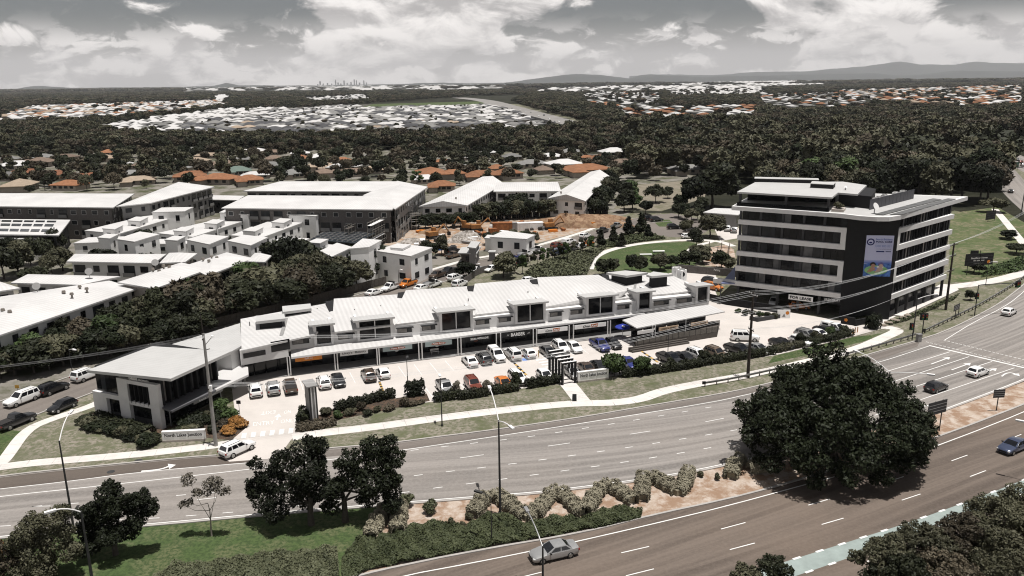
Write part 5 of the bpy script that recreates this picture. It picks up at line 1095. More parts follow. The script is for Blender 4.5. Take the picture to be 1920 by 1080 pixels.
def plant(name, label, g, h, w, kind, leaf, group=None, cat='tree', r=rnd, bark=None):
 """one tree: an Empty at its foot, with a trunk and a crown; w = crown width in metres"""
 tm, cm, Wd = TREES[(kind, r.randrange(NV[kind]))]
 t = thing(name, label, cat, (g[0], g[1], 0.0), group); t.scale = (w / (2 * Wd), w / (2 * Wd), h); t.rotation_euler.z = r.uniform(0, 6.28)
 for nm, me, mm in (('trunk', tm, bark), ('crown', cm, leaf)):
  o = bpy.data.objects.new('stem' if nm == 'trunk' and kind == 'bush' else ('foliage' if kind == 'bush' else nm), me); COL.objects.link(o); o.parent = t
  if mm: o.material_slots[0].link = 'OBJECT'; o.material_slots[0].material = mm
 TREE_COUNT[0] += 1; return t
def big_tree(name, label, base, H, lobes, n, size, leaf, trunk_r=.4, seed=1, bark=M_bark, inner=.22, squash=.85, cat='tree', sub=5, zs=1.0, xs_=1.0):
 """a near tree built on its own: lobes = (dx, dy, z, r) in metres from its foot; every lobe breaks up into smaller clumps"""
 t = thing(name, label, cat, (base[0], base[1], 0)); r = random.Random(seed); C, R = [], []; H = H * zs
 lobes = [(x * xs_, y, z * zs, q) for x, y, z, q in lobes]
 for (x, y, z, q) in lobes:
  C.append((x, y, z)); R.append(q * .72)
  for k in range(sub):
   a, e = r.uniform(0, 6.28), r.uniform(-.5, 1.35); C.append((x + q * .72 * math.cos(a) * math.cos(e), y + q * .72 * math.sin(a) * math.cos(e), z + q * .66 * math.sin(e))); R.append(q * r.uniform(.26, .42))
 v, k = leaves(C, R, n, size, seed, squash, inner); o = bpy.data.objects.new('crown', leaf_mesh('crown', v, k, leaf)); COL.objects.link(o); o.parent = t
 mb = trunk_mb([(x, y, z) for x, y, z, q in lobes], H, 0, trunk_r, seed); o = bpy.data.objects.new('trunk', mb.mesh('trunk')); o.data.materials.append(bark); COL.objects.link(o); o.parent = t
 return t
# --- the great fig in the median
g = G(1556, 868); r = random.Random(3); lob = []
for i in range(44):
 a = i * 2.399; rr = 11.2 * math.sqrt((i + .5) / 44); z = 14.9 - 9.6 * (rr / 11.2) ** 1.2 + r.uniform(-1.3, 1.0); lob.append((rr * math.cos(a) * 1.02, rr * math.sin(a) * .82, z, r.uniform(1.9, 2.9)))
for i in range(14): a = i * .45; lob.append((10.0 * math.cos(a), 8.0 * math.sin(a), r.uniform(3.2, 5.0), r.uniform(1.4, 2.2)))
for i in range(14): a = 3.3 + i * .42; lob.append(((10.6 + .9 * math.sin(i * 2.1)) * math.cos(a), (8.6 + math.sin(i)) * math.sin(a), 1.9 + 1.3 * abs(math.sin(i * 1.7)), 1.2 + .5 * abs(math.sin(i * 1.3))))
for x, y, z, q in ((-2.0, 3, 15.6, 1.5), (.9, 3, 15.9, 1.5), (-6.2, 2.5, 12.4, 1.5), (-12.4, 0, 8.5, 1.3), (-12.0, -2, 5.6, 1.2), (10.8, 3.5, 9.6, 1.5), (12.6, 1, 5.5, 1.6), (5, 4, 13.3, 1.4)): lob.append((x, y, z, q))
for i in range(46): a = i * 2.399; e = .1 + 1.25 * ((i * .618) % 1); R_ = (12.6 + 1.0 * math.sin(i * 3.3)) * (1 - .28 * math.sin(2 * e)); lob.append((R_ * math.cos(a) * math.cos(e), R_ * .82 * math.sin(a) * math.cos(e), 3.6 + 11.4 * math.sin(e) ** 1.3 + .5 * math.sin(i * 1.9), .75 + .3 * math.sin(i * 2.7) ** 2))
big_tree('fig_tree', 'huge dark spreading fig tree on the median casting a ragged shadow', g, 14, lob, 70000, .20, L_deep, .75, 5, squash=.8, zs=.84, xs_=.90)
# --- the pair of trees beside the carriageway, and those at the lower left
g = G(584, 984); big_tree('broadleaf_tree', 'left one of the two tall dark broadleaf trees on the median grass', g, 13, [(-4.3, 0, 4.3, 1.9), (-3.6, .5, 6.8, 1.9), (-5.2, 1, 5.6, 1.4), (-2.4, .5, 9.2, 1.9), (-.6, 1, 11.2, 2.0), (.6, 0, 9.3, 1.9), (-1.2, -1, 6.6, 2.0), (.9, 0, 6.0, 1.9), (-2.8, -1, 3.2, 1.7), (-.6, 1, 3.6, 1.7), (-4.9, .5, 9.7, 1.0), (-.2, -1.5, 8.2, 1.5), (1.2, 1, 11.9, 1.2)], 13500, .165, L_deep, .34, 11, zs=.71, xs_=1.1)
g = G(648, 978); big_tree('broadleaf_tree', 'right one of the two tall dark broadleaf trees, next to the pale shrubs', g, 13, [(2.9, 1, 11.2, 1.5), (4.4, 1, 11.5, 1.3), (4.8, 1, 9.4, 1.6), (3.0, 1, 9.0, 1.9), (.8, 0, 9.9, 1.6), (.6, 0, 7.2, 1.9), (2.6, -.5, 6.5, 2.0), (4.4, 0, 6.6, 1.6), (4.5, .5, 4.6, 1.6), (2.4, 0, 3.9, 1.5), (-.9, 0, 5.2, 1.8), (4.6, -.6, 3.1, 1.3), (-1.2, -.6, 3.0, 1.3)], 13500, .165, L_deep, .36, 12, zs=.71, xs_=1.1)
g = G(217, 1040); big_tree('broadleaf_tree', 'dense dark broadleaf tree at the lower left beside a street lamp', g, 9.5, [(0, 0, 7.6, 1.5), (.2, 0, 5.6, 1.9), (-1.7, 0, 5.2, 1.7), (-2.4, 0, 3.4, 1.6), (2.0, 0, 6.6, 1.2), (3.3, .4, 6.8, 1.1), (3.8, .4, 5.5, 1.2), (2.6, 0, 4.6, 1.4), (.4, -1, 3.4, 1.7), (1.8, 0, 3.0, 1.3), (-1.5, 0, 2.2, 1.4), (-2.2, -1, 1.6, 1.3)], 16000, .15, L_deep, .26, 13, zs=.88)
g = G(98, 1078); big_tree('wattle_tree', 'grey green bushy tree in the bottom left corner of the median', g, 9, [(.6, 0, 7.3, 1.6), (-1.3, 0, 6.2, 1.8), (1.7, .3, 8.0, 1.0), (-2.3, 0, 4.4, 1.7), (.8, 0, 4.8, 1.9), (-.8, -.6, 3.2, 1.9), (-3.1, -.5, 2.2, 1.6), (2.0, 0, 3.0, 1.5), (0, -1, 1.6, 1.7), (-2.0, -1, 1.2, 1.4)], 18000, .12, L_olive, .24, 14, zs=.80)
g = G(8, 1092); big_tree('rust_shrub', 'rust tipped shrub cut by the lower left edge', g, 4.5, [(0, 0, 3.4, 1.1), (-1.2, 0, 2.6, 1.3), (.9, 0, 2.0, 1.1), (-.5, -.6, 1.3, 1.3)], 2600, .14, L_brown, .1, 15, cat='shrub')
g = G(2, 1052); big_tree('rust_shrub', 'small orange leaved shrub at the left edge by the road', g, 2.6, [(0, 0, 1.6, .8), (.5, 0, 1.1, .6), (-.6, 0, 1.0, .8)], 900, .12, L_rust, .06, 16, cat='shrub')
g = G(397, 1005); big_tree('gum_sapling', 'thin sparse gum sapling alone on the median grass', g, 7, [(-1.6, 0, 6.3, .9), (.2, 0, 5.9, .9), (1.3, 0, 5.4, .9), (2.0, 0, 5.0, .7), (-2.0, 0, 3.9, .7), (-1.0, 0, 4.9, .7), (1.0, .3, 6.2, .7), (-.1, 0, 4.9, .8), (-2.6, 0, 3.6, .5)], 1500, .13, L_gum, .09, 17, bark=M_barkpale, inner=.4, squash=.8)
# --- the mass of trees in the bottom right corner
k = 0
for x, y, h, w, lf in ((1655, 1118, 6.5, 5.5, L_olive), (1720, 1100, 7, 6, L_olive), (1790, 1088, 7.5, 6, L_brown), (1850, 1060, 8, 6.5, L_olive), (1915, 1040, 8, 6.5, L_olive), (1960, 1070, 8, 7, L_brown), (1860, 1120, 7, 7, L_olive), (1760, 1140, 6, 6, L_brown), (1450, 1105, 3.4, 3.6, L_dark), (1400, 1110, 2.8, 3.0, L_olive), (1690, 1150, 6, 6, L_dark)):
 lab = ['olive tree at the left end of the bottom right clump', 'olive tree second from the left in the bottom right clump', 'brownish tree in the middle of the bottom right clump', 'olive tree beside the green cycle lane at lower right', 'tall olive tree at the right edge by the cycle lane', 'brownish tree cut by the right edge at the bottom', 'olive tree at the bottom edge of the right clump', 'brownish tree cut by the bottom edge', 'small dark shrub tree at the foot of the cycle lane', 'small pale shrub at the bottom edge left of the cycle lane', 'dark tree cut by the bottom edge, lower right'][k]
 g = G(x, y); r = random.Random(40 + k); lob = []
 for i in range(10): a = i * 2.4; rr = w * .5 * math.sqrt((i + .5) / 10) * .85; lob.append((rr * math.cos(a), rr * math.sin(a), h * (.82 - .45 * (rr / (w * .5)) ** 2) + r.uniform(-.3, .3), w * r.uniform(.15, .22)))
 lob.append((0, 0, h * .45, w * .3)); big_tree('median_tree' if w < 4 else 'roadside_tree', lab, g, h, lob, 11000 if w > 4 else 3000, .12, lf, .15, 40 + k, inner=.15); k += 1
# --- clipped hedges: leaves over a rounded bank
def bank(px, w, h, n_m2, size, leaf, name, label, cat='hedge', kind=None, z0=0.0, group=None, world=False, seed=None):
 ln = smoothline(px if world else GL(px), max(8, 6 * len(px)), 1); r = np.random.default_rng(seed or int(abs(ln[0][0] * 100)) + 3)
 P = np.array(ln)[:, :2]; seg = np.linalg.norm(np.diff(P, axis=0), axis=1); acc = np.concatenate([[0], np.cumsum(seg)]); L = acc[-1]
 n = int(n_m2 * (L + w) * (w + 2 * h)); s = r.uniform(-w * .3, L + w * .3, n); sc_ = np.clip(s, 0, L)
 x = np.interp(sc_, acc, P[:, 0]); y = np.interp(sc_, acc, P[:, 1]); i = np.clip(np.searchsorted(acc, sc_) - 1, 0, len(seg) - 1); d = (P[i + 1] - P[i]) / seg[i][:, None]; nn_ = np.stack([-d[:, 1], d[:, 0]], 1)
 th = r.uniform(0, math.pi, n); rad = r.uniform(.84, 1.10, n) * (1 + .13 * np.sin(s * 2.1) * np.sin(s * .9 + 2) + .09 * np.sin(s * 5.3 + th * 2)); c = np.cos(th); sn = np.sin(th)
 ox = np.sign(c) * np.abs(c) ** .55 * w * .5 * rad; oz = np.abs(sn) ** .55 * h * rad; end = (s - sc_)
 pos = np.stack([x + nn_[:, 0] * ox + d[:, 0] * end, y + nn_[:, 1] * ox + d[:, 1] * end, oz + z0], 1)
 nrm = np.stack([nn_[:, 0] * c, nn_[:, 1] * c, sn + .25], 1) + r.normal(size=(n, 3)) * .55; nrm /= np.linalg.norm(nrm, axis=1)[:, None]
 a = np.cross(nrm, r.normal(size=(n, 3))); a /= np.linalg.norm(a, axis=1)[:, None]; b = np.cross(nrm, a); q = size * r.uniform(.6, 1.4, n)[:, None]
 v = np.empty((n, 4, 3)); v[:, 0] = pos - a * q; v[:, 1] = pos + b * q * .6; v[:, 2] = pos + a * q; v[:, 3] = pos - b * q * .6
 t = thing(name, label, cat, (P[0][0], P[0][1], 0), group); v = v - np.array([P[0][0], P[0][1], 0.0])
 o = bpy.data.objects.new('foliage', leaf_mesh('foliage', v.reshape(-1, 3), n, leaf)); COL.objects.link(o); o.parent = t
 core = MB(); q0 = offset_line(ln, -w * .28); q1 = offset_line(ln, w * .28)
 for k in range(len(ln) - 1): core.prism([tuple(q0[k][:2]), tuple(q0[k + 1][:2]), tuple(q1[k + 1][:2]), tuple(q1[k][:2])], .02, h * .62)
 core.obj('branches', leaf, t); return t
zz = [([(888, 968), (910, 938)], 'pale clipped hedge stub left of the tall lamp post'), ([(932, 936), (962, 958), (995, 980), (1020, 950), (1042, 924), (1066, 944), (1090, 968)], 'pale zigzag hedge with two points in the middle of the median'), ([(1100, 962), (1115, 936), (1134, 914), (1160, 926), (1184, 944)], 'pale zigzag hedge shaped like an arrowhead on the median'), ([(1203, 938), (1206, 900)], 'short pale hedge bar between two zigzag hedges'), ([(1224, 902), (1250, 915), (1277, 932), (1290, 892)], 'pale hook shaped hedge near the big fig tree'), ([(697, 1008), (708, 984), (722, 962)], 'pale hedge bar nearest the pair of tall trees'), ([(746, 998), (748, 978), (752, 956)], 'second pale hedge bar from the pair of tall trees'), ([(1370, 897), (1378, 872), (1386, 868)], 'pale rounded hedge just left of the fig tree shadow'), ([(1410, 884), (1432, 882)], 'pale rounded hedge half under the fig tree')]
for px, lab in zz: bank(px, 1.6, 1.15, 260, .095, L_hedge, 'clipped_hedge', lab)
for x, y, h, w, lab in ((806, 962, 1.5, 1.9, 'round dark shrub alone on the pale mulch'), (847, 984, .9, 1.1, 'small round shrub between two bigger ones on the mulch'), (868, 990, .8, .9, 'tiny shrub at the edge of the ground cover'), (1313, 894, .9, .9, 'small ball shrub right of the hook shaped hedge'), (1345, 899, .9, 1.0, 'small ball shrub nearest the fig tree'), (880, 975, .9, 1.0, 'small pale shrub below the hedge stub'), (760, 950, 1.6, 2.0, 'leafy shrub behind the hedge bars at the road edge')): plant('shrub', lab, G(x, y), h * 1.15, w, 'bush', L_olive if w < 1.5 else L_cover2, None, 'shrub')
def cover(px, name, label, n, h, size, leaf, kind='stuff', seed=5, lean=.5):
 """dense ground cover over an area nobody could count plant by plant"""
 poly = [p[:2] for p in GL(px)]; P = np.array(poly); r = np.random.default_rng(seed); lo, hi = P.min(0), P.max(0); pts = []
 while len(pts) < n:
  q = r.uniform(lo, hi, (n, 2)); m_ = in_poly(P, q); pts.extend(q[m_].tolist())
 p = np.array(pts[:n]); bump = .55 + .25 * np.sin(p[:, 0] * 1.1) * np.sin(p[:, 1] * 1.3 + 1) + .2 * np.sin(p[:, 0] * 2.9 + p[:, 1] * 1.7)
 # thin towards the rim
 z = h * bump * r.uniform(.45, 1.0, n); pos = np.stack([p[:, 0], p[:, 1], z], 1)
 nrm = np.stack([np.zeros(n), np.zeros(n), np.ones(n)], 1) + r.normal(size=(n, 3)) * lean; nrm /= np.linalg.norm(nrm, axis=1)[:, None]
 a = np.cross(nrm, r.normal(size=(n, 3))); a /= np.linalg.norm(a, axis=1)[:, None]; b = np.cross(nrm, a); q = size * r.uniform(.6, 1.4, n)[:, None]
 v = np.empty((n, 4, 3)); v[:, 0] = pos - a * q; v[:, 1] = pos + b * q * .6; v[:, 2] = pos + a * q; v[:, 3] = pos - b * q * .6
 o = bpy.data.objects.new(name, leaf_mesh(name, v.reshape(-1, 3), n, leaf)); COL.objects.link(o); return tag(o, label, 'ground cover', None, kind)
def in_poly(P, q):
 c = np.zeros(len(q), bool); n = len(P); x, y = q[:, 0], q[:, 1]
 for i in range(n):
  x1, y1 = P[i]; x2, y2 = P[(i + 1) % n]
  if y1 == y2: continue
  c ^= ((y1 > y) != (y2 > y)) & (x < (x2 - x1) * (y - y1) / (y2 - y1) + x1)
 return c
cover([(642, 1050), (668, 1014), (715, 1004), (777, 986), (815, 981), (868, 990), (915, 965), (942, 968), (980, 982), (1040, 974), (1105, 970), (1130, 956), (1155, 953), (1205, 960), (1200, 973), (1130, 990), (880, 1034), (690, 1070), (642, 1100)], 'ground_cover', 'dark green ground cover along the inner road edge', 60000, .8, .12, L_cover, seed=6)
cover([(250, 1110), (325, 1062), (440, 1050), (515, 1038), (632, 1030), (637, 1100), (620, 1160), (250, 1160)], 'ground_cover', 'paler ground cover hedge at the bottom edge', 40000, .8, .12, L_cover2, seed=7)
cover([(980, 520), (1000, 500), (1060, 478), (1110, 468), (1140, 462), (1115, 485), (1100, 515), (1040, 522)], 'native_planting', 'mixed native planting between the street and the park path', 9000, 1.0, .30, L_cover2, seed=8)
cover([(1120, 460), (1170, 440), (1220, 440), (1250, 448), (1200, 454), (1150, 464)], 'native_planting', 'rough planting strip below the street end', 5000, 1.0, .3, L_cover, seed=9)
cover([(1660, 605), (1700, 594), (1790, 556), (1800, 550), (1790, 562), (1700, 602), (1668, 610)], 'garden_bed', 'low planting with rocks under the office paving edge', 3500, .6, .16, L_cover, seed=10)
cover([(1850, 505), (1920, 480), (1960, 500), (1900, 512), (1840, 520)], 'long_grass', 'long rough grass on the green slope', 3000, .8, .3, L_fresh, seed=12)
# --- hedges and shrubs around the car park
hd = [([(632, 771), (680, 758), (735, 745)], 1.2, 1.3, L_dark, 'dark clipped hedge behind the car park garden bed'), ([(768, 742), (788, 739)], 1.8, 2.0, L_deep, 'tall square dark hedge block at the end of the garden bed'), ([(818, 752), (852, 747)], 1.3, 1.2, L_dark, 'dark hedge in front of the silver ute'), ([(863, 748), (910, 741)], 1.3, 1.2, L_dark, 'dark hedge in front of the dark red car'), ([(922, 738), (966, 732)], 1.3, 1.2, L_dark, 'dark hedge in front of the orange sedan'), ([(990, 727), (1047, 717)], 1.3, 1.3, L_dark, 'dark hedge left of the pergola'), ([(1168, 706), (1215, 701)], 1.4, 1.2, L_dark, 'dark hedge right of the white name sign'), ([(1218, 700), (1290, 690), (1340, 680)], 1.4, 1.2, L_dark, 'long dark hedge in front of the black sedan'), ([(1345, 680), (1420, 668), (1448, 663)], 1.4, 1.2, L_dark, 'dark hedge at the foot of the tall power pole'), ([(1455, 660), (1500, 650)], 1.4, 1.1, L_olive, 'olive hedge in front of the parked dark sedan'), ([(1510, 647), (1560, 637), (1592, 629)], 1.4, 1.1, L_dark, 'dark hedge below the row of white cars'), ([(562, 806), (590, 803), (622, 796)], 1.6, .9, L_brown, 'dark low hedge round the foot of the totem sign'), ([(568, 792), (574, 778)], 1.6, 1.3, L_dark, 'dark shrub bank left of the totem sign'), ([(172, 788), (215, 802), (268, 816)], 3.0, 1.0, L_dark, 'dark planting bank at the foot of the corner building'), ([(342, 800), (372, 792), (404, 790)], 2.6, 1.2, L_deep, 'dark planting bank behind the left name sign'), ([(1632, 617), (1640, 614)], 2.0, 2.2, L_deep, 'big clipped shrub at the end of the car park')]
for px, w, h, lf, lab in hd: bank(px, w, h, 60, .17, lf, 'hedge', lab)
sm = [(612, 778, 1.3, 2.2, L_olive, 'feathery pale shrub beside the totem sign'), (634, 782, 1.2, 2.0, L_fresh, 'leafy green shrub at the left of the car park bed'), (656, 778, 1.2, 2.0, L_olive, 'olive shrub in the car park bed, third from the totem'), (676, 770, 1.8, 1.6, L_brown, 'brown upright shrub in the car park bed'), (690, 779, 1.0, 1.8, L_dark, 'low dark shrub on the front edge of the bed'), (706, 772, 1.1, 1.6, L_olive, 'grey green shrub in the middle of the bed'), (732, 768, .9, 2.4, L_brown, 'rusty brown low shrub in the bed'), (758, 762, 2.0, 1.6, L_brown, 'dark upright shrub before the square hedge'), (775, 760, .8, 2.2, L_brown, 'flat brown shrub below the square hedge'), (790, 757, .8, 1.6, L_brown, 'flat brown shrub at the tip of the bed'), (855, 742, 2.6, 1.7, L_pale, 'young pale tree with white flowers beside the silver ute'), (914, 738, 2.6, 1.6, L_pale, 'young pale tree between the red and orange cars'), (968, 728, 2.8, 2.0, L_dark, 'young dark tree in front of the white four-wheel drive'), (1152, 704, 4.4, 4.6, L_fresh, 'bushy green tree right beside the white name sign'), (1206, 702, 3.6, 3.2, L_fresh, 'green bushy tree next to the blue sedan'), (1258, 692, 2.4, 2.6, L_dark, 'dark shrub by the dark ute'), (1320, 682, 2.6, 2.0, L_dark, 'young tree in front of the white sedan'), (1500, 646, 2.6, 2.0, L_dark, 'young tree before the parked white hatchback'), (1528, 640, 2.4, 2.4, L_olive, 'olive shrub before the silver four-wheel drive'), (1556, 632, 2.6, 2.8, L_fresh, 'green shrub below the white canopy ute'), (1582, 628, 2.2, 2.4, L_dark, 'dark shrub at the right end of the row of cars'), (445, 800, 1.6, 3.4, L_rust, 'bright rust orange shrub by the driveway'), (427, 812, 1.2, 3.0, L_rust, 'low rust orange shrub behind the white name sign'), (418, 800, 1.3, 2.4, L_brown, 'brownish shrub beside the orange one'), (428, 783, 1.6, 3.4, L_fresh, 'round green shrub by the corner building'), (412, 770, 2.0, 3.2, L_fresh, 'green shrub under the corner awning'), (388, 790, 1.8, 2.6, L_olive, 'spiky pale plant at the corner building'), (372, 800, 1.2, 2.6, L_dark, 'dark shrub behind the name sign'), (352, 806, 1.0, 3.2, L_olive, 'olive shrub left of the name sign'), (400, 808, 1.0, 2.4, L_dark, 'dark low shrub at the power pole'), (332, 812, .9, 2.8, L_dark, 'low dark shrub at the corner column')]
for i in range(13): x = 160 + i * 10.6; sm.append((x, 793 + i * 3.1 + (i % 3) * 3, 1.3 + .5 * (i % 2), 2.7 + .5 * (i % 3), (L_dark, L_olive, L_deep)[i % 3], 'shrub number %s in the curved bed left of the corner building' % ('one two three four five six seven eight nine ten eleven twelve thirteen'.split()[i])))
for i in range(6): sm.append((1385 + i * 13, 586 + i * 1.5 + (i % 2) * 4, 1.0 + .6 * (i % 2), 1.7, (L_fresh, L_dark, L_olive)[i % 3], ['bright green shrub nearest the restaurant awning', 'dark shrub in the garden before the undercroft', 'olive shrub in the garden before the undercroft', 'green shrub right of the power pole garden', 'dark low shrub near the white hoarding', 'olive shrub beside the white hoarding'][i]))
for i in range(4): sm.append((1606 + i * 11, 603 - i * 1.2, 1.1, 2.0, (L_dark, L_olive)[i % 2], ['dark plant in the raised corner garden, leftmost', 'olive plant in the raised corner garden', 'dark plant in the raised corner garden near the paving', 'olive plant at the right end of the raised corner garden'][i]))
for x, y, h, w, lf, lab in sm: plant('young_tree' if h > 2.3 else 'shrub', lab, G(x, y), h, w, 'bush' if h < 2.3 or w > h * .9 else 'round', lf, None, 'shrub' if h <= 2.3 else 'tree')
t = plant('planter_shrub', 'leafy shrub growing in the office roof planter', PLANTER, 1.5, 2.6, 'bush', L_olive, None, 'shrub'); t.location.z = 20.9
# --- trees between the shops and the apartments
def clear(g, d=2.0):
 for poly in BUILT:
  if inside([p[:2] for p in poly], g[0], g[1]): return False
  P = np.array([p[:2] for p in poly]); 
  if np.min(np.linalg.norm(P - g[:2], axis=1)) < d: return False
 return True
fence_y = lambda x: np.interp(x, [-40, 60, 140, 300, 420, 560, 650, 725], [705, 690, 672, 640, 610, 578, 553, 533])
words_ = {0: 'dark', 1: 'olive', 2: 'deep green', 3: 'brownish', 4: 'fresh green', 5: 'pale flowering'}
LEAFS = [L_dark, L_olive, L_deep, L_brown, L_fresh, L_pale]
def belt(x, y, h, w, k, lf, lab=None, grp=None): return plant('tree', lab or ('%s tree in the dense belt behind the street fence' % words_[lf]), G(x, y), h, w, k, LEAFS[lf], grp)
gB = 'trees in the belt behind the shops'
x = -30
while x < 725:
 for row, (dy, h0, h1) in enumerate(((-2, 7.0, 9.5), (-18, 8.5, 10.5), (-38, 8, 9.5))):
  yy = fence_y(x) + dy + rnd.uniform(-3, 3); g = G(x + rnd.uniform(-8, 8), yy)
  if row == 2 and (x < 250 or rnd.random() < .45): continue
  if not clear(g, 1.5): continue
  lf = rnd.choices(range(6), (5, 4, 3, 2, 2, .5))[0]; h = rnd.uniform(h0, h1) * float(np.interp(x, [0, 180, 330], [.68, .72, 1])); k = rnd.choice(('round', 'round', 'spread'))
  plant('belt_tree', '%s %s tree in the %s row of the belt behind the street fence' % (words_[lf], {'round': 'round', 'spread': 'broad'}[k], ('front', 'middle', 'back')[row]), g, h, h * rnd.uniform(.85, 1.1), k, LEAFS[lf], gB + ': ' + words_[lf] + ' ' + k + ' ' + ('front', 'middle', 'back')[row])
 if x < 400:
  lf = rnd.choice((0, 1, 2, 0)); g = G(x + rnd.uniform(-6, 6), fence_y(x) + 11); h = rnd.uniform(5, 6.8)
  if clear(g, 1.0): plant('belt_tree', '%s tree standing on the street side of the long fence' % words_[lf], g, h, h * rnd.uniform(.9, 1.15), 'round', LEAFS[lf], 'street side trees along the fence, ' + words_[lf])
 x += 30 + x * .006
mids = [(8, 524, 10, 9, 0), (34, 512, 9, 8, 1), (58, 498, 8, 8, 0), (20, 490, 8, 7, 2), (84, 492, 8, 6, 0), (104, 484, 9, 7, 0), (118, 508, 7, 7, 1), (72, 546, 7, 7, 0), (98, 516, 6, 6, 1), (188, 512, 7.5, 8, 2), (270, 512, 6, 8, 0), (175, 532, 6, 7, 1), (268, 474, 8, 7.5, 2), (352, 470, 6, 4.5, 1), (446, 474, 6, 6, 0), (366, 482, 5, 5, 0), (520, 520, 10, 8, 0), (545, 524, 12, 11, 2), (572, 520, 11, 10, 0), (600, 510, 7, 6, 2), (632, 508, 6, 6, 0), (655, 520, 8, 8, 1), (690, 522, 9, 9, 2), (718, 514, 8, 8, 0), (640, 540, 9, 8, 1), (560, 545, 9, 8, 0), (800, 480, 5, 4, 0), (812, 484, 5, 4, 2), (828, 478, 6, 4, 1), (792, 496, 4, 3, 0)]
for i, (x, y, h, w, lf) in enumerate(mids):
 place = ('left edge' if x < 65 else 'solar roofed hall' if x < 130 else 'cream townhouse row' if x < 300 else 'white townhouse row' if x < 480 else 'garden side of the white townhouses' if x < 730 else 'street corner townhouse')
 plant('garden_tree', '%s tree %s the %s' % (words_[lf], 'near', place), G(x, y), h, w, ('round', 'round', 'spread')[i % 3], LEAFS[lf], 'garden trees: %s %s' % (words_[lf], place))
# tree rows at the white gabled blocks, the street, the park
rows_ = [('screen_tree', 'tree row between the works yard and the white gabled left wing', [(785 + i * 13, 429 - i * .6, 5.2, 5.4) for i in range(9)], 'round', (0, 2, 0)), ('screen_tree', 'tree row in front of the white gabled middle wing', [(898 + i * 14, 415 - i * .8, 7, 6.5) for i in range(10)], 'round', (0, 1, 0, 2)), ('screen_tree', 'tree row beside the white gabled right wing', [(1040 + i * 12, 405 - i * .5, 6, 6) for i in range(8)], 'round', (0, 2)), ('screen_tree', 'tall tree row along the right side of the gabled wing', [(1126 + i * 5, 394 - i * 10, 9, 8) for i in range(6)], 'round', (0, 2, 1)), ('street_tree', 'young street tree in front of the long white site office', [(915 + i * 12, 459 + (i % 2) * 4 - i * .6, 4.5, 3.8) for i in range(8)], 'round', (0, 1, 4)), ('palm_like_tree', 'tree beside the scaffolded works and the courtyard wing', [(735, 420, 7, 5), (748, 412, 7, 5), (765, 398, 8, 6), (775, 408, 7, 6)], 'gum', (4, 0)), ('park_edge_tree', 'small tree in the planting along the park path', [(952 + i * 14, 512 - i * 4.2 + (i % 3) * 5, 3.2 + (i % 3) * .9, 2.6) for i in range(13)], 'gum', (1, 0, 4)), ('park_edge_tree', 'conical young tree above the park path', [(1126, 462, 5, 3), (1150, 455, 5, 3), (1178, 442, 6, 4), (1202, 440, 7, 4.2), (1215, 445, 4, 3), (1165, 462, 4, 3)], 'cone', (2, 0)), ('park_tree', 'dark tree on the near side of the park lawn', [(1135, 516, 4.5, 5), (1150, 510, 4, 4), (1185, 508, 5, 3.6), (1200, 512, 4.5, 4), (1238, 506, 5, 5), (1258, 503, 4, 4), (1292, 500, 4.5, 6), (1310, 488, 5, 5)], 'round', (0, 1, 2)), ('park_tree', 'tree beside the playground sand', [(1306, 464, 5.5, 4.5), (1318, 494, 4.5, 4.5), (1352, 504, 5, 5), (1365, 506, 4, 5), (1300, 452, 4.5, 4), (1286, 440, 5.5, 5)], 'round', (0, 1)), ('park_tree', 'tree between the street end and the low white hall', [(1272, 408, 6, 5), (1284, 412, 6, 5), (1296, 416, 5.5, 5), (1308, 412, 5, 5), (1344, 416, 6, 6), (1358, 418, 6, 5), (1312, 398, 6, 6), (1275, 392, 6, 5)], 'round', (0, 2, 1)), ('field_tree', 'tree standing on the dry field by the street end', [(1170, 398, 9, 8.5), (1186, 392, 8, 7.5), (1210, 402, 6, 5), (1165, 375, 9, 8), (1180, 372, 8, 7)], 'round', (0, 4, 2))]
for nm, lab, pts, kd, lfs in rows_:
 for i, (x, y, h, w) in enumerate(pts):
  lf = lfs[i % len(lfs)]; g = G(x, y)
  if clear(g, .5): plant(nm, '%s %s' % (words_[lf], lab), g, h, w, kd, LEAFS[lf], lab + ', ' + words_[lf])
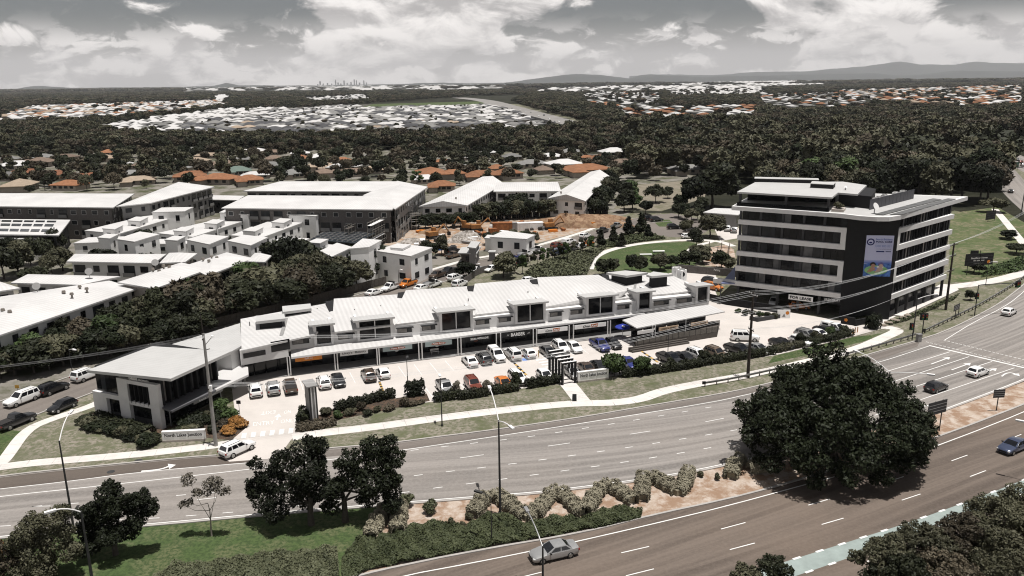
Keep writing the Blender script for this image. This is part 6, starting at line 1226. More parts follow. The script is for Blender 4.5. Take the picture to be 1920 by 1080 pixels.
solo = [('round_tree', 'round dark tree in front of the white gabled middle wing', 972, 404, 9.5, 11, 'round', 2), ('shade_tree', 'umbrella shaped dark tree alone on the dry field', 1229, 380, 7.5, 9, 'spread', 0), ('shade_tree', 'small round tree on the dry field', 1252, 372, 5, 5, 'round', 0), ('shade_tree', 'tiny shrub like tree on the dry field', 1270, 380, 3, 3.4, 'round', 0), ('round_tree', 'large round olive tree between the park and the office', 1331, 446, 8.5, 9.5, 'round', 1), ('tall_tree', 'very large dark tree behind the left side of the office', 1335, 390, 18, 19, 'round', 0), ('tall_tree', 'large dark tree left of the biggest one behind the office', 1308, 392, 15, 13, 'round', 2), ('street_tree', 'leafy tree by the rear wall of the shops', 944, 520, 6.5, 7, 'round', 1), ('street_tree', 'dark round shrub tree by the rear brick wall', 874, 520, 4.2, 5, 'round', 2), ('pale_tree', 'pale pink flowering tree behind the office roof', 1478, 352, 11, 10, 'round', 5), ('round_tree', 'light green round tree behind the office roof', 1512, 352, 14, 16, 'round', 4), ('round_tree', 'bright green round tree behind the air conditioners', 1575, 356, 15, 15, 'round', 4), ('slope_shrub', 'dark shrub beside the billboard posts on the slope', 1826, 512, 3.6, 4.5, 'round', 0), ('slope_shrub', 'dark shrub on the slope right of the billboard', 1905, 476, 3.4, 6, 'round', 0), ('slope_shrub', 'low dark bush at the top of the slope', 1890, 448, 3, 6, 'round', 2), ('verge_shrub', 'small dark shrub alone on the verge by the signal mast', 1819, 563, 2.4, 2.4, 'round', 0), ('slope_tree', 'olive tree behind the sign at the top of the slope', 1862, 398, 6, 9, 'round', 1)]
for nm, lab, x, y, h, w, k, lf in solo: plant(nm, lab, G(x, y), h, w, k, LEAFS[lf])
# row of dark trees behind the office, up to the far road
for i in range(34):
 x = 1440 + (i % 17) * 26 + rnd.uniform(-8, 8); y = (384 if i < 17 else 362) - rnd.uniform(0, 10)
 if x > 1868: continue
 g = G(x, y); lf = rnd.choice((0, 0, 2, 3, 1)); h = rnd.uniform(15, 22) if x > 1680 else rnd.uniform(12, 16)
 if clear(g, 3): plant('tall_tree', '%s tall tree in the dense stand behind the office' % words_[lf], g, h, h * rnd.uniform(.7, .95), 'round', LEAFS[lf], 'tall trees behind the office, ' + words_[lf])
# ================================================================ FAR COUNTRY: houses, woods, hills, city, air
def PX(X, Y, Z=0.0):
 """world -> photograph pixel, for arrays (only to test which survey area a spot falls in)"""
 dx, dy, dz = X, Y, Z - CAMH; w = dx * _fw[0] + dy * _fw[1] + dz * _fw[2]
 return 960 + F * (dx * CR[0] + dy * CR[1] + dz * CR[2]) / w, 540 - F * (dx * CU[0] + dy * CU[1] + dz * CU[2]) / w
def gpoly(px): return np.array([G(x, y)[:2] for x, y in px])
# ---- houses: a wall block and a tiled or sheet roof; a few shapes shared by all
M_wallh = mat('house_wall', (0.34, 0.30, 0.26), .85, .15, .3, objvar=.3); M_winh = M_glass2
RC = {'white': mat('white_house_roof', (.44, .43, .42), .6, .08, .5, objvar=.12), 'grey': mat('grey_house_roof', (.15, .147, .14), .7, .12, .5, objvar=.25), 'dark': mat('charcoal_house_roof', (.055, .055, .058), .7, .12, .5, objvar=.25), 'orange': mat('orange_tile_roof', (.20, .090, .044), .85, .22, .6, objvar=.15), 'red': mat('red_brown_tile_roof', (.15, .062, .032), .85, .2, .6, objvar=.15), 'tan': mat('tan_tile_roof', (.28, .22, .165), .85, .15, .6, objvar=.15), 'green': mat('green_house_roof', (.10, .135, .115), .7, .1, .5), 'brown': mat('brown_tile_roof', (.145, .105, .08), .85, .18, .6, objvar=.2)}
HS = []
for (w, d, wing) in ((15, 11, None), (17, 12, (6, 6)), (13, 10, (5, 5)), (19, 12, (7, 7))):
 wm = MB().box((0, 0, 0), (w - 1.2, d - 1.2, 2.6)); rm = hip(MB(), [np.array(p, float) for p in ((-w / 2, -d / 2, 2.6), (w / 2, -d / 2, 2.6), (w / 2, d / 2, 2.6), (-w / 2, d / 2, 2.6))], 2.1, .25)
 if wing:
  a, b = wing; x0 = -w / 2 + a / 2 + .5; wm.box((x0, -d / 2 - b / 2 + .6, 0), (a - 1.2, b, 2.55)); hip(rm, [np.array(p, float) for p in ((x0 - a / 2, -d / 2 - b, 2.63), (x0 + a / 2, -d / 2 - b, 2.63), (x0 + a / 2, -d / 2 + a * .5, 2.63), (x0 - a / 2, -d / 2 + a * .5, 2.63))], 1.6, .25)
 win = MB()
 for x in np.linspace(-w / 2 + 3, w / 2 - 3, 4): win.box((x, -d / 2 + .57, 1.0), (1.8, .08, 1.2)); win.box((x, d / 2 - .57, 1.0), (1.8, .08, 1.2))
 HS.append((wm.mesh('wall'), rm.mesh('roof'), win.mesh('windows')))
for a in HS: a[0].materials.append(M_wallh); a[1].materials.append(RC['grey']); a[2].materials.append(M_winh)
HOUSES = []
def house(g, ang, rc, label, group=None, s=1.0, var=None, wins=True):
 v = HS[var if var is not None else rnd.randrange(4)]; t = thing('house', label, 'house', (g[0], g[1], 0), group); t.rotation_euler.z = ang; t.scale = (s, s, s if s < 1.2 else 1.1)
 for nm, me in (('wall', v[0]), ('roof', v[1]), ('windows', v[2])):
  if nm == 'windows' and not wins: continue
  o = bpy.data.objects.new(nm, me); COL.objects.link(o); o.parent = t
  if nm == 'roof': o.material_slots[0].link = 'OBJECT'; o.material_slots[0].material = RC[rc]
  if nm == 'windows': o['kind'] = 'stuff'
 HOUSES.append((g[0], g[1], 9 * s)); return t
near = [(35, 318, 'white', 1.3), (78, 312, 'brown', 1.1), (85, 301, 'grey', .9), (20, 304, 'grey', .8), (105, 337, 'red', 1.0), (180, 336, 'red', .7), (148, 336, 'red', .6), (208, 292, 'orange', .9), (200, 303, 'tan', .9), (227, 317, 'white', 1.0), (305, 297, 'orange', .9), (297, 307, 'green', .8), (288, 316, 'orange', .6), (360, 288, 'grey', .9), (367, 309, 'tan', .9), (420, 313, 'brown', .8), (447, 329, 'green', 1.0), (357, 339, 'orange', 1.0), (375, 326, 'orange', .5), (412, 344, 'orange', 1.0), (468, 346, 'orange', .95), (515, 303, 'brown', .8), (560, 304, 'orange', .9), (510, 318, 'grey', .9), (547, 319, 'grey', .7), (600, 319, 'tan', 1.0), (510, 330, 'white', .8), (552, 333, 'grey', .9), (607, 332, 'brown', .9), (563, 293, 'white', .8), (597, 300, 'white', .8), (515, 290, 'brown', .7), (133, 355, 'orange', .9), (37, 358, 'tan', 1.1), (643, 307, 'orange', .8), (650, 318, 'white', .8), (613, 320, 'tan', .7), (810, 334, 'orange', 1.15), (797, 343, 'white', .8), (828, 357, 'orange', .9), (907, 336, 'orange', .9), (952, 334, 'orange', 1.0), (933, 322, 'orange', .8), (917, 291, 'white', .7), (830, 306, 'orange', .5), (997, 314, 'grey', .9), (1033, 299, 'white', .8), (1057, 316, 'white', 1.2), (1098, 326, 'orange', 1.4), (1127, 303, 'orange', .8), (1150, 293, 'white', 1.1), (1187, 291, 'orange', .9), (1167, 311, 'brown', .8), (1213, 309, 'orange', .7), (1230, 318, 'orange', .7), (1286, 325, 'grey', .9), (1400, 301, 'orange', .6), (1704, 319, 'orange', .6), (1535, 311, 'tan', .8), (1100, 300, 'orange', .6), (245, 333, 'grey', .8), (260, 345, 'tan', .8), (330, 322, 'grey', .8), (455, 305, 'grey', .8), (480, 288, 'white', .8), (445, 290, 'grey', .7), (395, 296, 'tan', .7), (690, 300, 'grey', .7), (660, 330, 'brown', .8), (870, 322, 'grey', .8), (870, 300, 'white', .7), (960, 300, 'grey', .8), (1070, 290, 'grey', .8), (1190, 320, 'white', .8), (1250, 300, 'white', .7), (1262, 312, 'white', .7), (15, 338, 'grey', .9), (60, 330, 'red', .8), (700, 325, 'tan', .8), (720, 312, 'grey', .7), (1020, 325, 'brown', .8), (1420, 306, 'white', .6), (480, 334, 'white', .7), (270, 316, 'brown', .8), (155, 309, 'grey', .8), (125, 300, 'brown', .8)]
rn = {'white': 'white roofed', 'grey': 'grey roofed', 'dark': 'charcoal roofed', 'orange': 'orange tiled', 'red': 'red brown tiled', 'tan': 'tan tiled', 'green': 'green roofed', 'brown': 'brown tiled'}
for x, y, c, s in near:
 zone = 'above the long brick apartments' if x < 300 else 'left of the courtyard apartments' if x < 480 else 'behind the courtyard apartments' if x < 760 else 'behind the white gabled wings' if x < 1120 else 'near the dry field' if x < 1300 else 'among the woods behind the office'
 dp = 'front' if y > 328 else 'middle' if y > 308 else 'back'
 house(G(x, y), rnd.choice((0.2, 0.35, 1.8, -.2, .05)), c, '%s house in the suburb %s row %s' % (rn[c], dp, zone), 'leafy suburb houses, %s, %s, %s' % (c, dp, zone), s * 1.05)
# ---- the treeless estate beyond the woods: streets of houses side by side
est = gpoly([(330, 262), (350, 228), (560, 206), (640, 200), (900, 196), (950, 206), (1035, 240), (1000, 254), (780, 256), (600, 260)]); fld = gpoly([(660, 206), (700, 194), (900, 189), (930, 195), (880, 200), (760, 201)])
cand = []
ea = math.radians(62); eu, evv = np.array([math.cos(ea), math.sin(ea)]), np.array([-math.sin(ea), math.cos(ea)])
c0 = est.mean(0); ii = 0
for i in range(-70, 71):
 for j in range(-60, 61):
  p = c0 + eu * i * 17.5 + evv * (j * 27 + (j % 2) * 6); cand.append(p + rng.normal(size=2) * 1.2)
cand = np.array(cand); ok = in_poly(est, cand) & ~in_poly(fld, cand); cand = cand[ok]
cand = cand[np.argsort(cand[:, 1])]
def far_houses(name, label, pts, cols, ang=0.0, s=1.0):
 """houses past the nearest three hundred: real roofs and walls, joined"""
 by = {}
 for p in pts: by.setdefault(rnd.choices(list(cols), list(cols.values()))[0], []).append(p)
 for c, ps in by.items():
  mb = MB()
  for p in ps:
   k = s * rnd.uniform(.85, 1.15); w, d = 16 * k, 12 * k; a = ang + rnd.choice((0, math.pi / 2)) + rnd.uniform(-.1, .1); ca, sa = math.cos(a), math.sin(a)
   mb.box((p[0], p[1], 0), (w - 1, d - 1, 2.6), a); hip(mb, [np.array([p[0] + x * ca - y * sa, p[1] + x * sa + y * ca, 2.6]) for x, y in ((-w / 2, -d / 2), (w / 2, -d / 2), (w / 2, d / 2), (-w / 2, d / 2))], 2.2 * k, .2)
  tag(mb.obj(name, RC[c]), '%s, the %s ones' % (label, rn[c]), 'houses', None, 'stuff')
n_near = len(HOUSES); n_ind = 285 - n_near
for k, p in enumerate(cand[:n_ind]):
 c = rnd.choices(('white', 'grey', 'dark', 'tan'), (2, 4, 5, .4))[0]; x, y = PX(p[0], p[1])
 zone = 'left' if x < 520 else 'middle' if x < 760 else 'right'
 house(p, ea + rnd.choice((0, math.pi / 2)), c, '%s house on the %s near side of the treeless estate beyond the woods' % (rn[c], zone), 'estate houses, near side, %s, %s' % (c, zone), rnd.uniform(.9, 1.12), wins=False)
far_houses('estate_houses', 'far rows of houses in the treeless estate', cand[n_ind:], {'white': 4, 'grey': 4, 'dark': 3}, ea)
zones = [([(0, 218), (60, 200), (430, 188), (430, 200), (300, 216), (0, 235)], 26, 130, {'white': 5, 'tan': 2, 'orange': 1.2, 'grey': 3}, 'far houses at the left beyond the woods'), ([(170, 240), (420, 206), (560, 203), (348, 230), (330, 262), (225, 257)], 22, 90, {'white': 6, 'grey': 2}, 'white houses left of the estate'), ([(560, 185), (680, 178), (700, 186), (600, 192)], 40, 50, {'white': 6, 'grey': 1}, 'white far houses below the city'), ([(400, 180), (430, 178), (430, 186), (404, 188)], 30, 18, {'white': 6}, 'white sheds far left of the city'), ([(1090, 178), (1130, 172), (1240, 176), (1240, 206), (1100, 200)], 45, 110, {'white': 5, 'orange': 1.2, 'grey': 2}, 'far houses right of the motorway'), ([(1150, 205), (1420, 198), (1420, 226), (1180, 232)], 30, 60, {'white': 3, 'orange': 3, 'grey': 2}, 'far orange and white houses right of the motorway'), ([(1250, 168), (1430, 163), (1440, 178), (1260, 180)], 60, 90, {'white': 7, 'grey': 1}, 'far white sheds in front of the hills'), ([(1630, 184), (1920, 182), (1920, 198), (1800, 206), (1640, 196)], 38, 170, {'orange': 5, 'white': 4, 'tan': 2}, 'far orange roofs at the right'), ([(1560, 170), (1920, 160), (1920, 182), (1600, 182)], 60, 140, {'white': 4, 'orange': 2, 'tan': 2}, 'farthest houses at the right'), ([(1000, 165), (1500, 150), (1560, 160), (1240, 170), (1010, 174)], 150, 160, {'white': 6, 'grey': 2}, 'specks of far houses before the hills'), ([(1420, 178), (1640, 172), (1640, 205), (1430, 210)], 45, 60, {'white': 3, 'grey': 3, 'orange': 1}, 'far houses among woods behind the office'), ([(340, 163), (960, 160), (960, 168), (340, 172)], 170, 120, {'white': 4, 'grey': 3}, 'specks of houses near the horizon')]
HZ = []
for px, sp, n, cols, lab in zones:
 P = gpoly(px); lo, hi = P.min(0), P.max(0); X, Y = np.meshgrid(np.arange(lo[0], hi[0], sp), np.arange(lo[1], hi[1], sp * 1.25)); q = np.stack([X.ravel(), Y.ravel()], 1); q = q + rng.uniform(-.2, .2, q.shape) * sp; q = q[in_poly(P, q)]
 q = q[rng.permutation(len(q))[:n * 5]]
 d = float(np.median(q[:, 1])); far_houses('far_houses', lab, q, cols, .3, max(1.0, d / 2400)); HZ.append(q)
HALL = np.concatenate([np.array(HOUSES)[:, :2]] + HZ + [cand])
# ---- suburb garden trees, one by one, clear of the houses
sub = gpoly([(-40, 372), (-40, 292), (250, 286), (760, 284), (1250, 290), (1300, 330), (1190, 345), (1110, 330), (960, 345), (800, 355), (450, 350), (230, 356)])
lo, hi = sub.min(0), sub.max(0); q = rng.uniform(lo, hi, (6000, 2)); q = q[in_poly(sub, q)]
HN = np.array(HOUSES)[:n_near]; kept = []
sub_tree_max = max(0, 288 - TREE_COUNT[0])
for p in q:
 if len(kept) > 420: break
 if np.min(np.linalg.norm(HN[:, :2] - p - np.array([0, 4]), axis=1) - HN[:, 2]) < 1.5: continue
 if kept and np.min(np.linalg.norm(np.array(kept) - p, axis=1)) < 6.5: continue
 if not clear(p, 3): continue
 kept.append(p)
kept = sorted(kept, key=lambda p: p[1])
for p in kept[:sub_tree_max]:
 h = rnd.uniform(4.5, 9.5); lf = rnd.choices((0, 1, 2, 3, 4), (5, 3, 3, 1.5, 2))[0]; x, y = PX(p[0], p[1]); zone = 'above the brick apartments' if x < 430 else 'behind the courtyard apartments' if x < 780 else 'behind the white gabled wings'
 plant('suburb_tree', '%s garden tree among the suburb houses %s' % (words_[lf], zone), p, h, h * rnd.uniform(.7, 1.05), rnd.choice(('round', 'round', 'gum', 'spread')), LEAFS[lf], 'suburb garden trees, %s, %s' % (words_[lf], zone))
# ---- woods: past the nearest three hundred trees, one mass; crowns are set out by geometry nodes
wood_col = bpy.data.collections.new('woodland_crowns')
for i in range(7):
 C, R = crown_lobes(('round', 'gum', 'spread', 'round', 'gum', 'round', 'spread')[i], 300 + i, 1.0, .46)
 v, k = leaves(C, R, 1000, .078, 80 + i, up=.3, inner=.15); lf = (L_dark, L_olive, L_dark, L_brown, L_olive, L_deep, L_brown)[i]; me = leaf_mesh('crown', v, k, lf)
 o = bpy.data.objects.new('woodland_crown', me); wood_col.objects.link(o)
ng = bpy.data.node_groups.new('set_out_crowns', 'GeometryNodeTree')
ng.interface.new_socket('Geometry', in_out='INPUT', socket_type='NodeSocketGeometry'); ng.interface.new_socket('Geometry', in_out='OUTPUT', socket_type='NodeSocketGeometry')
gi, go = ng.nodes.new('NodeGroupInput'), ng.nodes.new('NodeGroupOutput'); iop = ng.nodes.new('GeometryNodeInstanceOnPoints'); ci = ng.nodes.new('GeometryNodeCollectionInfo')
ci.inputs['Collection'].default_value = wood_col; ci.inputs['Separate Children'].default_value = True; ci.inputs['Reset Children'].default_value = True
iop.inputs['Pick Instance'].default_value = True
na = {}
for nm, ty in (('size', 'FLOAT_VECTOR'), ('turn', 'FLOAT_VECTOR'), ('pick', 'INT')):
 n = ng.nodes.new('GeometryNodeInputNamedAttribute'); n.data_type = ty; n.inputs['Name'].default_value = nm; na[nm] = n
mp = ng.nodes.new('GeometryNodeMeshToPoints')
ng.links.new(gi.outputs[0], mp.inputs[0]); ng.links.new(mp.outputs[0], iop.inputs['Points']); ng.links.new(ci.outputs[0], iop.inputs['Instance'])
ng.links.new(na['size'].outputs[0], iop.inputs['Scale']); ng.links.new(na['turn'].outputs[0], iop.inputs['Rotation']); ng.links.new(na['pick'].outputs[0], iop.inputs['Instance Index'])
ng.links.new(iop.outputs[0], go.inputs[0])
def woodland(name, label, pts, h0, h1, wide=1.0):
 n = len(pts)
 if n == 0: return
 me = bpy.data.meshes.new(name); me.vertices.add(n); co = np.zeros((n, 3), np.float32); co[:, :2] = pts; me.vertices.foreach_set('co', co.ravel())
 h = h0 + (h1 - h0) * rng.beta(1.6, 2.2, n) * (1 + .35 * np.sin(np.asarray(pts)[:, 0] * .013 + 1) * np.sin(np.asarray(pts)[:, 1] * .011)); w = h * rng.uniform(.85, 1.25, n) * wide; sz = np.stack([w, w, h], 1).astype(np.float32); a = me.attributes.new('size', 'FLOAT_VECTOR', 'POINT'); a.data.foreach_set('vector', sz.ravel())
 t = np.zeros((n, 3), np.float32); t[:, 2] = rng.uniform(0, 6.28, n); a = me.attributes.new('turn', 'FLOAT_VECTOR', 'POINT'); a.data.foreach_set('vector', t.ravel())
 a = me.attributes.new('pick', 'INT', 'POINT'); a.data.foreach_set('value', rng.integers(0, 7, n).astype(np.int32)); me.update()
 o = bpy.data.objects.new(name, me); COL.objects.link(o); md_ = o.modifiers.new('set_out_crowns', 'NODES'); md_.node_group = ng; return tag(o, label, 'woods', None, 'stuff')
open_px = [[(330, 264), (350, 226), (560, 204), (640, 198), (900, 189), (950, 204), (1040, 240), (1000, 257), (780, 259), (600, 263)], [(870, 181), (960, 194), (1115, 236), (1130, 246), (1060, 246), (1020, 228), (960, 206), (900, 192)], [(1040, 246), (1300, 231), (1300, 237), (1060, 251)], [(1785, 266), (1885, 262), (2000, 300), (2080, 400), (2000, 480), (1880, 372), (1868, 312), (1800, 282)], [(1140, 402), (1185, 338), (1300, 328), (1330, 352), (1320, 392)], [(1395, 420), (1380, 352), (1640, 345), (1830, 362), (1800, 540), (1400, 600)], [(665, 205), (700, 193), (900, 189), (925, 194), (880, 200)]]
OP = [gpoly(p) for p in open_px]
THIN = [gpoly([(x, y + (3 if y > np.mean([p[1] for p in z[0]]) else 0)) for x, y in z[0]]) for z in zones]
def scatter(px, spacing, keep=1.0, avoid=7.0, thin=.035):
 P = gpoly(px); lo, hi = P.min(0), P.max(0); gx = np.arange(lo[0], hi[0], spacing); gy = np.arange(lo[1], hi[1], spacing)
 if len(gx) * len(gy) > 400000: raise ValueError('too many')
 X, Y = np.meshgrid(gx, gy); q = np.stack([X.ravel(), Y.ravel()], 1) + rng.uniform(-.5, .5, (X.size, 2)) * spacing
 q = q[in_poly(P, q) & (rng.random(len(q)) < keep)]
 for o_ in OP: q = q[~in_poly(o_, q)]
 for o_ in THIN: q = q[~in_poly(o_, q) | (rng.random(len(q)) < thin)]
 if avoid and len(q):
  out = np.ones(len(q), bool)
  for i in range(0, len(q), 2000):
   d = np.linalg.norm(q[i:i + 2000, None, :] - HALL[None, :, :], axis=2).min(1); out[i:i + 2000] = d > avoid
  q = q[out]
 return q
woodland('woodland', 'dense dark woods between the suburb and the far estate', scatter([(-120, 292), (-120, 240), (150, 243), (330, 262), (600, 264), (1010, 258), (1060, 250), (1300, 240), (1300, 288), (760, 283), (250, 284)], 7.6), 7.5, 13)
woodland('woodland', 'suburb trees farther back, seen as one mass between the roofs', np.array(kept[sub_tree_max:]).reshape(-1, 2), 5, 10, .95)
woodland('woodland', 'dense dark woods behind the office and along the far road', scatter([(1180, 345), (1180, 252), (1960, 238), (2060, 262), (2060, 330), (1960, 300), (1880, 300), (1880, 352), (1420, 346), (1300, 332)], 8.4), 10, 20)
woodland('woodland', 'woods beyond the far road with roofs among them', scatter([(1180, 252), (1180, 236), (1320, 222), (1960, 206), (2000, 238), (1960, 238)], 9.5, .9), 6, 12, 1.2)
woodland('woodland', 'dark woods right of the motorway and in front of the far roofs', scatter([(1115, 240), (960, 192), (1000, 176), (1300, 170), (1960, 176), (1960, 208), (1320, 224)], 12.5, avoid=10), 7, 13, 1.4)
woodland('woodland', 'dark woods on the left beyond the estate', scatter([(-150, 246), (-150, 196), (300, 192), (700, 184), (870, 182), (640, 199), (350, 226), (150, 244)], 12.5, .75, avoid=12), 6, 12, 1.4)
_op, OP = OP, OP[1:3] + OP[6:]
EST_TREES = scatter([(330, 262), (350, 228), (640, 200), (900, 194), (1040, 240), (780, 258)], 24, .55, avoid=7, thin=1)
OP = _op
woodland('woodland', 'thin garden trees scattered in the treeless estate', EST_TREES, 4, 7, 1.0)
woodland('woodland', 'far woodland towards the horizon', scatter([(-200, 200), (-200, 176), (960, 167), (2050, 153), (2050, 180), (1300, 172), (1000, 178), (700, 186), (300, 194)], 30, .9, avoid=22), 8, 15, 2.6)
woodland('woodland', 'farthest woodland in front of the hills', scatter([(-200, 177), (-200, 172.0), (960, 161.0), (2050, 148.5), (2050, 154), (960, 168)], 95, .9, avoid=0), 18, 34, 5.0)
# estate field strip and noise wall by the motorway
nw = thing('noise_wall', 'long pale noise wall on the left side of the motorway', 'wall', G(1010, 228)); ln = smoothline(GL([(948, 213), (985, 222), (1020, 232), (1050, 242)]), 26, 1)
for a, b in zip(ln[:-1], ln[1:]): MB().wallplate(a, b - (b - a) * .01, 0, 5.0, .3).obj('wall_panel', M_midgrey, nw)
# ---- hills: ridges as real ground, their skyline surveyed against the sky
def ridge(name, prof, dist, depth, seed, col):
 """prof: (photo x, photo y of the skyline); the land rises from dist to its crest at dist + depth/2"""
 xs_ = np.array([p[0] for p in prof], float); ysk = np.array([p[1] for p in prof], float); n = 260; gx = np.linspace(xs_[0], xs_[-1], n); crest = np.interp(gx, xs_, ysk); r = np.random.default_rng(seed)
 det = np.zeros(n)
 for k in range(1, 7): det += np.sin(gx * .011 * 2 ** k + r.uniform(0, 6)) * .9 / 1.6 ** k
 crest = crest + det * 1.1; mb = MB(); rows_n = 10
 for j in range(rows_n + 1):
  t = j / rows_n
  for i in range(n):
   Yc = dist + depth * .5; p = CAM + ray(gx[i], crest[i]) * (Yc / ray(gx[i], crest[i])[1]); hgt = max(0.0, p[2]); Y = dist + depth * t; X = p[0] * (Y / Yc)
   prof_ = math.sin(math.pi * t) ** 1.2; z = hgt * prof_ * (1 + .10 * math.sin(X * .0021 + t * 9 + seed) * (1 - abs(2 * t - 1))); mb.v.append((X, Y, z - 2))
 mb.f = [(j * n + i, j * n + i + 1, (j + 1) * n + i + 1, (j + 1) * n + i) for j in range(rows_n) for i in range(n - 1)]
 return structure(name, mb, mat('hill_woods_' + name, col, .95, .35, .0012, detail=8), smooth=True)
ridge('hills', [(1180, 143), (1260, 141), (1330, 139), (1400, 137), (1500, 134), (1560, 129), (1620, 126), (1660, 119), (1690, 116), (1730, 119), (1790, 123), (1830, 119), (1890, 118), (1960, 114), (2100, 116), (2250, 125)], 21000, 5000, 1, (.030, .034, .032))
ridge('hills', [(940, 156), (1000, 149), (1040, 144), (1080, 139), (1120, 138), (1150, 141), (1180, 146), (1200, 141), (1222, 140), (1250, 143), (1320, 145), (1420, 140), (1520, 141), (1640, 137), (1700, 140), (1800, 134), (1960, 133), (2200, 135)], 16000, 3500, 2, (.026, .029, .027))
ridge('hills', [(-60, 167), (30, 165), (60, 161), (90, 162), (140, 165), (300, 164), (400, 161), (425, 156), (445, 160), (520, 161), (760, 158), (830, 154), (900, 156), (960, 155), (1100, 153)], 15000, 3000, 3, (.024, .027, .025))
# ---- the city on the horizon
towers = [(600, 150, 6), (606, 155, 5), (614, 154, 6), (622, 155, 5), (629, 148, 5), (634, 153, 6), (645, 149, 6), (651, 154, 5), (658, 152, 6), (664, 147, 5), (668, 148, 4), (674, 153, 6), (682, 149, 5), (687, 153, 5), (639, 155, 6), (596, 156, 5)]
for i, (x, y, w) in enumerate(towers):
 p = CAM + ray(x, y + 1.5) * (25500 / ray(x, y + 1.5)[1]); h = p[2]; W = w * 25500 / F * .40
 t = thing('skyscraper', '%s tower of the far city, %s from the left of the skyline' % ('tall' if y < 151 else 'lower', 'third fifth seventh eighth ninth tenth twelfth thirteenth fourteenth fifteenth sixteenth eighteenth nineteenth last sole first'.split()[i] if False else ['second', 'third', 'fourth', 'fifth', 'sixth', 'seventh', 'ninth', 'tenth', 'eleventh', 'twelfth', 'thirteenth', 'fourteenth', 'fifteenth', 'sixteenth', 'eighth', 'first'][i]), 'skyscraper', (p[0], 25500, 0), 'far city towers')
 MB().box((p[0], 25500, 0), (W, W, h * .86)).obj('shaft', M_midgrey, t); MB().box((p[0], 25500, h * .86), (W * .7, W * .7, h * .14)).obj('crown_block', M_midgrey, t)
# ---- air
hz = MB().prism([(-34000, -2500), (34000, -2500), (34000, 27000), (-34000, 27000)], -6.0, 900.0)
ho = hz.obj('haze', []); tag(ho, None, None, None, 'stuff')
hm = bpy.data.materials.new('haze_air'); hm.use_nodes = True; hm.node_tree.nodes.clear(); o_ = hm.node_tree.nodes.new('ShaderNodeOutputMaterial'); pv_ = hm.node_tree.nodes.new('ShaderNodeVolumePrincipled')
pv_.inputs['Color'].default_value = (.96, .97, 1.0, 1); pv_.inputs['Density'].default_value = 2.4e-5; hm.node_tree.links.new(pv_.outputs[0], o_.inputs['Volume']); ho.data.materials.append(hm)
# ================================================================ VEHICLES (nose along +X, wheels on z = 0)
def paint(name, col, metal=0.0, rough=.28):
 m = mat(name, col, rough, .04, 3.0, spec=.5, metal=metal); b = m.node_tree.nodes['Principled BSDF']; b.inputs['Coat Weight'].default_value = .6; b.inputs['Coat Roughness'].default_value = .08; return m
CPAINT = {'white': paint('white_car_paint', (.74, .735, .72)), 'silver': paint('silver_car_paint', (.36, .36, .355), .5, .3), 'grey': paint('grey_car_paint', (.10, .10, .10), .4), 'black': paint('black_car_paint', (.010, .010, .011)), 'blue': paint('blue_car_paint', (.02, .03, .16), .2), 'slate': paint('slate_blue_car_paint', (.05, .065, .115), .4), 'red': paint('dark_red_car_paint', (.16, .035, .018), .2), 'orange': paint('orange_car_paint', (.50, .15, .02)), 'brown': paint('brown_car_paint', (.075, .050, .035), .3), 'bronze': paint('bronze_car_paint', (.17, .125, .09), .4)}
M_tyre = M_black; M_rim = mat('alloy_rim', (.30, .30, .29), .35, .1, 6.0, metal=.7); M_head = mat('headlight_glass', (.55, .55, .53), .15, .1, 8.0, spec=.6); M_tail = mat('taillight_glass', (.25, .015, .012), .2, .1, 8.0); M_cglass = mat('car_glass', (.008, .009, .011), .05, .2, 2.0, spec=.7); M_trim = mat('black_trim', (.014, .014, .014), .6, .1, 5.0); M_plate = mat('number_plate', (.6, .6, .58), .6)
M_cover = mat('tray_cover', (.022, .020, .019), .8, .2, 4.0)
CARS = {}
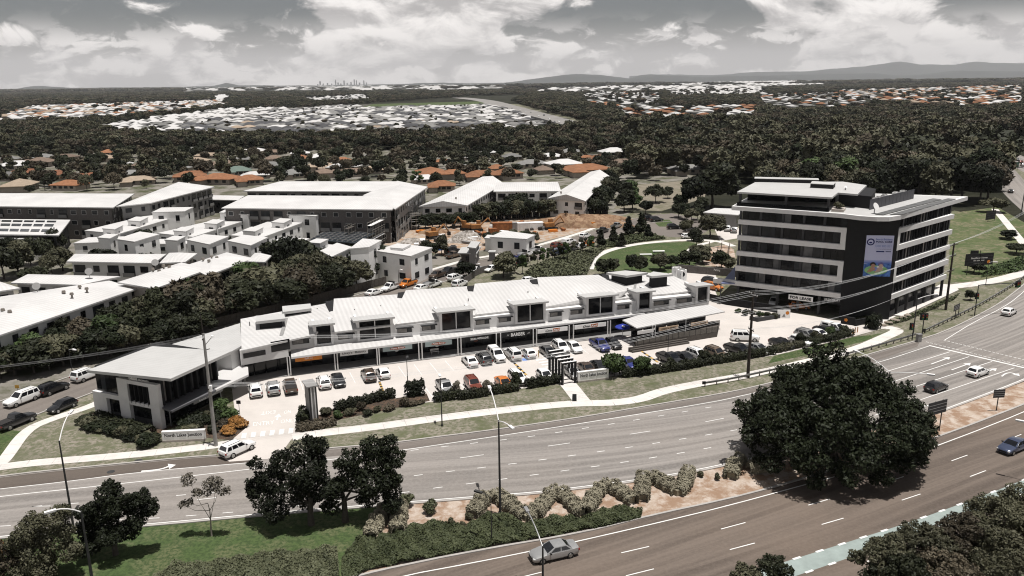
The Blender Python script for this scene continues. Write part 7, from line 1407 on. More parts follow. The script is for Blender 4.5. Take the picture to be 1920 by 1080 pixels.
def build_car(kind):
 L, W, belt, top = {'hatch': (4.15, 1.76, .95, 1.47), 'sedan': (4.75, 1.82, .95, 1.44), 'suv': (4.65, 1.88, 1.08, 1.72), 'big_suv': (4.95, 1.95, 1.18, 1.88), 'ute': (5.3, 1.88, 1.12, 1.80), 'canopy_ute': (5.3, 1.88, 1.12, 1.80), 'tray_ute': (5.3, 1.88, 1.10, 1.78)}[kind]
 w = W / 2; h = L / 2; z0 = .22 if kind in ('hatch', 'sedan') else .32
 hood = belt - (.05 if kind in ('hatch', 'sedan') else 0); R_ = .33 if kind in ('hatch', 'sedan') else .38
 wb = L * .29; fx, rx = h * .62, -h * .58
 # body: lofted sections, x, half width, top height, belly height
 tail = belt - .02 if kind != 'sedan' else belt + .03
 st = [(-h, w * .74, tail * .80, z0 + .14), (-h + .07, w * .88, tail * .97, z0 + .03), (-h + .35, w * .97, tail, z0), (rx, w, belt, z0), (-h * .25, w, belt, z0 - .02), (h * .15, w, belt, z0 - .02), (h * .38, w, belt - .01, z0), (fx, w * .99, hood - .06, z0), (h - .45, w * .95, hood - .13, z0), (h - .15, w * .86, hood - .22, z0 + .02), (h - .02, w * .70, hood - .36, z0 + .10)]
 if 'ute' in kind: st[0] = (-h, w * .93, belt * .98, z0 + .2); st[1] = (-h + .05, w * .97, belt, z0 + .15)
 mb = MB(); ns = 9
 for x, ww, zt, zb in st:
  cr = .05
  sec = [(-ww * .86, zb), (-ww, zb + .16), (-ww, zb + (zt - zb) * .62), (-ww * .95, zt - .05), (-ww * .70, zt + cr * .4), (0, zt + cr), (ww * .70, zt + cr * .4), (ww * .95, zt - .05), (ww, zb + (zt - zb) * .62), (ww, zb + .16), (ww * .86, zb)]
  mb.v += [(x, y, z) for y, z in sec]
 k = 11
 for i in range(len(st) - 1):
  for j in range(k): a = i * k + j; b = i * k + (j + 1) % k; mb.f.append((a, a + k, b + k, b))
 mb.f.append(tuple(range(k))); mb.f.append(tuple(range((len(st) - 1) * k, len(st) * k))[::-1])
 # cabin
 xb0, xt0, xt1, xb1 = {'hatch': (-h + .22, -h + .62, h * .06, h * .44), 'sedan': (-h * .70, -h * .42, h * .06, h * .42), 'suv': (-h + .12, -h + .48, h * .10, h * .44), 'big_suv': (-h + .08, -h + .30, h * .12, h * .42), 'ute': (-h * .26, -h * .18, h * .18, h * .48), 'canopy_ute': (-h * .26, -h * .18, h * .18, h * .48), 'tray_ute': (-h * .12, -h * .06, h * .20, h * .50)}[kind]
 w1, w2 = w * .93, w * .74; zb_ = belt - .03
 o = len(mb.v); xm = (xt0 + xt1) / 2
 mb.v += [(xb0, -w1, zb_), (xb1, -w1, zb_), (xb1, w1, zb_), (xb0, w1, zb_), (xt0, -w2, top - .05), (xt1, -w2, top - .05), (xt1, w2, top - .05), (xt0, w2, top - .05), (xt0 + .12, -w2 * .82, top), (xt1 - .12, -w2 * .82, top), (xt1 - .12, w2 * .82, top), (xt0 + .12, w2 * .82, top)]
 for f in ((0, 1, 5, 4), (1, 2, 6, 5), (2, 3, 7, 6), (3, 0, 4, 7), (4, 5, 9, 8), (5, 6, 10, 9), (6, 7, 11, 10), (7, 4, 8, 11), (8, 9, 10, 11)): mb.f.append(tuple(q + o for q in f))
 root = bpy.data.objects.new('car_' + kind, None); COL.objects.link(root); root['_o'] = [0, 0, 0]
 body = mb.obj('body', CPAINT['white'], root, smooth=True)
 try: body.data.set_sharp_from_angle(angle=math.radians(38))
 except Exception: pass
 B = {0: (xb0, -w1, zb_), 1: (xb1, -w1, zb_), 2: (xb1, w1, zb_), 3: (xb0, w1, zb_), 4: (xt0, -w2, top - .05), 5: (xt1, -w2, top - .05), 6: (xt1, w2, top - .05), 7: (xt0, w2, top - .05)}; B = {i: np.array(p) for i, p in B.items()}
 def pane(nm, a, b, c, d, u0, u1, v0, v1):
  pt = lambda u, v: (a * (1 - u) + b * u) * (1 - v) + (d * (1 - u) + c * u) * v
  q = [pt(u0, v0), pt(u1, v0), pt(u1, v1), pt(u0, v1)]; n = np.cross(q[1] - q[0], q[3] - q[0]); n /= np.linalg.norm(n); q = [p + n * .015 for p in q]; qi = [p - n * .02 for p in q]
  m = MB(); m.add(q + qi, [(0, 1, 2, 3), (1, 0, 4, 5), (2, 1, 5, 6), (3, 2, 6, 7), (0, 3, 7, 4)]); return m.obj(nm, M_cglass, root)
 pane('windscreen', B[1], B[2], B[6], B[5], .07, .93, .10, .93); pane('rear_window', B[3], B[0], B[4], B[7], .10, .90, .18 if kind != 'sedan' else .1, .90)
 for a, b, c, d in ((0, 1, 5, 4), (2, 3, 7, 6)):
  if 'tray' in kind: pane('side_window', B[a], B[b], B[c], B[d], .12, .88, .14, .88); continue
  cuts = ((.07, .44), (.49, .90)) if kind not in ('suv', 'big_suv') else ((.05, .26), (.30, .58), (.62, .92))
  for u0, u1 in (cuts if a == 0 else [(1 - q1, 1 - q0) for q0, q1 in cuts]): pane('side_window', B[a], B[b], B[c], B[d], u0, u1, .14, .86)
 for sx in (fx, rx):
  for sy in (-1, 1):
   m = MB().cyl((sx, sy * (w - .21), R_), (sx, sy * (w + .015), R_), R_, R_, 16); wh = m.obj('wheel', M_tyre, root); MB().cyl((sx, sy * (w + .0), R_), (sx, sy * (w + .028), R_), R_ * .66, R_ * .60, 12).obj('rim', M_rim, wh)
 for sy in (-1, 1):
  MB().box((h - .17, sy * w * .66, hood - .40), (.22, .34, .15), -sy * .35).obj('headlight', M_head, root); MB().box((-h + (.09 if 'ute' not in kind else .03), sy * w * (.74 if 'ute' not in kind else .88), belt - .33), (.15, .30 if 'ute' not in kind else .16, .20), sy * .25 if 'ute' not in kind else 0).obj('taillight', M_tail, root)
  MB().box((xb1 - .32, sy * (w + .07), belt - .02), (.12, .20, .13)).obj('mirror', M_trim, root)
 MB().box((h - .05, 0, z0 + .16), (.10, w * .95, .20)).obj('grille', M_trim, root); MB().box((-h + .02, 0, z0 + .14), (.10, w * 1.3, .16)).obj('bumper', M_trim, root); MB().box((-h - .03, 0, z0 + .36), (.03, .38, .12)).obj('number_plate', M_plate, root)
 if kind in ('suv', 'big_suv'):
  for sy in (-1, 1): MB().box(((xt0 + xt1) / 2, sy * w2 * .8, top + .01), ((xt1 - xt0) * .82, .05, .05)).obj('roof_rail', M_trim, root)
 if kind == 'ute': MB().slab([np.array(p) for p in ((-h + .08, -w * .84, belt + .09), (xb0 - .06, -w * .84, belt + .09), (xb0 - .06, w * .84, belt + .09), (-h + .08, w * .84, belt + .09))], .06).obj('tray_cover', M_cover, root)
 if kind == 'canopy_ute':
  c = MB(); z1 = top - .04; v0 = [(-h + .05, -w * .92), (xb0 - .05, -w * .92), (xb0 - .05, w * .92), (-h + .05, w * .92)]; v1 = [(-h + .18, -w * .74), (xb0 - .05, -w * .74), (xb0 - .05, w * .74), (-h + .18, w * .74)]
  c.add([(*p, belt) for p in v0] + [(*p, z1) for p in v1], [(0, 1, 5, 4), (1, 2, 6, 5), (2, 3, 7, 6), (3, 0, 4, 7), (4, 5, 6, 7)]); c.obj('canopy', CPAINT['white'], root)
  for sy in (-1, 1): MB().slab([np.array(p) for p in ((-h + .5, sy * w * .9, z1 - .16), (xb0 - .3, sy * w * .9, z1 - .16), (xb0 - .3, sy * w * .86, z1 - .16), (-h + .5, sy * w * .86, z1 - .16))], .32).obj('canopy_window', M_cglass, root)
 if kind == 'tray_ute':
  MB().box(((-h + xb0) / 2, 0, belt + .05), (xb0 + h - .1, W * 1.0, .08)).obj('tray', M_steel, root)
  for sy in (-1, 1): MB().box(((-h + xb0) / 2, sy * w * .98, belt + .13), (xb0 + h - .1, .04, .26)).obj('tray_side', M_steel, root)
  for dx in (-.12, .12): pass
  MB().box((xb0 - .12, 0, belt + .13), (.06, W * .96, .75)).obj('headboard', M_trim, root)
 return root
for kd in ('hatch', 'sedan', 'suv', 'big_suv', 'ute', 'canopy_ute', 'tray_ute'): CARS[kd] = build_car(kd)
used_proto = set()
HB = math.atan2(bay_dir[1], bay_dir[0])      # heading of a car nosed in towards the shops
def heading(a, b): d = G(*b) - G(*a); return math.atan2(d[1], d[0])
def car(kind, col, x, y, ang, label, group, zc=.75, s=1.0, z=0.03, name=None):
 g = G(x, y, zc); r = CARS[kind]
 if kind in used_proto: r = copy_tree(r)
 else: used_proto.add(kind); children_of(r); [children_of(c) for c in children_of(r)]
 r.location = (g[0], g[1], z); r.rotation_euler.z = ang; r.scale = (s, s, s)
 r.name = name or {'hatch': 'hatchback', 'sedan': 'sedan', 'suv': 'four_wheel_drive', 'big_suv': 'four_wheel_drive', 'ute': 'utility_truck', 'canopy_ute': 'utility_truck', 'tray_ute': 'utility_truck'}[kind]
 tag(r, label, 'utility truck' if 'ute' in kind else 'car', group)
 for c in r.children:
  if c.name.split('.')[0] in ('body', 'canopy'): c.material_slots[0].link = 'OBJECT'; c.material_slots[0].material = CPAINT[col]
 return r
PI = math.pi
gS, gH, gR, gT = 'cars nosed in along the shops', 'cars parked along the hedge', 'cars driving on the main road', 'cars parked along the rear street'
for a in [('suv', 'white', 479, 730, HB, 'white four-wheel drive nearest the corner awning'), ('suv', 'silver', 512, 726, HB, 'silver four-wheel drive between a white one and a brown ute'), ('ute', 'brown', 544, 723, HB, 'brown utility with a covered tray left of the totem sign'), ('suv', 'white', 607, 715, HB, 'white car with a dark glass roof right behind the totem sign'), ('sedan', 'black', 634, 711, HB + PI, 'shiny black sedan right of the totem sign facing the road'), ('suv', 'brown', 691, 702, HB, 'dark brown four-wheel drive in the middle of the shop bays'), ('hatch', 'white', 718, 697, HB, 'white hatchback beside the dark brown four-wheel drive'), ('sedan', 'white', 881, 675, HB, 'white fastback nosed in at the left end of the longer line of cars'), ('suv', 'grey', 907, 671, HB, 'dark grey four-wheel drive between two white ones'), ('canopy_ute', 'white', 931, 665, HB + PI, 'white utility with a canopy facing the road in front of the barber'), ('big_suv', 'white', 961, 663, HB, 'big white four-wheel drive in front of the barber'), ('hatch', 'white', 990, 660, HB, 'small white hatchback beside the blue accessible bay mark'), ('sedan', 'grey', 1028, 658, HB + PI, 'dark grey sedan next to the striped crossing'), ('suv', 'white', 1052, 650, HB + PI, 'white four-wheel drive facing the road, right of the crossing'), ('hatch', 'white', 1077, 650, HB + PI, 'white hatchback facing the road, right of the crossing'), ('ute', 'blue', 1125, 646, HB + PI, 'dark blue utility shaded at the restaurant corner'), ('hatch', 'black', 1150, 643, HB + PI, 'black hatchback closest to the restaurant steps')]: car(*a, gS)
for a in [('ute', 'silver', 835, 726, HB + PI, 'silver utility with roof bars behind the hedge'), ('suv', 'red', 887, 720, HB + PI, 'dark red four-wheel drive behind the hedge'), ('sedan', 'orange', 945, 717, HB + PI, 'orange sedan behind the hedge'), ('suv', 'white', 970, 708, HB + PI, 'white four-wheel drive right of the orange sedan'), ('hatch', 'white', 1022, 703, HB + PI, 'white hatchback just left of the pergola'), ('hatch', 'silver', 1073, 697, HB + PI, 'silver hatchback just right of the pergola'), ('sedan', 'brown', 1101, 690, HB + PI, 'brown sedan behind the left half of the name sign'), ('sedan', 'black', 1125, 686, HB + PI, 'black sedan behind the right end of the name sign'), ('sedan', 'blue', 1179, 679, HB + PI, 'blue sedan between the two bushy green trees'), ('ute', 'black', 1257, 672, HB + PI + .2, 'black utility at the foot of a light pole behind the hedge'), ('sedan', 'black', 1285, 669, HB + PI + .2, 'glossy black sedan between a black utility and a white car'), ('suv', 'white', 1309, 665, HB + PI + .2, 'white four-wheel drive behind the young tree'), ('suv', 'bronze', 1343, 662, HB + PI + .2, 'bronze four-wheel drive behind the hedge'), ('ute', 'black', 1385, 655, HB + PI + .25, 'black utility partly behind the power pole'), ('sedan', 'silver', 1422, 652, HB + PI + .25, 'silver nosed sedan right of the power pole'), ('sedan', 'black', 1467, 642, HB + PI + .3, 'black sedan alone left of the white hatchbacks'), ('hatch', 'white', 1501, 637, HB + PI + .3, 'white hatchback at the left end of the tight row'), ('suv', 'silver', 1514, 628, HB + PI + .3, 'silver four-wheel drive with roof rails in the tight row'), ('sedan', 'white', 1536, 625, HB + PI + .3, 'white sedan in the tight row between silver and black cars'), ('sedan', 'black', 1549, 619, HB + PI + .3, 'black sedan squeezed beside the white canopy utility'), ('canopy_ute', 'white', 1566, 616, HB + PI + .3, 'white canopy utility at the right end of the row')]: car(*a, gH)
car('big_suv', 'white', 1397, 631, heading((1380, 640), (1415, 640)) - .1, 'white people mover driving through the car park towards the office', None)
car('suv', 'orange', 1337, 537, heading((1325, 536), (1350, 541)), 'orange car in the rear yard beside the office', None); car('suv', 'black', 1334, 528, heading((1325, 526), (1350, 531)), 'black car parked behind the orange one in the rear yard', None); car('hatch', 'white', 1322, 552, heading((1310, 550), (1335, 556)), 'white hatchback at the end wall of the shops', None)
car('suv', 'white', 1451, 566, heading((1455, 556), (1449, 575)), 'white car parked in the dark undercroft of the office', None); car('hatch', 'orange', 1499, 572, heading((1480, 572), (1512, 574)), 'orange car deep in the undercroft under the lease board', None)
k1 = heading((0, 782), (90, 747))
for a in [('big_suv', 'white', 40, 747, k1 + PI, 'white four-wheel drive parked on the street at the left edge'), ('suv', 'black', 100, 727, k1, 'black car in tree shade behind the white four-wheel drive'), ('hatch', 'black', 116, 759, k1 + PI, 'black hatchback driving on the street beside the corner lawn'), ('ute', 'black', 30, 788, k1, 'black utility at the left edge next to the path'), ('big_suv', 'white', 163, 702, k1, 'white car half hidden behind the corner building')]: car(*a, 'cars on the side street')
k2 = heading((880, 1057), (1360, 950))
car('sedan', 'silver', 1038, 1031, k2 + PI, 'silver sedan driving on the lower carriageway by the hedge', gR, s=1.02); car('sedan', 'slate', 1900, 834, heading((1793, 823), (1920, 773)) + PI, 'slate blue sedan at the right edge of the lower carriageway', gR)
car('suv', 'white', 445, 839, heading((412, 862), (470, 840)) + .12, 'white car turning into the shops driveway', gR); k3 = heading((1690, 711), (1817, 669))
car('hatch', 'black', 1756, 723, k3, 'black hatchback queuing in the lanes before the stop line', gR); car('hatch', 'white', 1834, 695, k3, 'white hatchback waiting at the stop line', gR); car('hatch', 'white', 1892, 583, heading((1826, 604), (1880, 577)), 'white hatchback past the crossing at the right edge', gR)
k4 = heading((745, 546), (870, 503)); k5 = heading((940, 491), (1060, 461)); k6 = heading((1060, 461), (1160, 428))
for a in [('sedan', 'white', 701, 547, k4, 'white sedan at the left end of the rear street'), ('tray_ute', 'white', 732, 538, k4 + PI, 'white tray utility behind the orange one on the rear street'), ('ute', 'orange', 764, 531, k4 + PI, 'orange utility parked on the rear street'), ('ute', 'brown', 820, 515, k4 + PI, 'dark brown utility by the corner townhouse'), ('ute', 'black', 841, 508, k4 + PI, 'black utility in front of the dark brown one'), ('sedan', 'white', 791, 538, k4, 'white sedan right behind the shop roofs'), ('tray_ute', 'white', 812, 532, k4, 'white tray utility right behind the shop roofs'), ('big_suv', 'white', 862, 532, k4 + .1, 'big white four-wheel drive at the rear brick wall'), ('suv', 'white', 853, 520, k4, 'white car above the rear brick wall'), ('tray_ute', 'white', 892, 507, k4 + PI, 'white flat tray utility at the street corner'), ('hatch', 'white', 919, 503, k4 + PI, 'white hatchback next to the leafy tree'), ('sedan', 'blue', 960, 482, k5, 'blue sedan parked on the rear street'), ('big_suv', 'black', 976, 491, k5, 'black four-wheel drive opposite the blue sedan'), ('tray_ute', 'white', 986, 476, k5, 'white utility with a black load in front of the blue sedan'), ('tray_ute', 'white', 1010, 469, k5, 'white tray utility among the street trees'), ('canopy_ute', 'slate', 1046, 472, k5, 'dark blue utility with a white canopy'), ('sedan', 'grey', 1067, 467, k5, 'grey sedan in front of the dark blue utility'), ('suv', 'red', 1045, 460, k5, 'red brown car behind the white canopy utility'), ('canopy_ute', 'white', 1067, 453, k5, 'white canopy utility beside the works yard'), ('suv', 'white', 1088, 461, k6, 'white car next to the orange hatchback'), ('hatch', 'orange', 1105, 455, k6, 'orange hatchback by the park planting'), ('suv', 'white', 1097, 442, k6, 'white car by the clay mound'), ('ute', 'black', 1130, 432, k6, 'black utility by the end of the clay mound'), ('ute', 'silver', 1156, 423, k6, 'silver utility nearest the street end')]: car(*a, gT)
for a in [('suv', 'black', 1220, 409, .2, 'black car at the round street end, left one'), ('suv', 'black', 1231, 411, .3, 'black car at the round street end, right one'), ('suv', 'black', 1264, 425, .1, 'black car parked in front of the low white hall'), ('suv', 'grey', 1294, 429, .1, 'dark grey car left of the large round olive tree'), ('hatch', 'white', 1290, 442, .2, 'white hatchback leaving the street end'), ('suv', 'white', 1364, 428, 1.3, 'white car beside the low white hall'), ('suv', 'silver', 1376, 431, 1.3, 'silver car next to the office wall'), ('hatch', 'white', 994, 524, .5, 'white hatchback just behind the shop roof'), ('big_suv', 'black', 848, 470, .9, 'black truck on the works yard by the sales office'), ('ute', 'bronze', 850, 478, .9, 'dusty utility beside the sales office')]: car(*a, None)
# traffic queue on the far road and a few on the motorway
q0 = heading((1880, 288), (1910, 303)) + PI
for x, y, c, kd, w in ((1879, 284, 'white', 'suv', 'first'), (1884, 287, 'white', 'hatch', 'second'), (1895, 292, 'white', 'sedan', 'third'), (1899, 301, 'white', 'suv', 'fourth'), (1908, 299, 'grey', 'hatch', 'dark fifth'), (1914, 303, 'red', 'hatch', 'red sixth'), (1918, 309, 'white', 'suv', 'seventh'), (1852, 268, 'grey', 'suv', 'eighth'), (1862, 270, 'black', 'suv', 'ninth'), (1841, 275, 'white', 'suv', 'tenth'), (1849, 278, 'slate', 'hatch', 'eleventh'), (1858, 274, 'white', 'sedan', 'twelfth'), (1813, 276, 'white', 'suv', 'thirteenth'), (1805, 275, 'white', 'hatch', 'fourteenth'), (1868, 279, 'white', 'suv', 'fifteenth')): car(kd, c, x, y, q0 + rnd.uniform(-.1, .1), '%s %s car of the queue on the far road at the right' % (c if c != 'grey' else 'grey', w.split()[-1]), 'queue on the far road')
car('hatch', 'black', 1895, 358, heading((1893, 340), (1918, 368)) + PI, 'black car alone on the near carriageway of the far road', None)
for x, y in ((960, 203), (975, 206), (995, 211), (1010, 217), (1030, 222), (1048, 228), (1060, 234), (985, 209), (1040, 229), (1020, 216)): car(rnd.choice(('suv', 'hatch', 'big_suv')), rnd.choice(('white', 'white', 'grey', 'silver')), x, y, heading((985, 210), (1030, 224)), 'tiny car on the distant motorway', 'cars on the distant motorway', s=1.1)
# ---- the works yard: excavators, bins, spoil, scaffold
M_exc = mat('excavator_paint', (.26, .12, .04), .6, .3, 1.5); M_rust = mat('rusty_steel', (.22, .085, .03), .85, .35, 1.0)
def excavator(x, y, ang, label):
 g = G(x, y); t = thing('excavator', label, 'excavator', g, 'excavators on the works yard'); t.rotation_euler.z = ang; t['_o'] = [0, 0, 0]
 for sy in (-1, 1): MB().prism([(-1.8, sy * 1.1 - .3), (1.8, sy * 1.1 - .3), (1.8, sy * 1.1 + .3), (-1.8, sy * 1.1 + .3)], .05, .85).obj('track', M_trim, t)
 h_ = MB().box((-.3, 0, .95), (3.2, 2.4, 1.2)).obj('house', M_exc, t); MB().box((.7, .7, 2.15), (1.2, 1.0, 1.0)).obj('cab', M_exc, t); MB().box((1.28, .7, 2.3), (.06, .86, .75)).obj('cab_window', M_cglass, t)
 MB().cyl((1.1, -.3, 1.8), (3.6, -.3, 4.0), .28, .22, 6).obj('boom', M_exc, t); MB().cyl((3.6, -.3, 4.0), (5.2, -.3, 1.6), .2, .16, 6).obj('arm', M_exc, t)
 b = MB(); b.prism([(5.0, -.8), (5.7, -.8), (5.7, .2), (5.0, .2)], .4, 1.5); b.obj('bucket', M_trim, t)
for a in ((812, 447, .6, 'orange excavator at the left of the works yard'), (876, 432, 2.6, 'orange excavator near the back fence of the yard'), (894, 433, .2, 'second orange excavator at the back of the yard'), (1030, 430, .4, 'orange excavator below the clay mound')): excavator(*a)
def mound(x, y, rx_, ry_, h, m, label, name='spoil_heap'):
 g = G(x, y); n, k = 22, 7; mb = MB(); r = random.Random(int(x)); ph = [r.uniform(0, 6) for _ in range(4)]
 for j in range(k + 1):
  for i in range(n):
   a = 2 * PI * i / n; f = 1 - j / k; w_ = 1 + .18 * math.sin(3 * a + ph[0]) + .10 * math.sin(5 * a + ph[1]); z = h * (1 - f ** 2) ** .8 * (1 + .14 * math.sin(4 * a + ph[2] + 4 * f)) ; mb.v.append((g[0] + rx_ * f * w_ * math.cos(a), g[1] + ry_ * f * w_ * math.sin(a), z - .02))
 for j in range(k):
  for i in range(n): mb.f.append((j * n + i, j * n + (i + 1) % n, (j + 1) * n + (i + 1) % n, (j + 1) * n + i))
 return tag(mb.obj(name, m), label, 'spoil heap', None)
M_clay = noise_ground('orange_clay', [(.22, .145, .09), (.29, .20, .13), (.16, .095, .06)], [.25, .8], bump=.9); M_rubble = noise_ground('grey_rubble', [(.30, .275, .25), (.42, .39, .36), (.16, .14, .12)], [.5, 1.2], bump=1.0)
mound(1085, 421, 17, 8, 3.0, M_clay, 'long orange clay mound at the back of the works yard'); mound(1060, 424, 7, 5, 3.8, M_clay, 'higher end of the orange clay mound'); mound(1125, 413, 9, 5, 1.8, M_clay, 'low tail of the clay mound near the street'); mound(878, 447, 4.5, 4, 2.2, M_rubble, 'grey rubble heap in the middle of the yard'); mound(862, 453, 4, 3, 1.6, M_rubble, 'smaller grey rubble heap beside the bigger one'); mound(775, 455, 4.5, 3, 1.3, M_rubble, 'pale rubble heap at the left of the yard'); mound(815, 437, 5, 3, 1.4, M_clay, 'orange soil heap in front of the excavator')
def crate(x, y, s, ang, m, label, name, cat, ribs=4, grp=None):
 g = G(x, y); t = thing(name, label, cat, g, grp); MB().box(g, s, ang).obj('body', m, t); w_, d_, h_ = s
 for k in range(ribs): f = (k + .5) / ribs - .5; MB().box((g[0] + f * w_ * math.cos(ang) + (d_ / 2 + .03) * math.sin(ang), g[1] + f * w_ * math.sin(ang) - (d_ / 2 + .03) * math.cos(ang), .1), (.12, .08, h_ - .2), ang).obj('rib', m, t)
 MB().box((g[0], g[1], h_ + .002), (w_ * 1.02, d_ * 1.02, .08), ang).obj('lid', m, t); return t
crate(942, 434, (6, 2.6, 2.8), .1, M_rust, 'rusty orange shipping container in the works yard', 'shipping_container', 'container'); crate(957, 433, (4, 2.4, 2.6), .2, M_midgrey, 'grey site container beside the rusty one', 'shipping_container', 'container'); crate(978, 432, (5, 2.4, 2.4), .1, M_lightgrey, 'pale site cabin right of the containers', 'site_cabin', 'cabin'); crate(1000, 430, (6, 2.4, 2.2), .2, M_white, 'white site cabin near the clay mound', 'site_cabin', 'cabin'); crate(924, 437, (2.4, 1.6, 1.4), .4, M_rust, 'low rusty skip left of the rusty container', 'skip', 'skip'); crate(1117, 425, (4, 1.8, 1.6), .5, M_orange, 'orange barrier stack by the street', 'barrier_stack', 'barrier', 6)
mats_ = [M_timber, M_rubble, M_rust, M_lightgrey, M_midgrey, M_orange, M_trim, M_white]
for i in range(46):
 x = rnd.uniform(770, 1060); lo_ = np.interp(x, [770, 830, 900, 1060], [470, 474, 455, 440]); hi_ = np.interp(x, [770, 800, 960, 1060], [432, 426, 412, 420]); y = rnd.uniform(hi_ + 4, lo_ - 2); g = G(x, y)
 if not clear(g, .5): continue
 t = thing('material_stack', ['stack of timber', 'pile of rubble blocks', 'rusty steel stack', 'stack of pale slabs', 'grey material stack', 'orange barrier stack', 'dark material stack', 'white wrapped pallet'][i % 8] + ' lying on the works yard', 'building materials', g, 'stacks on the works yard, kind ' + 'abcdefgh'[i % 8]); a = rnd.uniform(0, 3); s_ = (rnd.uniform(1.5, 3.5), rnd.uniform(.8, 1.6), .35)
 for k in range(rnd.choice((2, 3))): MB().box((g[0] + rnd.uniform(-.15, .15), g[1] + rnd.uniform(-.15, .15), .02 + .37 * k), s_, a + rnd.uniform(-.1, .1)).obj('layer', mats_[i % 8], t)
crate(820, 469, (3, 2, 1.6), .4, mat('blue_tarp', (.05, .13, .42), .7, .2, 2.0), 'blue wrapped pallet by the corner townhouse', 'wrapped_pallet', 'pallet', 3)
# half built block: formwork deck with joists, scaffold ramp and poles
M_form = mat('dark_formwork', (.045, .055, .065), .7, .3, 2.0); M_scaf = mat('scaffold_tube', (.33, .31, .28), .5, .15, 3.0, metal=.4)
fw_ = [G(x, y, 3.0) for x, y in ((582, 449), (665, 455), (722, 428), (640, 418))]; t = thing('formwork_deck', 'dark formwork deck with rows of joists in the unfinished building', 'formwork', (*fw_[0][:2], 0))
MB().slab(fw_, .3).obj('deck', M_form, t)
for k in range(26):
 f = (k + .5) / 26; a = fw_[0] * (1 - f) + fw_[1] * f; b = fw_[3] * (1 - f) + fw_[2] * f; w_ = Wall(a, b); w_.part('joist', M_midgrey if k % 3 == 0 else M_form, t, .2, w_.L - .2, 3.02, 3.28, .14, 0)
for k in range(10):
 f = (k + .5) / 10; a = fw_[0] * (1 - f) + fw_[3] * f; b = fw_[1] * (1 - f) + fw_[2] * f; w_ = Wall(a, b); w_.part('bearer', M_midgrey, t, .2, w_.L - .2, 3.29, 3.42, .1, 0)
for p in fw_: MB().cyl((p[0], p[1], 0), (p[0], p[1], 2.7), .15).obj('prop', M_steel, t)
def scaffold(px0, px1, h, depth, label, lv=3, step=2.4):
 a, b = G(*px0), G(*px1); w_ = Wall(a, b); t = thing('scaffold', label, 'scaffold', a, 'scaffolds'); n = max(2, int(w_.L / step))
 for k in range(n + 1):
  u = w_.L * k / n
  for o_ in (0, -depth): p = w_.at(u, o_); MB().cyl((p[0], p[1], 0), (p[0], p[1], h), .05, n=5).obj('standard', M_scaf, t)
 for l in range(1, lv + 1):
  z = h * l / lv - .3
  for o_ in (0, -depth): p, q = w_.at(0, o_), w_.at(w_.L, o_); MB().cyl((*p, z), (*q, z), .05, n=5).obj('ledger', M_scaf, t)
  c = [w_.at(0, -.05), w_.at(w_.L, -.05), w_.at(w_.L, -depth + .05), w_.at(0, -depth + .05)]; MB().prism([tuple(p) for p in c], z - .75, z - .68).obj('plank_deck', M_timber if l % 2 else M_lightgrey, t)
 return t
scaffold((700, 470), (775, 427), 8, 1.4, 'long scaffold along the right side of the unfinished building', 4); scaffold((655, 462), (745, 419), 6, 1.2, 'inner scaffold with pale planks across the formwork', 3); scaffold((497, 453), (578, 427), 6.5, 1.1, 'scaffold along the white townhouse next to the works', 3); scaffold((594, 415), (628, 400), 7.5, 1.2, 'scaffold round the white cube townhouse by the works', 3); scaffold((640, 432), (720, 424), 5, 1.2, 'scaffold behind the formwork deck', 2); scaffold((772, 432), (790, 430), 5.5, 1.5, 'short scaffold tower at the right end of the works', 3)
# ================================================================ STREET FURNITURE
M_conc_pole = mat('grey_concrete_pole', (.27, .26, .245), .85, .2, 2.0); M_wood_pole = mat('tarred_timber_pole', (.04, .033, .027), .9, .3, 3.0); M_wire = mat('power_wire', (.42, .42, .42), .5)
M_lamp = mat('lamp_glass', (.6, .6, .58), .2, .05, 3.0)
def ptop(x, yb, xt, yt):
 g = G(x, yb); return g, HT(x, yb, yt)
def street_lamp(base, ytop, arms, label, m=M_pole, r=.10, grp=None, headm=M_lightgrey, h=None):
 """arms: list of (dx, dy, rise) in metres from the pole top"""
 g = np.array(base, float); H = h or 10.0; t = thing('street_lamp', label, 'street lamp', g, grp); MB().cyl(g, g + np.array([0, 0, H]), r * 1.3, r * .7, 8).obj('pole', m, t); MB().cyl(g, g + np.array([0, 0, .3]), r * 2.2, r * 2.0, 8).obj('base', m, t)
 for dx, dy, up in arms:
  p = [g + np.array([dx * f, dy * f, H - .1 + up * (1 - (1 - f) ** 2)]) for f in (0, .25, .5, .75, 1)]; MB().tube(p, r * .55, 6).obj('arm', headm, t)
  e = p[-1]; ang = math.atan2(dy, dx); h_ = MB().box(e + np.array([math.cos(ang) * .3, math.sin(ang) * .3, -.08]), (.9, .32, .16), ang).obj('lamp_head', headm, t); MB().box(e + np.array([math.cos(ang) * .35, math.sin(ang) * .35, -.12]), (.6, .24, .05), ang).obj('lens', M_lamp, h_)
 return t
g = G(139, 995); street_lamp(g, 0, [(-.6, 3.6, 1.6)], 'street lamp with a curved arm behind the grey green corner tree', h=HT(139, 995, 826))
g = G(178, 1118); street_lamp(g, 0, [(-1.6, -1.2, .9)], 'street lamp in the bottom left corner bending to the left', h=HT(178, 1118, 958), r=.12)
g = G(938, 964); street_lamp(g, 0, [(-1.0, 5.2, 1.6), (1.2, -2.4, .5)], 'tall double armed street lamp in the middle of the median', h=HT(938, 964, 788), r=.11)
g = G(922, 1018); street_lamp(g, 0, [(-1.0, .6, .3)], 'slim dark lamp post standing in the ground cover', h=HT(922, 1018, 932), r=.05, headm=M_pole)
g = G(1018, 1150); street_lamp(g, 0, [(-1.2, 4.2, 1.0)], 'street lamp at the bottom edge in front of the silver sedan', h=HT(1018, 1150, 1024), headm=M_steel)
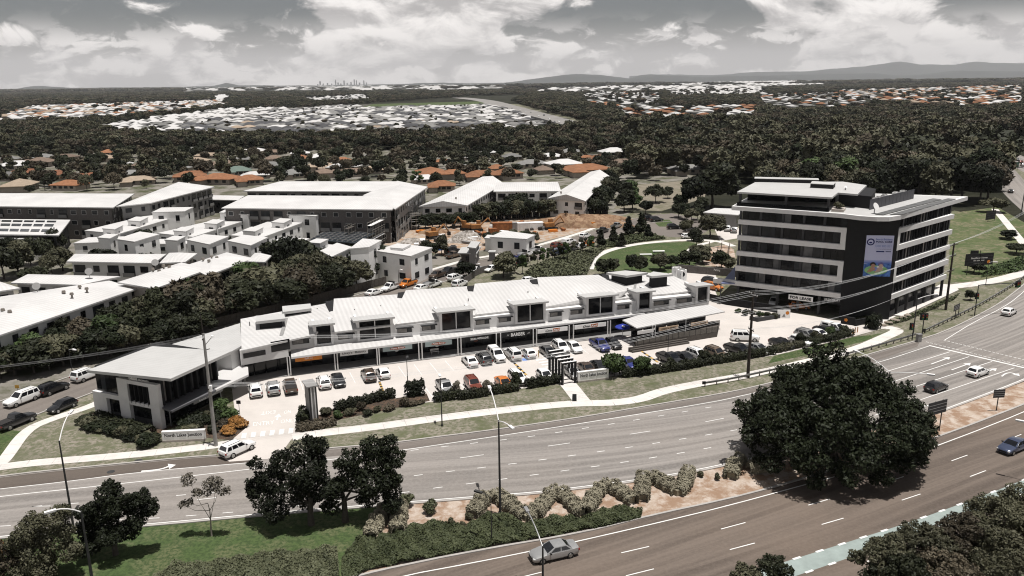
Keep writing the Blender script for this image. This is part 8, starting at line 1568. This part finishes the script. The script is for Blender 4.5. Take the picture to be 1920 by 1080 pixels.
g = G(1940, 905); street_lamp(g, 0, [(-1.6, 1.2, .6)], 'street lamp reaching in from the right edge over the blue sedan', h=HT(1940, 905, 806))
g = G(1655, 818); street_lamp(g, 0, [(-2.2, 4.6, 1.2), (4.0, -1.6, .3)], 'double armed street lamp rising out of the fig tree', h=HT(1655, 818, 697))
g = G(829, 799); street_lamp(g, 0, [(-.1, .5, .2)], 'thin verge lamp beside the footpath', h=HT(829, 799, 709), r=.07)
g = G(765, 728); street_lamp(g, 0, [(0, .4, .15)], 'car park lamp behind the square hedge', h=HT(765, 728, 673), r=.06, headm=M_pole)
g = G(1252, 668); street_lamp(g, 0, [(0, .4, .15)], 'car park lamp in front of the restaurant deck', h=HT(1252, 668, 624), r=.06, headm=M_pole)
g = G(1712, 628); street_lamp(g, 0, [(3.6, 1.2, .5)], 'street lamp at the crossing with an arm over the road', h=HT(1712, 628, 560))
g = G(1664, 588); street_lamp(g, 0, [(-2.4, 0, .2)], 'thin lamp at the front corner of the office', h=HT(1664, 588, 558), r=.05)
g = G(138, 712); street_lamp(g, 0, [(1.0, -.6, .3)], 'brown street lamp pole on the side street behind the corner building', h=HT(138, 712, 655), r=.07)
for x, yb, yt, w in ((698, 542, 510, 'left'), (748, 534, 505, 'middle'), (892, 512, 494, 'right')): street_lamp(G(x, yb), 0, [(.6, -.6, .2)], 'slim lamp on the rear street, the %s one of three' % w, h=HT(x, yb, yt), r=.06, grp='rear street lamps')
for x, yb, yt, w in ((1848, 535, 492, 'by the long grass'), (1916, 498, 470, 'at the right edge of the slope')): street_lamp(G(x, yb), 0, [(.8, -.4, .3)], 'slim lamp on the verge %s' % w, h=HT(x, yb, yt), r=.06)
for x, yb, yt, w in ((1882, 352, 305, 'behind the woods'), (1914, 406, 360, 'nearest the grass')): street_lamp(G(x, yb), 0, [(1.2, 0, .2)], 'dark pole along the far road, the one %s' % w, h=HT(x, yb, yt), r=.16)
# power poles and their wires
ATT = {}
def power_pole(key, x, yb, yt, arms, m, label, ang, extra=None):
 g = G(x, yb); H = HT(x, yb, yt); t = thing('power_pole', label, 'power pole', g); MB().cyl(g, g + np.array([0, 0, H]), .26, .15, 10).obj('pole', m, t); ATT[key] = []
 d = np.array([math.cos(ang), math.sin(ang), 0])
 for z, w in arms:
  a = g + np.array([0, 0, H - z]); ar = MB().box(a - np.array([0, .14, 0]), (w, .12, .14), ang).obj('crossarm', M_wood_pole, t)
  for f in (-.47, -.2, .2, .47):
   p = a + d * w * f + np.array([0, 0, .14]); MB().cyl(p, p + np.array([0, 0, .22]), .06, .05, 6).obj('insulator', M_lightgrey, ar); ATT[key].append(p + np.array([0, 0, .22]))
 if extra: extra(t, g, H)
 return t
def p1x(t, g, H):
 MB().tube([g + np.array([0, 0, H - 1.6]), g + np.array([.8, .2, H - .7]), g + np.array([1.0, .25, H - .6])], .05).obj('lamp_arm', M_steel, t); MB().cyl(g + np.array([1.0, .25, H - .65]), g + np.array([1.0, .25, H - .35]), .2, .14, 10).obj('lamp_head', M_white, t); MB().cyl(g + np.array([0, 0, H - .1]), g + np.array([-.1, 0, H + 2.4]), .07, .05, 6).obj('mast', M_wood_pole, t); MB().box(g + np.array([.25, -.2, H - 7.6]), (.3, .3, .8)).obj('junction_box', M_white, t)
 for z in (2.2, 6.6): MB().tube([g + np.array([0, 0, H - z]), g + np.array([.6, 0, H - z + .2])], .05).obj('bracket', M_trim, t)
power_pole('a', 405, 836, 625, [(.6, 1.6), (7.2, 1.4)], M_conc_pole, 'leaning grey power pole beside the left name sign', ang_m + 1.5, p1x)
power_pole('b', 1402, 708, 548, [(.5, 2.6), (3.2, 2.4), (6.0, 1.6)], M_wood_pole, 'dark timber power pole in front of the parked cars', ang_m + 1.45)
power_pole('c', 1773, 581, 456, [(.4, 3.4), (2.6, 2.6), (5.6, 2.8)], M_wood_pole, 'dark timber power pole at the right end of the office', ang_m + .35)
def wires(A, B, n, sag, label, grp):
 for k in range(n):
  a, b = A[k % len(A)], B[k % len(B)]; pts = [a * (1 - f) + b * f - np.array([0, 0, sag * 4 * f * (1 - f) * (1 + .04 * k)]) for f in np.linspace(0, 1, 15)]; tag(MB().tube(pts, .015, 3).obj('power_wire', M_wire), label, 'power line', grp)
dirw = ATT['b'][0] - ATT['a'][0]
wires(ATT['a'], ATT['b'], 8, 2.2, 'thin power wire strung across the front of the shops', 'wires across the shops'); wires(ATT['b'], ATT['c'], 10, 2.0, 'thin power wire crossing the foot of the office', 'wires across the office'); wires(ATT['a'], [p - dirw * .8 for p in ATT['a']], 4, 2.0, 'thin power wire running off to the left', 'wires to the left'); wires(ATT['c'], [p + np.array([70, 75, 0.0]) for p in ATT['c']], 4, 1.6, 'thin power wire running off to the right over the slope', 'wires to the right')
# guard rail
def guard_rail(px, label):
 ln = smoothline(GL(px), 80, 1); L = sum(float(np.linalg.norm(b - a)) for a, b in zip(ln[:-1], ln[1:])); n = max(2, int(L / 2.0)); q = resample(ln, n + 1); t = thing('guard_rail', label, 'guard rail', q[0])
 for a, b in zip(q[:-1], q[1:]):
  MB().wallplate(a, b, .45, .78, .08).obj('rail', M_steel, t); MB().wallplate(a, b, .58, .65, .05, .03).obj('rail_groove', M_pole, t); MB().box((a[0], a[1] + .12, 0), (.12, .16, .8)).obj('post', M_timber, t)
 MB().box((q[0][0] - .2, q[0][1], .4), (.5, .2, .45)).obj('rail_end', M_trim, t); return t
guard_rail([(1322, 725), (1360, 719), (1399, 711), (1480, 693)], 'guard rail beside the footpath at the dark power pole'); guard_rail([(1590, 669), (1650, 652), (1716, 633)], 'guard rail from the fig tree to the crossing'); guard_rail([(1734, 625), (1790, 598), (1826, 581), (1870, 556), (1903, 535), (1950, 500)], 'long guard rail curving along the verge below the office')
# traffic signals
def signal(x, yb, h, label, arm=None, heads=2):
 g = G(x, yb); t = thing('traffic_signal', label, 'traffic light', g); MB().cyl(g, g + np.array([0, 0, h]), .10, .08, 8).obj('pole', M_pole, t); tips = [g + np.array([0, 0, h - 1.0])] * heads
 if arm: e = g + np.array([arm[0], arm[1], h]); MB().tube([g + np.array([0, 0, h - .1]), g + np.array([arm[0] * .12, arm[1] * .12, h]), e], .08).obj('mast_arm', M_pole, t); tips = [e - np.array([0, 0, .9]), e - np.array([-.5, -.3, .9]), g + np.array([0, 0, h * .55])]
 for i, p in enumerate(tips):
  p = p + np.array([(.35 if i % 2 else -.35) if not arm else 0, -.15, 0]); hd = MB().box(p, (.45, .3, 1.1)).obj('signal_head', M_trim, t); MB().box(p + np.array([0, .2, -.08]), (.7, .04, 1.3)).obj('backboard', M_trim, t)
  for k, c in enumerate(((.25, .02, .02), (.25, .14, .02), (.02, .16, .06))): MB().cyl(p + np.array([0, -.15, .88 - .32 * k]), p + np.array([0, -.19, .88 - .32 * k]), .12, n=10).obj('signal_lens', mat('lens_%s' % ('red', 'amber', 'green')[k], c, .3), hd)
 return t
signal(1728, 634, 4.4, 'traffic light with two heads at the near end of the crossing'); signal(1827, 592, 6.2, 'traffic light on a long mast arm over the lanes', arm=(8.2, 1.2)); signal(1710, 638, 3.0, 'short pedestrian signal post beside the guard rail', heads=1)
g = G(1722, 641); t = thing('signal_cabinet', 'grey signal control cabinet beside the crossing', 'cabinet', g); MB().box(g, (.8, .6, 1.4), .3).obj('body', M_midgrey, t); MB().box(g + np.array([0, 0, 1.4]), (.9, .7, .08), .3).obj('lid', M_steel, t)
# signs
def board_sign(px, posts, label, m=M_darkgrey, cat='sign', name='road_sign', text=None, back=False):
 """px: upper left, upper right corner of the board and its lower edge row; posts: pixels of the post feet"""
 (x0, y0), (x1, y1), yb = px; f = [G(*p) for p in posts]; w_ = Wall(f[0], f[-1]) if len(f) > 1 else Wall(f[0] - np.array([1.0, .1, 0]), f[0] + np.array([1.0, .1, 0])); t = thing(name, label, cat, f[0]); u0, z1 = w_.hit(x0, y0); u1, z1b = w_.hit(x1, y1); z0 = w_.hit((x0 + x1) / 2, yb)[1]; z1 = (z1 + z1b) / 2
 w_.part('board', m, t, u0, u1, z0, z1, .08, .12)
 for k in range(1, 4): w_.part('stiffener', M_steel if m != M_dark else M_darkgrey, t, u0, u1, z0 + (z1 - z0) * k / 4 - .03, z0 + (z1 - z0) * k / 4 + .03, .03, .14)
 for p in f: MB().cyl((p[0], p[1], 0), (p[0], p[1], z1), .07).obj('post', M_pole, t)
 return t, w_, u0, u1, z0, z1
board_sign(((1742, 747), (1774, 757), 775), [(1747, 812), (1761, 808)], 'big direction sign seen from behind on the sandy median'); board_sign(((1864, 728), (1884, 732), 745), [(1868, 770)], 'small sign seen from behind at the right end of the median'); board_sign(((1789, 571), (1798, 571), 581), [(1790, 599), (1796, 596)], 'small sign on two posts on the verge below the office', M_pole)
t, w_, u0, u1, z0, z1 = board_sign(((1811, 475), (1862, 475), 497), [(1812, 516), (1835, 515), (1858, 513)], 'black billboard with pale writing and an orange dot on the green slope', M_dark, 'billboard', 'billboard')
L_ = u1 - u0; w_.text("Beautiful new homes", M_lightgrey, t, u0 + L_ * .2, u1 - L_ * .2, z0 + (z1 - z0) * .56, .42, .15, .01, .2); w_.text("for sale now", M_lightgrey, t, u0 + L_ * .3, u1 - L_ * .3, z0 + (z1 - z0) * .36, .36, .15, .01, .2); w_.text("1300 000 000", M_midgrey, t, u0 + L_ * .32, u1 - L_ * .34, z0 + (z1 - z0) * .12, .26, .15); w_.quad(MB(), oval(u1 - L_ * .14, z0 + (z1 - z0) * .26, .42, .42, 16), .15).obj('orange_dot', M_orange, t)
board_sign(((1850, 393), (1867, 397), 411), [(1852, 416), (1864, 414)], 'dark sign board at the top of the green slope', M_dark); board_sign(((1895, 304), (1911, 304), 313), [(1899, 320), (1907, 320)], 'green direction sign beside the far road', mat('green_sign', (.015, .075, .045), .5, .1)); board_sign(((1820, 469), (1835, 470), 477), [(1822, 505), (1834, 505)], 'small dark board just behind the billboard', M_dark)
g = G(1077, 751); t = thing('pavement_sign', 'small black A-frame sign on the path by the lawn', 'pavement sign', g)
for s_ in (-1, 1): MB().add([g + np.array(p) for p in ((-.3, s_ * .35, 0), (.3, s_ * .35, 0), (.3, s_ * .05, 1.0), (-.3, s_ * .05, 1.0), (-.3, s_ * .35 - .04, 0), (.3, s_ * .35 - .04, 0), (.3, s_ * .05 - .04, 1.0), (-.3, s_ * .05 - .04, 1.0))], [(0, 1, 2, 3), (7, 6, 5, 4), (0, 4, 5, 1), (1, 5, 6, 2), (2, 6, 7, 3), (3, 7, 4, 0)]).obj('panel', M_ink, t)
MB().add([g + np.array(p) for p in ((-.2, -.27, .35), (.2, -.27, .35), (.2, -.14, .8), (-.2, -.14, .8))], [(0, 1, 2, 3)]).obj('print', M_lightgrey, t)
# name signs
def name_sign(px0, px1, ytop, label, u_in=.5):
 a, b = G(*px0), G(*px1); w_ = Wall(a, b); h = HT(px0[0], px0[1], ytop); t = thing('name_sign', label, 'name sign', a); w_.part('wall_panel', M_white, t, 0, w_.L, 0, h, .5, 0); w_.part('cap', M_lightgrey, t, -.04, w_.L + .04, h, h + .06, .56, .03); w_.part('plinth', M_beige, t, -.02, w_.L + .02, .02, .28, .54, .03); w_.text("North Lakes Junction", M_ink, t, u_in, w_.L - u_in, h * .42, h * .42, .03, .02); return t
name_sign((305, 830), (385, 826), 811, 'white North Lakes Junction name sign beside the leaning power pole', .35); name_sign((1084, 718), (1141, 711), 699, 'white North Lakes Junction name sign beside the pergola', .35)
# totem
a, b = G(583, 792), G(598, 789); w_ = Wall(a, b); H = HT(590, 791, 726); t = thing('totem_sign', 'tall grey totem sign column with a flat cap at the driveway', 'totem sign', a); c = [w_.at(0, 0), w_.at(w_.L, 0), w_.at(w_.L, -2.4), w_.at(0, -2.4)]
MB().prism([tuple(p) for p in c], 0, H).obj('column', M_midgrey, t); c2 = [w_.at(-.25, .2), w_.at(w_.L + .2, .2), w_.at(w_.L + .2, -2.7), w_.at(-.25, -2.7)]; MB().prism([tuple(p) for p in c2], H, H + .18).obj('cap', M_midgrey, t)
for k, m in enumerate((M_darkgrey, M_lightgrey, M_midgrey, M_lightgrey, M_darkgrey)): w_.part('fin', m, t, w_.L * k / 5 + .03, w_.L * (k + 1) / 5 - .03, .3, H - .05, .1, .10 if k % 2 else .04)
# pergola of five portal frames
for i in range(5):
 f = i / 4; a = G(1030 + 24 * f, 699 + 24 * f); b = G(1030 + 24 * f + 27, 699 + 24 * f - 4.5); h = 3.3
 if i == 0: pg = thing('pergola', 'black and white pergola of five portal frames over the path', 'pergola', a)
 w_ = Wall(a, b); w_.part('portal_post', M_dark, pg, 0, .26, .03, h, .4, 0); w_.part('portal_post', M_dark, pg, w_.L - .26, w_.L, .03, h, .4, 0); w_.part('portal_beam', M_dark, pg, 0, w_.L, h, h + .28, .4, 0); w_.part('beam_top', M_lightgrey, pg, .02, w_.L - .02, h + .282, h + .32, .36, -.02); w_.part('post_side', M_lightgrey, pg, .27, .31, .05, h - .02, .36, -.02)
# small posts
def small_sign(x, yb, h, label, m=M_ink):
 g = G(x, yb); t = thing('small_sign', label, 'sign', g); MB().cyl(g, g + np.array([0, 0, h]), .04).obj('post', M_steel, t); MB().box(g + np.array([0, -.05, h - .55]), (.6, .05, .5)).obj('board', m, t); return t
small_sign(450, 780, 2.4, 'dark sign on a post by the rust orange shrub'); small_sign(578, 770, 2.6, 'dark sign on a post in front of the totem'); small_sign(36, 747, 2.2, 'yellow street sign behind the white four-wheel drive at left', mat('yellow_sign', (.45, .26, .05), .6)); small_sign(1146, 450, 2.6, 'small brown sign on the street by the clay mound', M_wood_pole)
for i in range(4): g = G(1594 + i * 4.5, 627 - i * 1.2); t = thing('bollard', 'orange bollard, %s from the left beside the clipped shrub' % ['first', 'second', 'third', 'fourth'][i], 'bollard', g, 'orange bollards'); MB().cyl(g, g + np.array([0, 0, 1.1]), .09).obj('post', mat('orange_bollard', (.42, .20, .06), .6), t); MB().cyl(g + np.array([0, 0, 1.1]), g + np.array([0, 0, 1.16]), .10).obj('cap', M_white, t)
g = G(1010, 670); t = thing('bollard', 'yellow bollard standing alone in the accessible bay', 'bollard', g); MB().cyl(g, g + np.array([0, 0, 1.2]), .08).obj('post', mat('yellow_bollard', (.45, .28, .05), .6), t); MB().cyl(g + np.array([0, 0, 1.2]), g + np.array([0, 0, 1.26]), .09).obj('cap', M_trim, t)
for x, y, w in ((1211, 480, 'left'), (1235, 474, 'right')):
 g = G(x, y); t = thing('park_bench', 'white slab bench on the park lawn, the %s one' % w, 'bench', g)
 for dx in (-1.2, 1.2): MB().box(g + np.array([dx, 0, 0]), (.3, .7, .42), 0).obj('leg', M_midgrey, t)
 MB().box(g + np.array([0, 0, .42]), (3.2, .9, .12), 0).obj('seat', M_white, t)
# playground
g0 = G(1342, 482); pg_ = thing('climbing_frame', 'timber climbing frame on the playground sand', 'playground', g0)
for i, (dx, dy, h) in enumerate(((-3, 0, 3.2), (-1.5, 2, 3.8), (0, -1, 3.0), (1.6, 1.5, 3.6), (3, 0, 2.8), (4, 2.5, 3.3), (-4, 3, 2.6))): MB().cyl(g0 + np.array([dx, dy, 0]), g0 + np.array([dx + .2, dy, h]), .1).obj('pole', M_barkpale, pg_)
MB().tube([g0 + np.array([-3, 0, 3.0]), g0 + np.array([0, -1, 2.8]), g0 + np.array([3, 0, 2.6])], .06).obj('rope', M_trim, pg_)
bd = thing('play_border', 'orange seat wall at the edge of the playground', 'wall', G(1325, 488)); MB().tube([G(1322, 486, .25), G(1335, 489, .25), G(1352, 488, .25)], .3, 8).obj('seat_wall', M_exc, bd)
# rocks under the paving
rm = mat('garden_rock', (.26, .22, .18), .9, .25, 1.5)
for i in range(14):
 g = G(1648 + i * 4.4, 610 - i * 1.4 + (i % 3) * 2); s_ = rnd.uniform(.35, .7); mb = MB(); bm_ = bmesh.new(); bmesh.ops.create_icosphere(bm_, subdivisions=1, radius=s_)
 vs = [(g[0] + v.co.x * rnd.uniform(.8, 1.3), g[1] + v.co.y * rnd.uniform(.8, 1.2), max(0, .1 + v.co.z * rnd.uniform(.6, .9))) for v in bm_.verts]; fs = [tuple(v.index for v in f.verts) for f in bm_.faces]; bm_.free(); mb.add(vs, fs); tag(mb.obj('rock', rm), 'pale brown garden rock on the bank below the office paving', 'rock', 'rocks below the office paving')
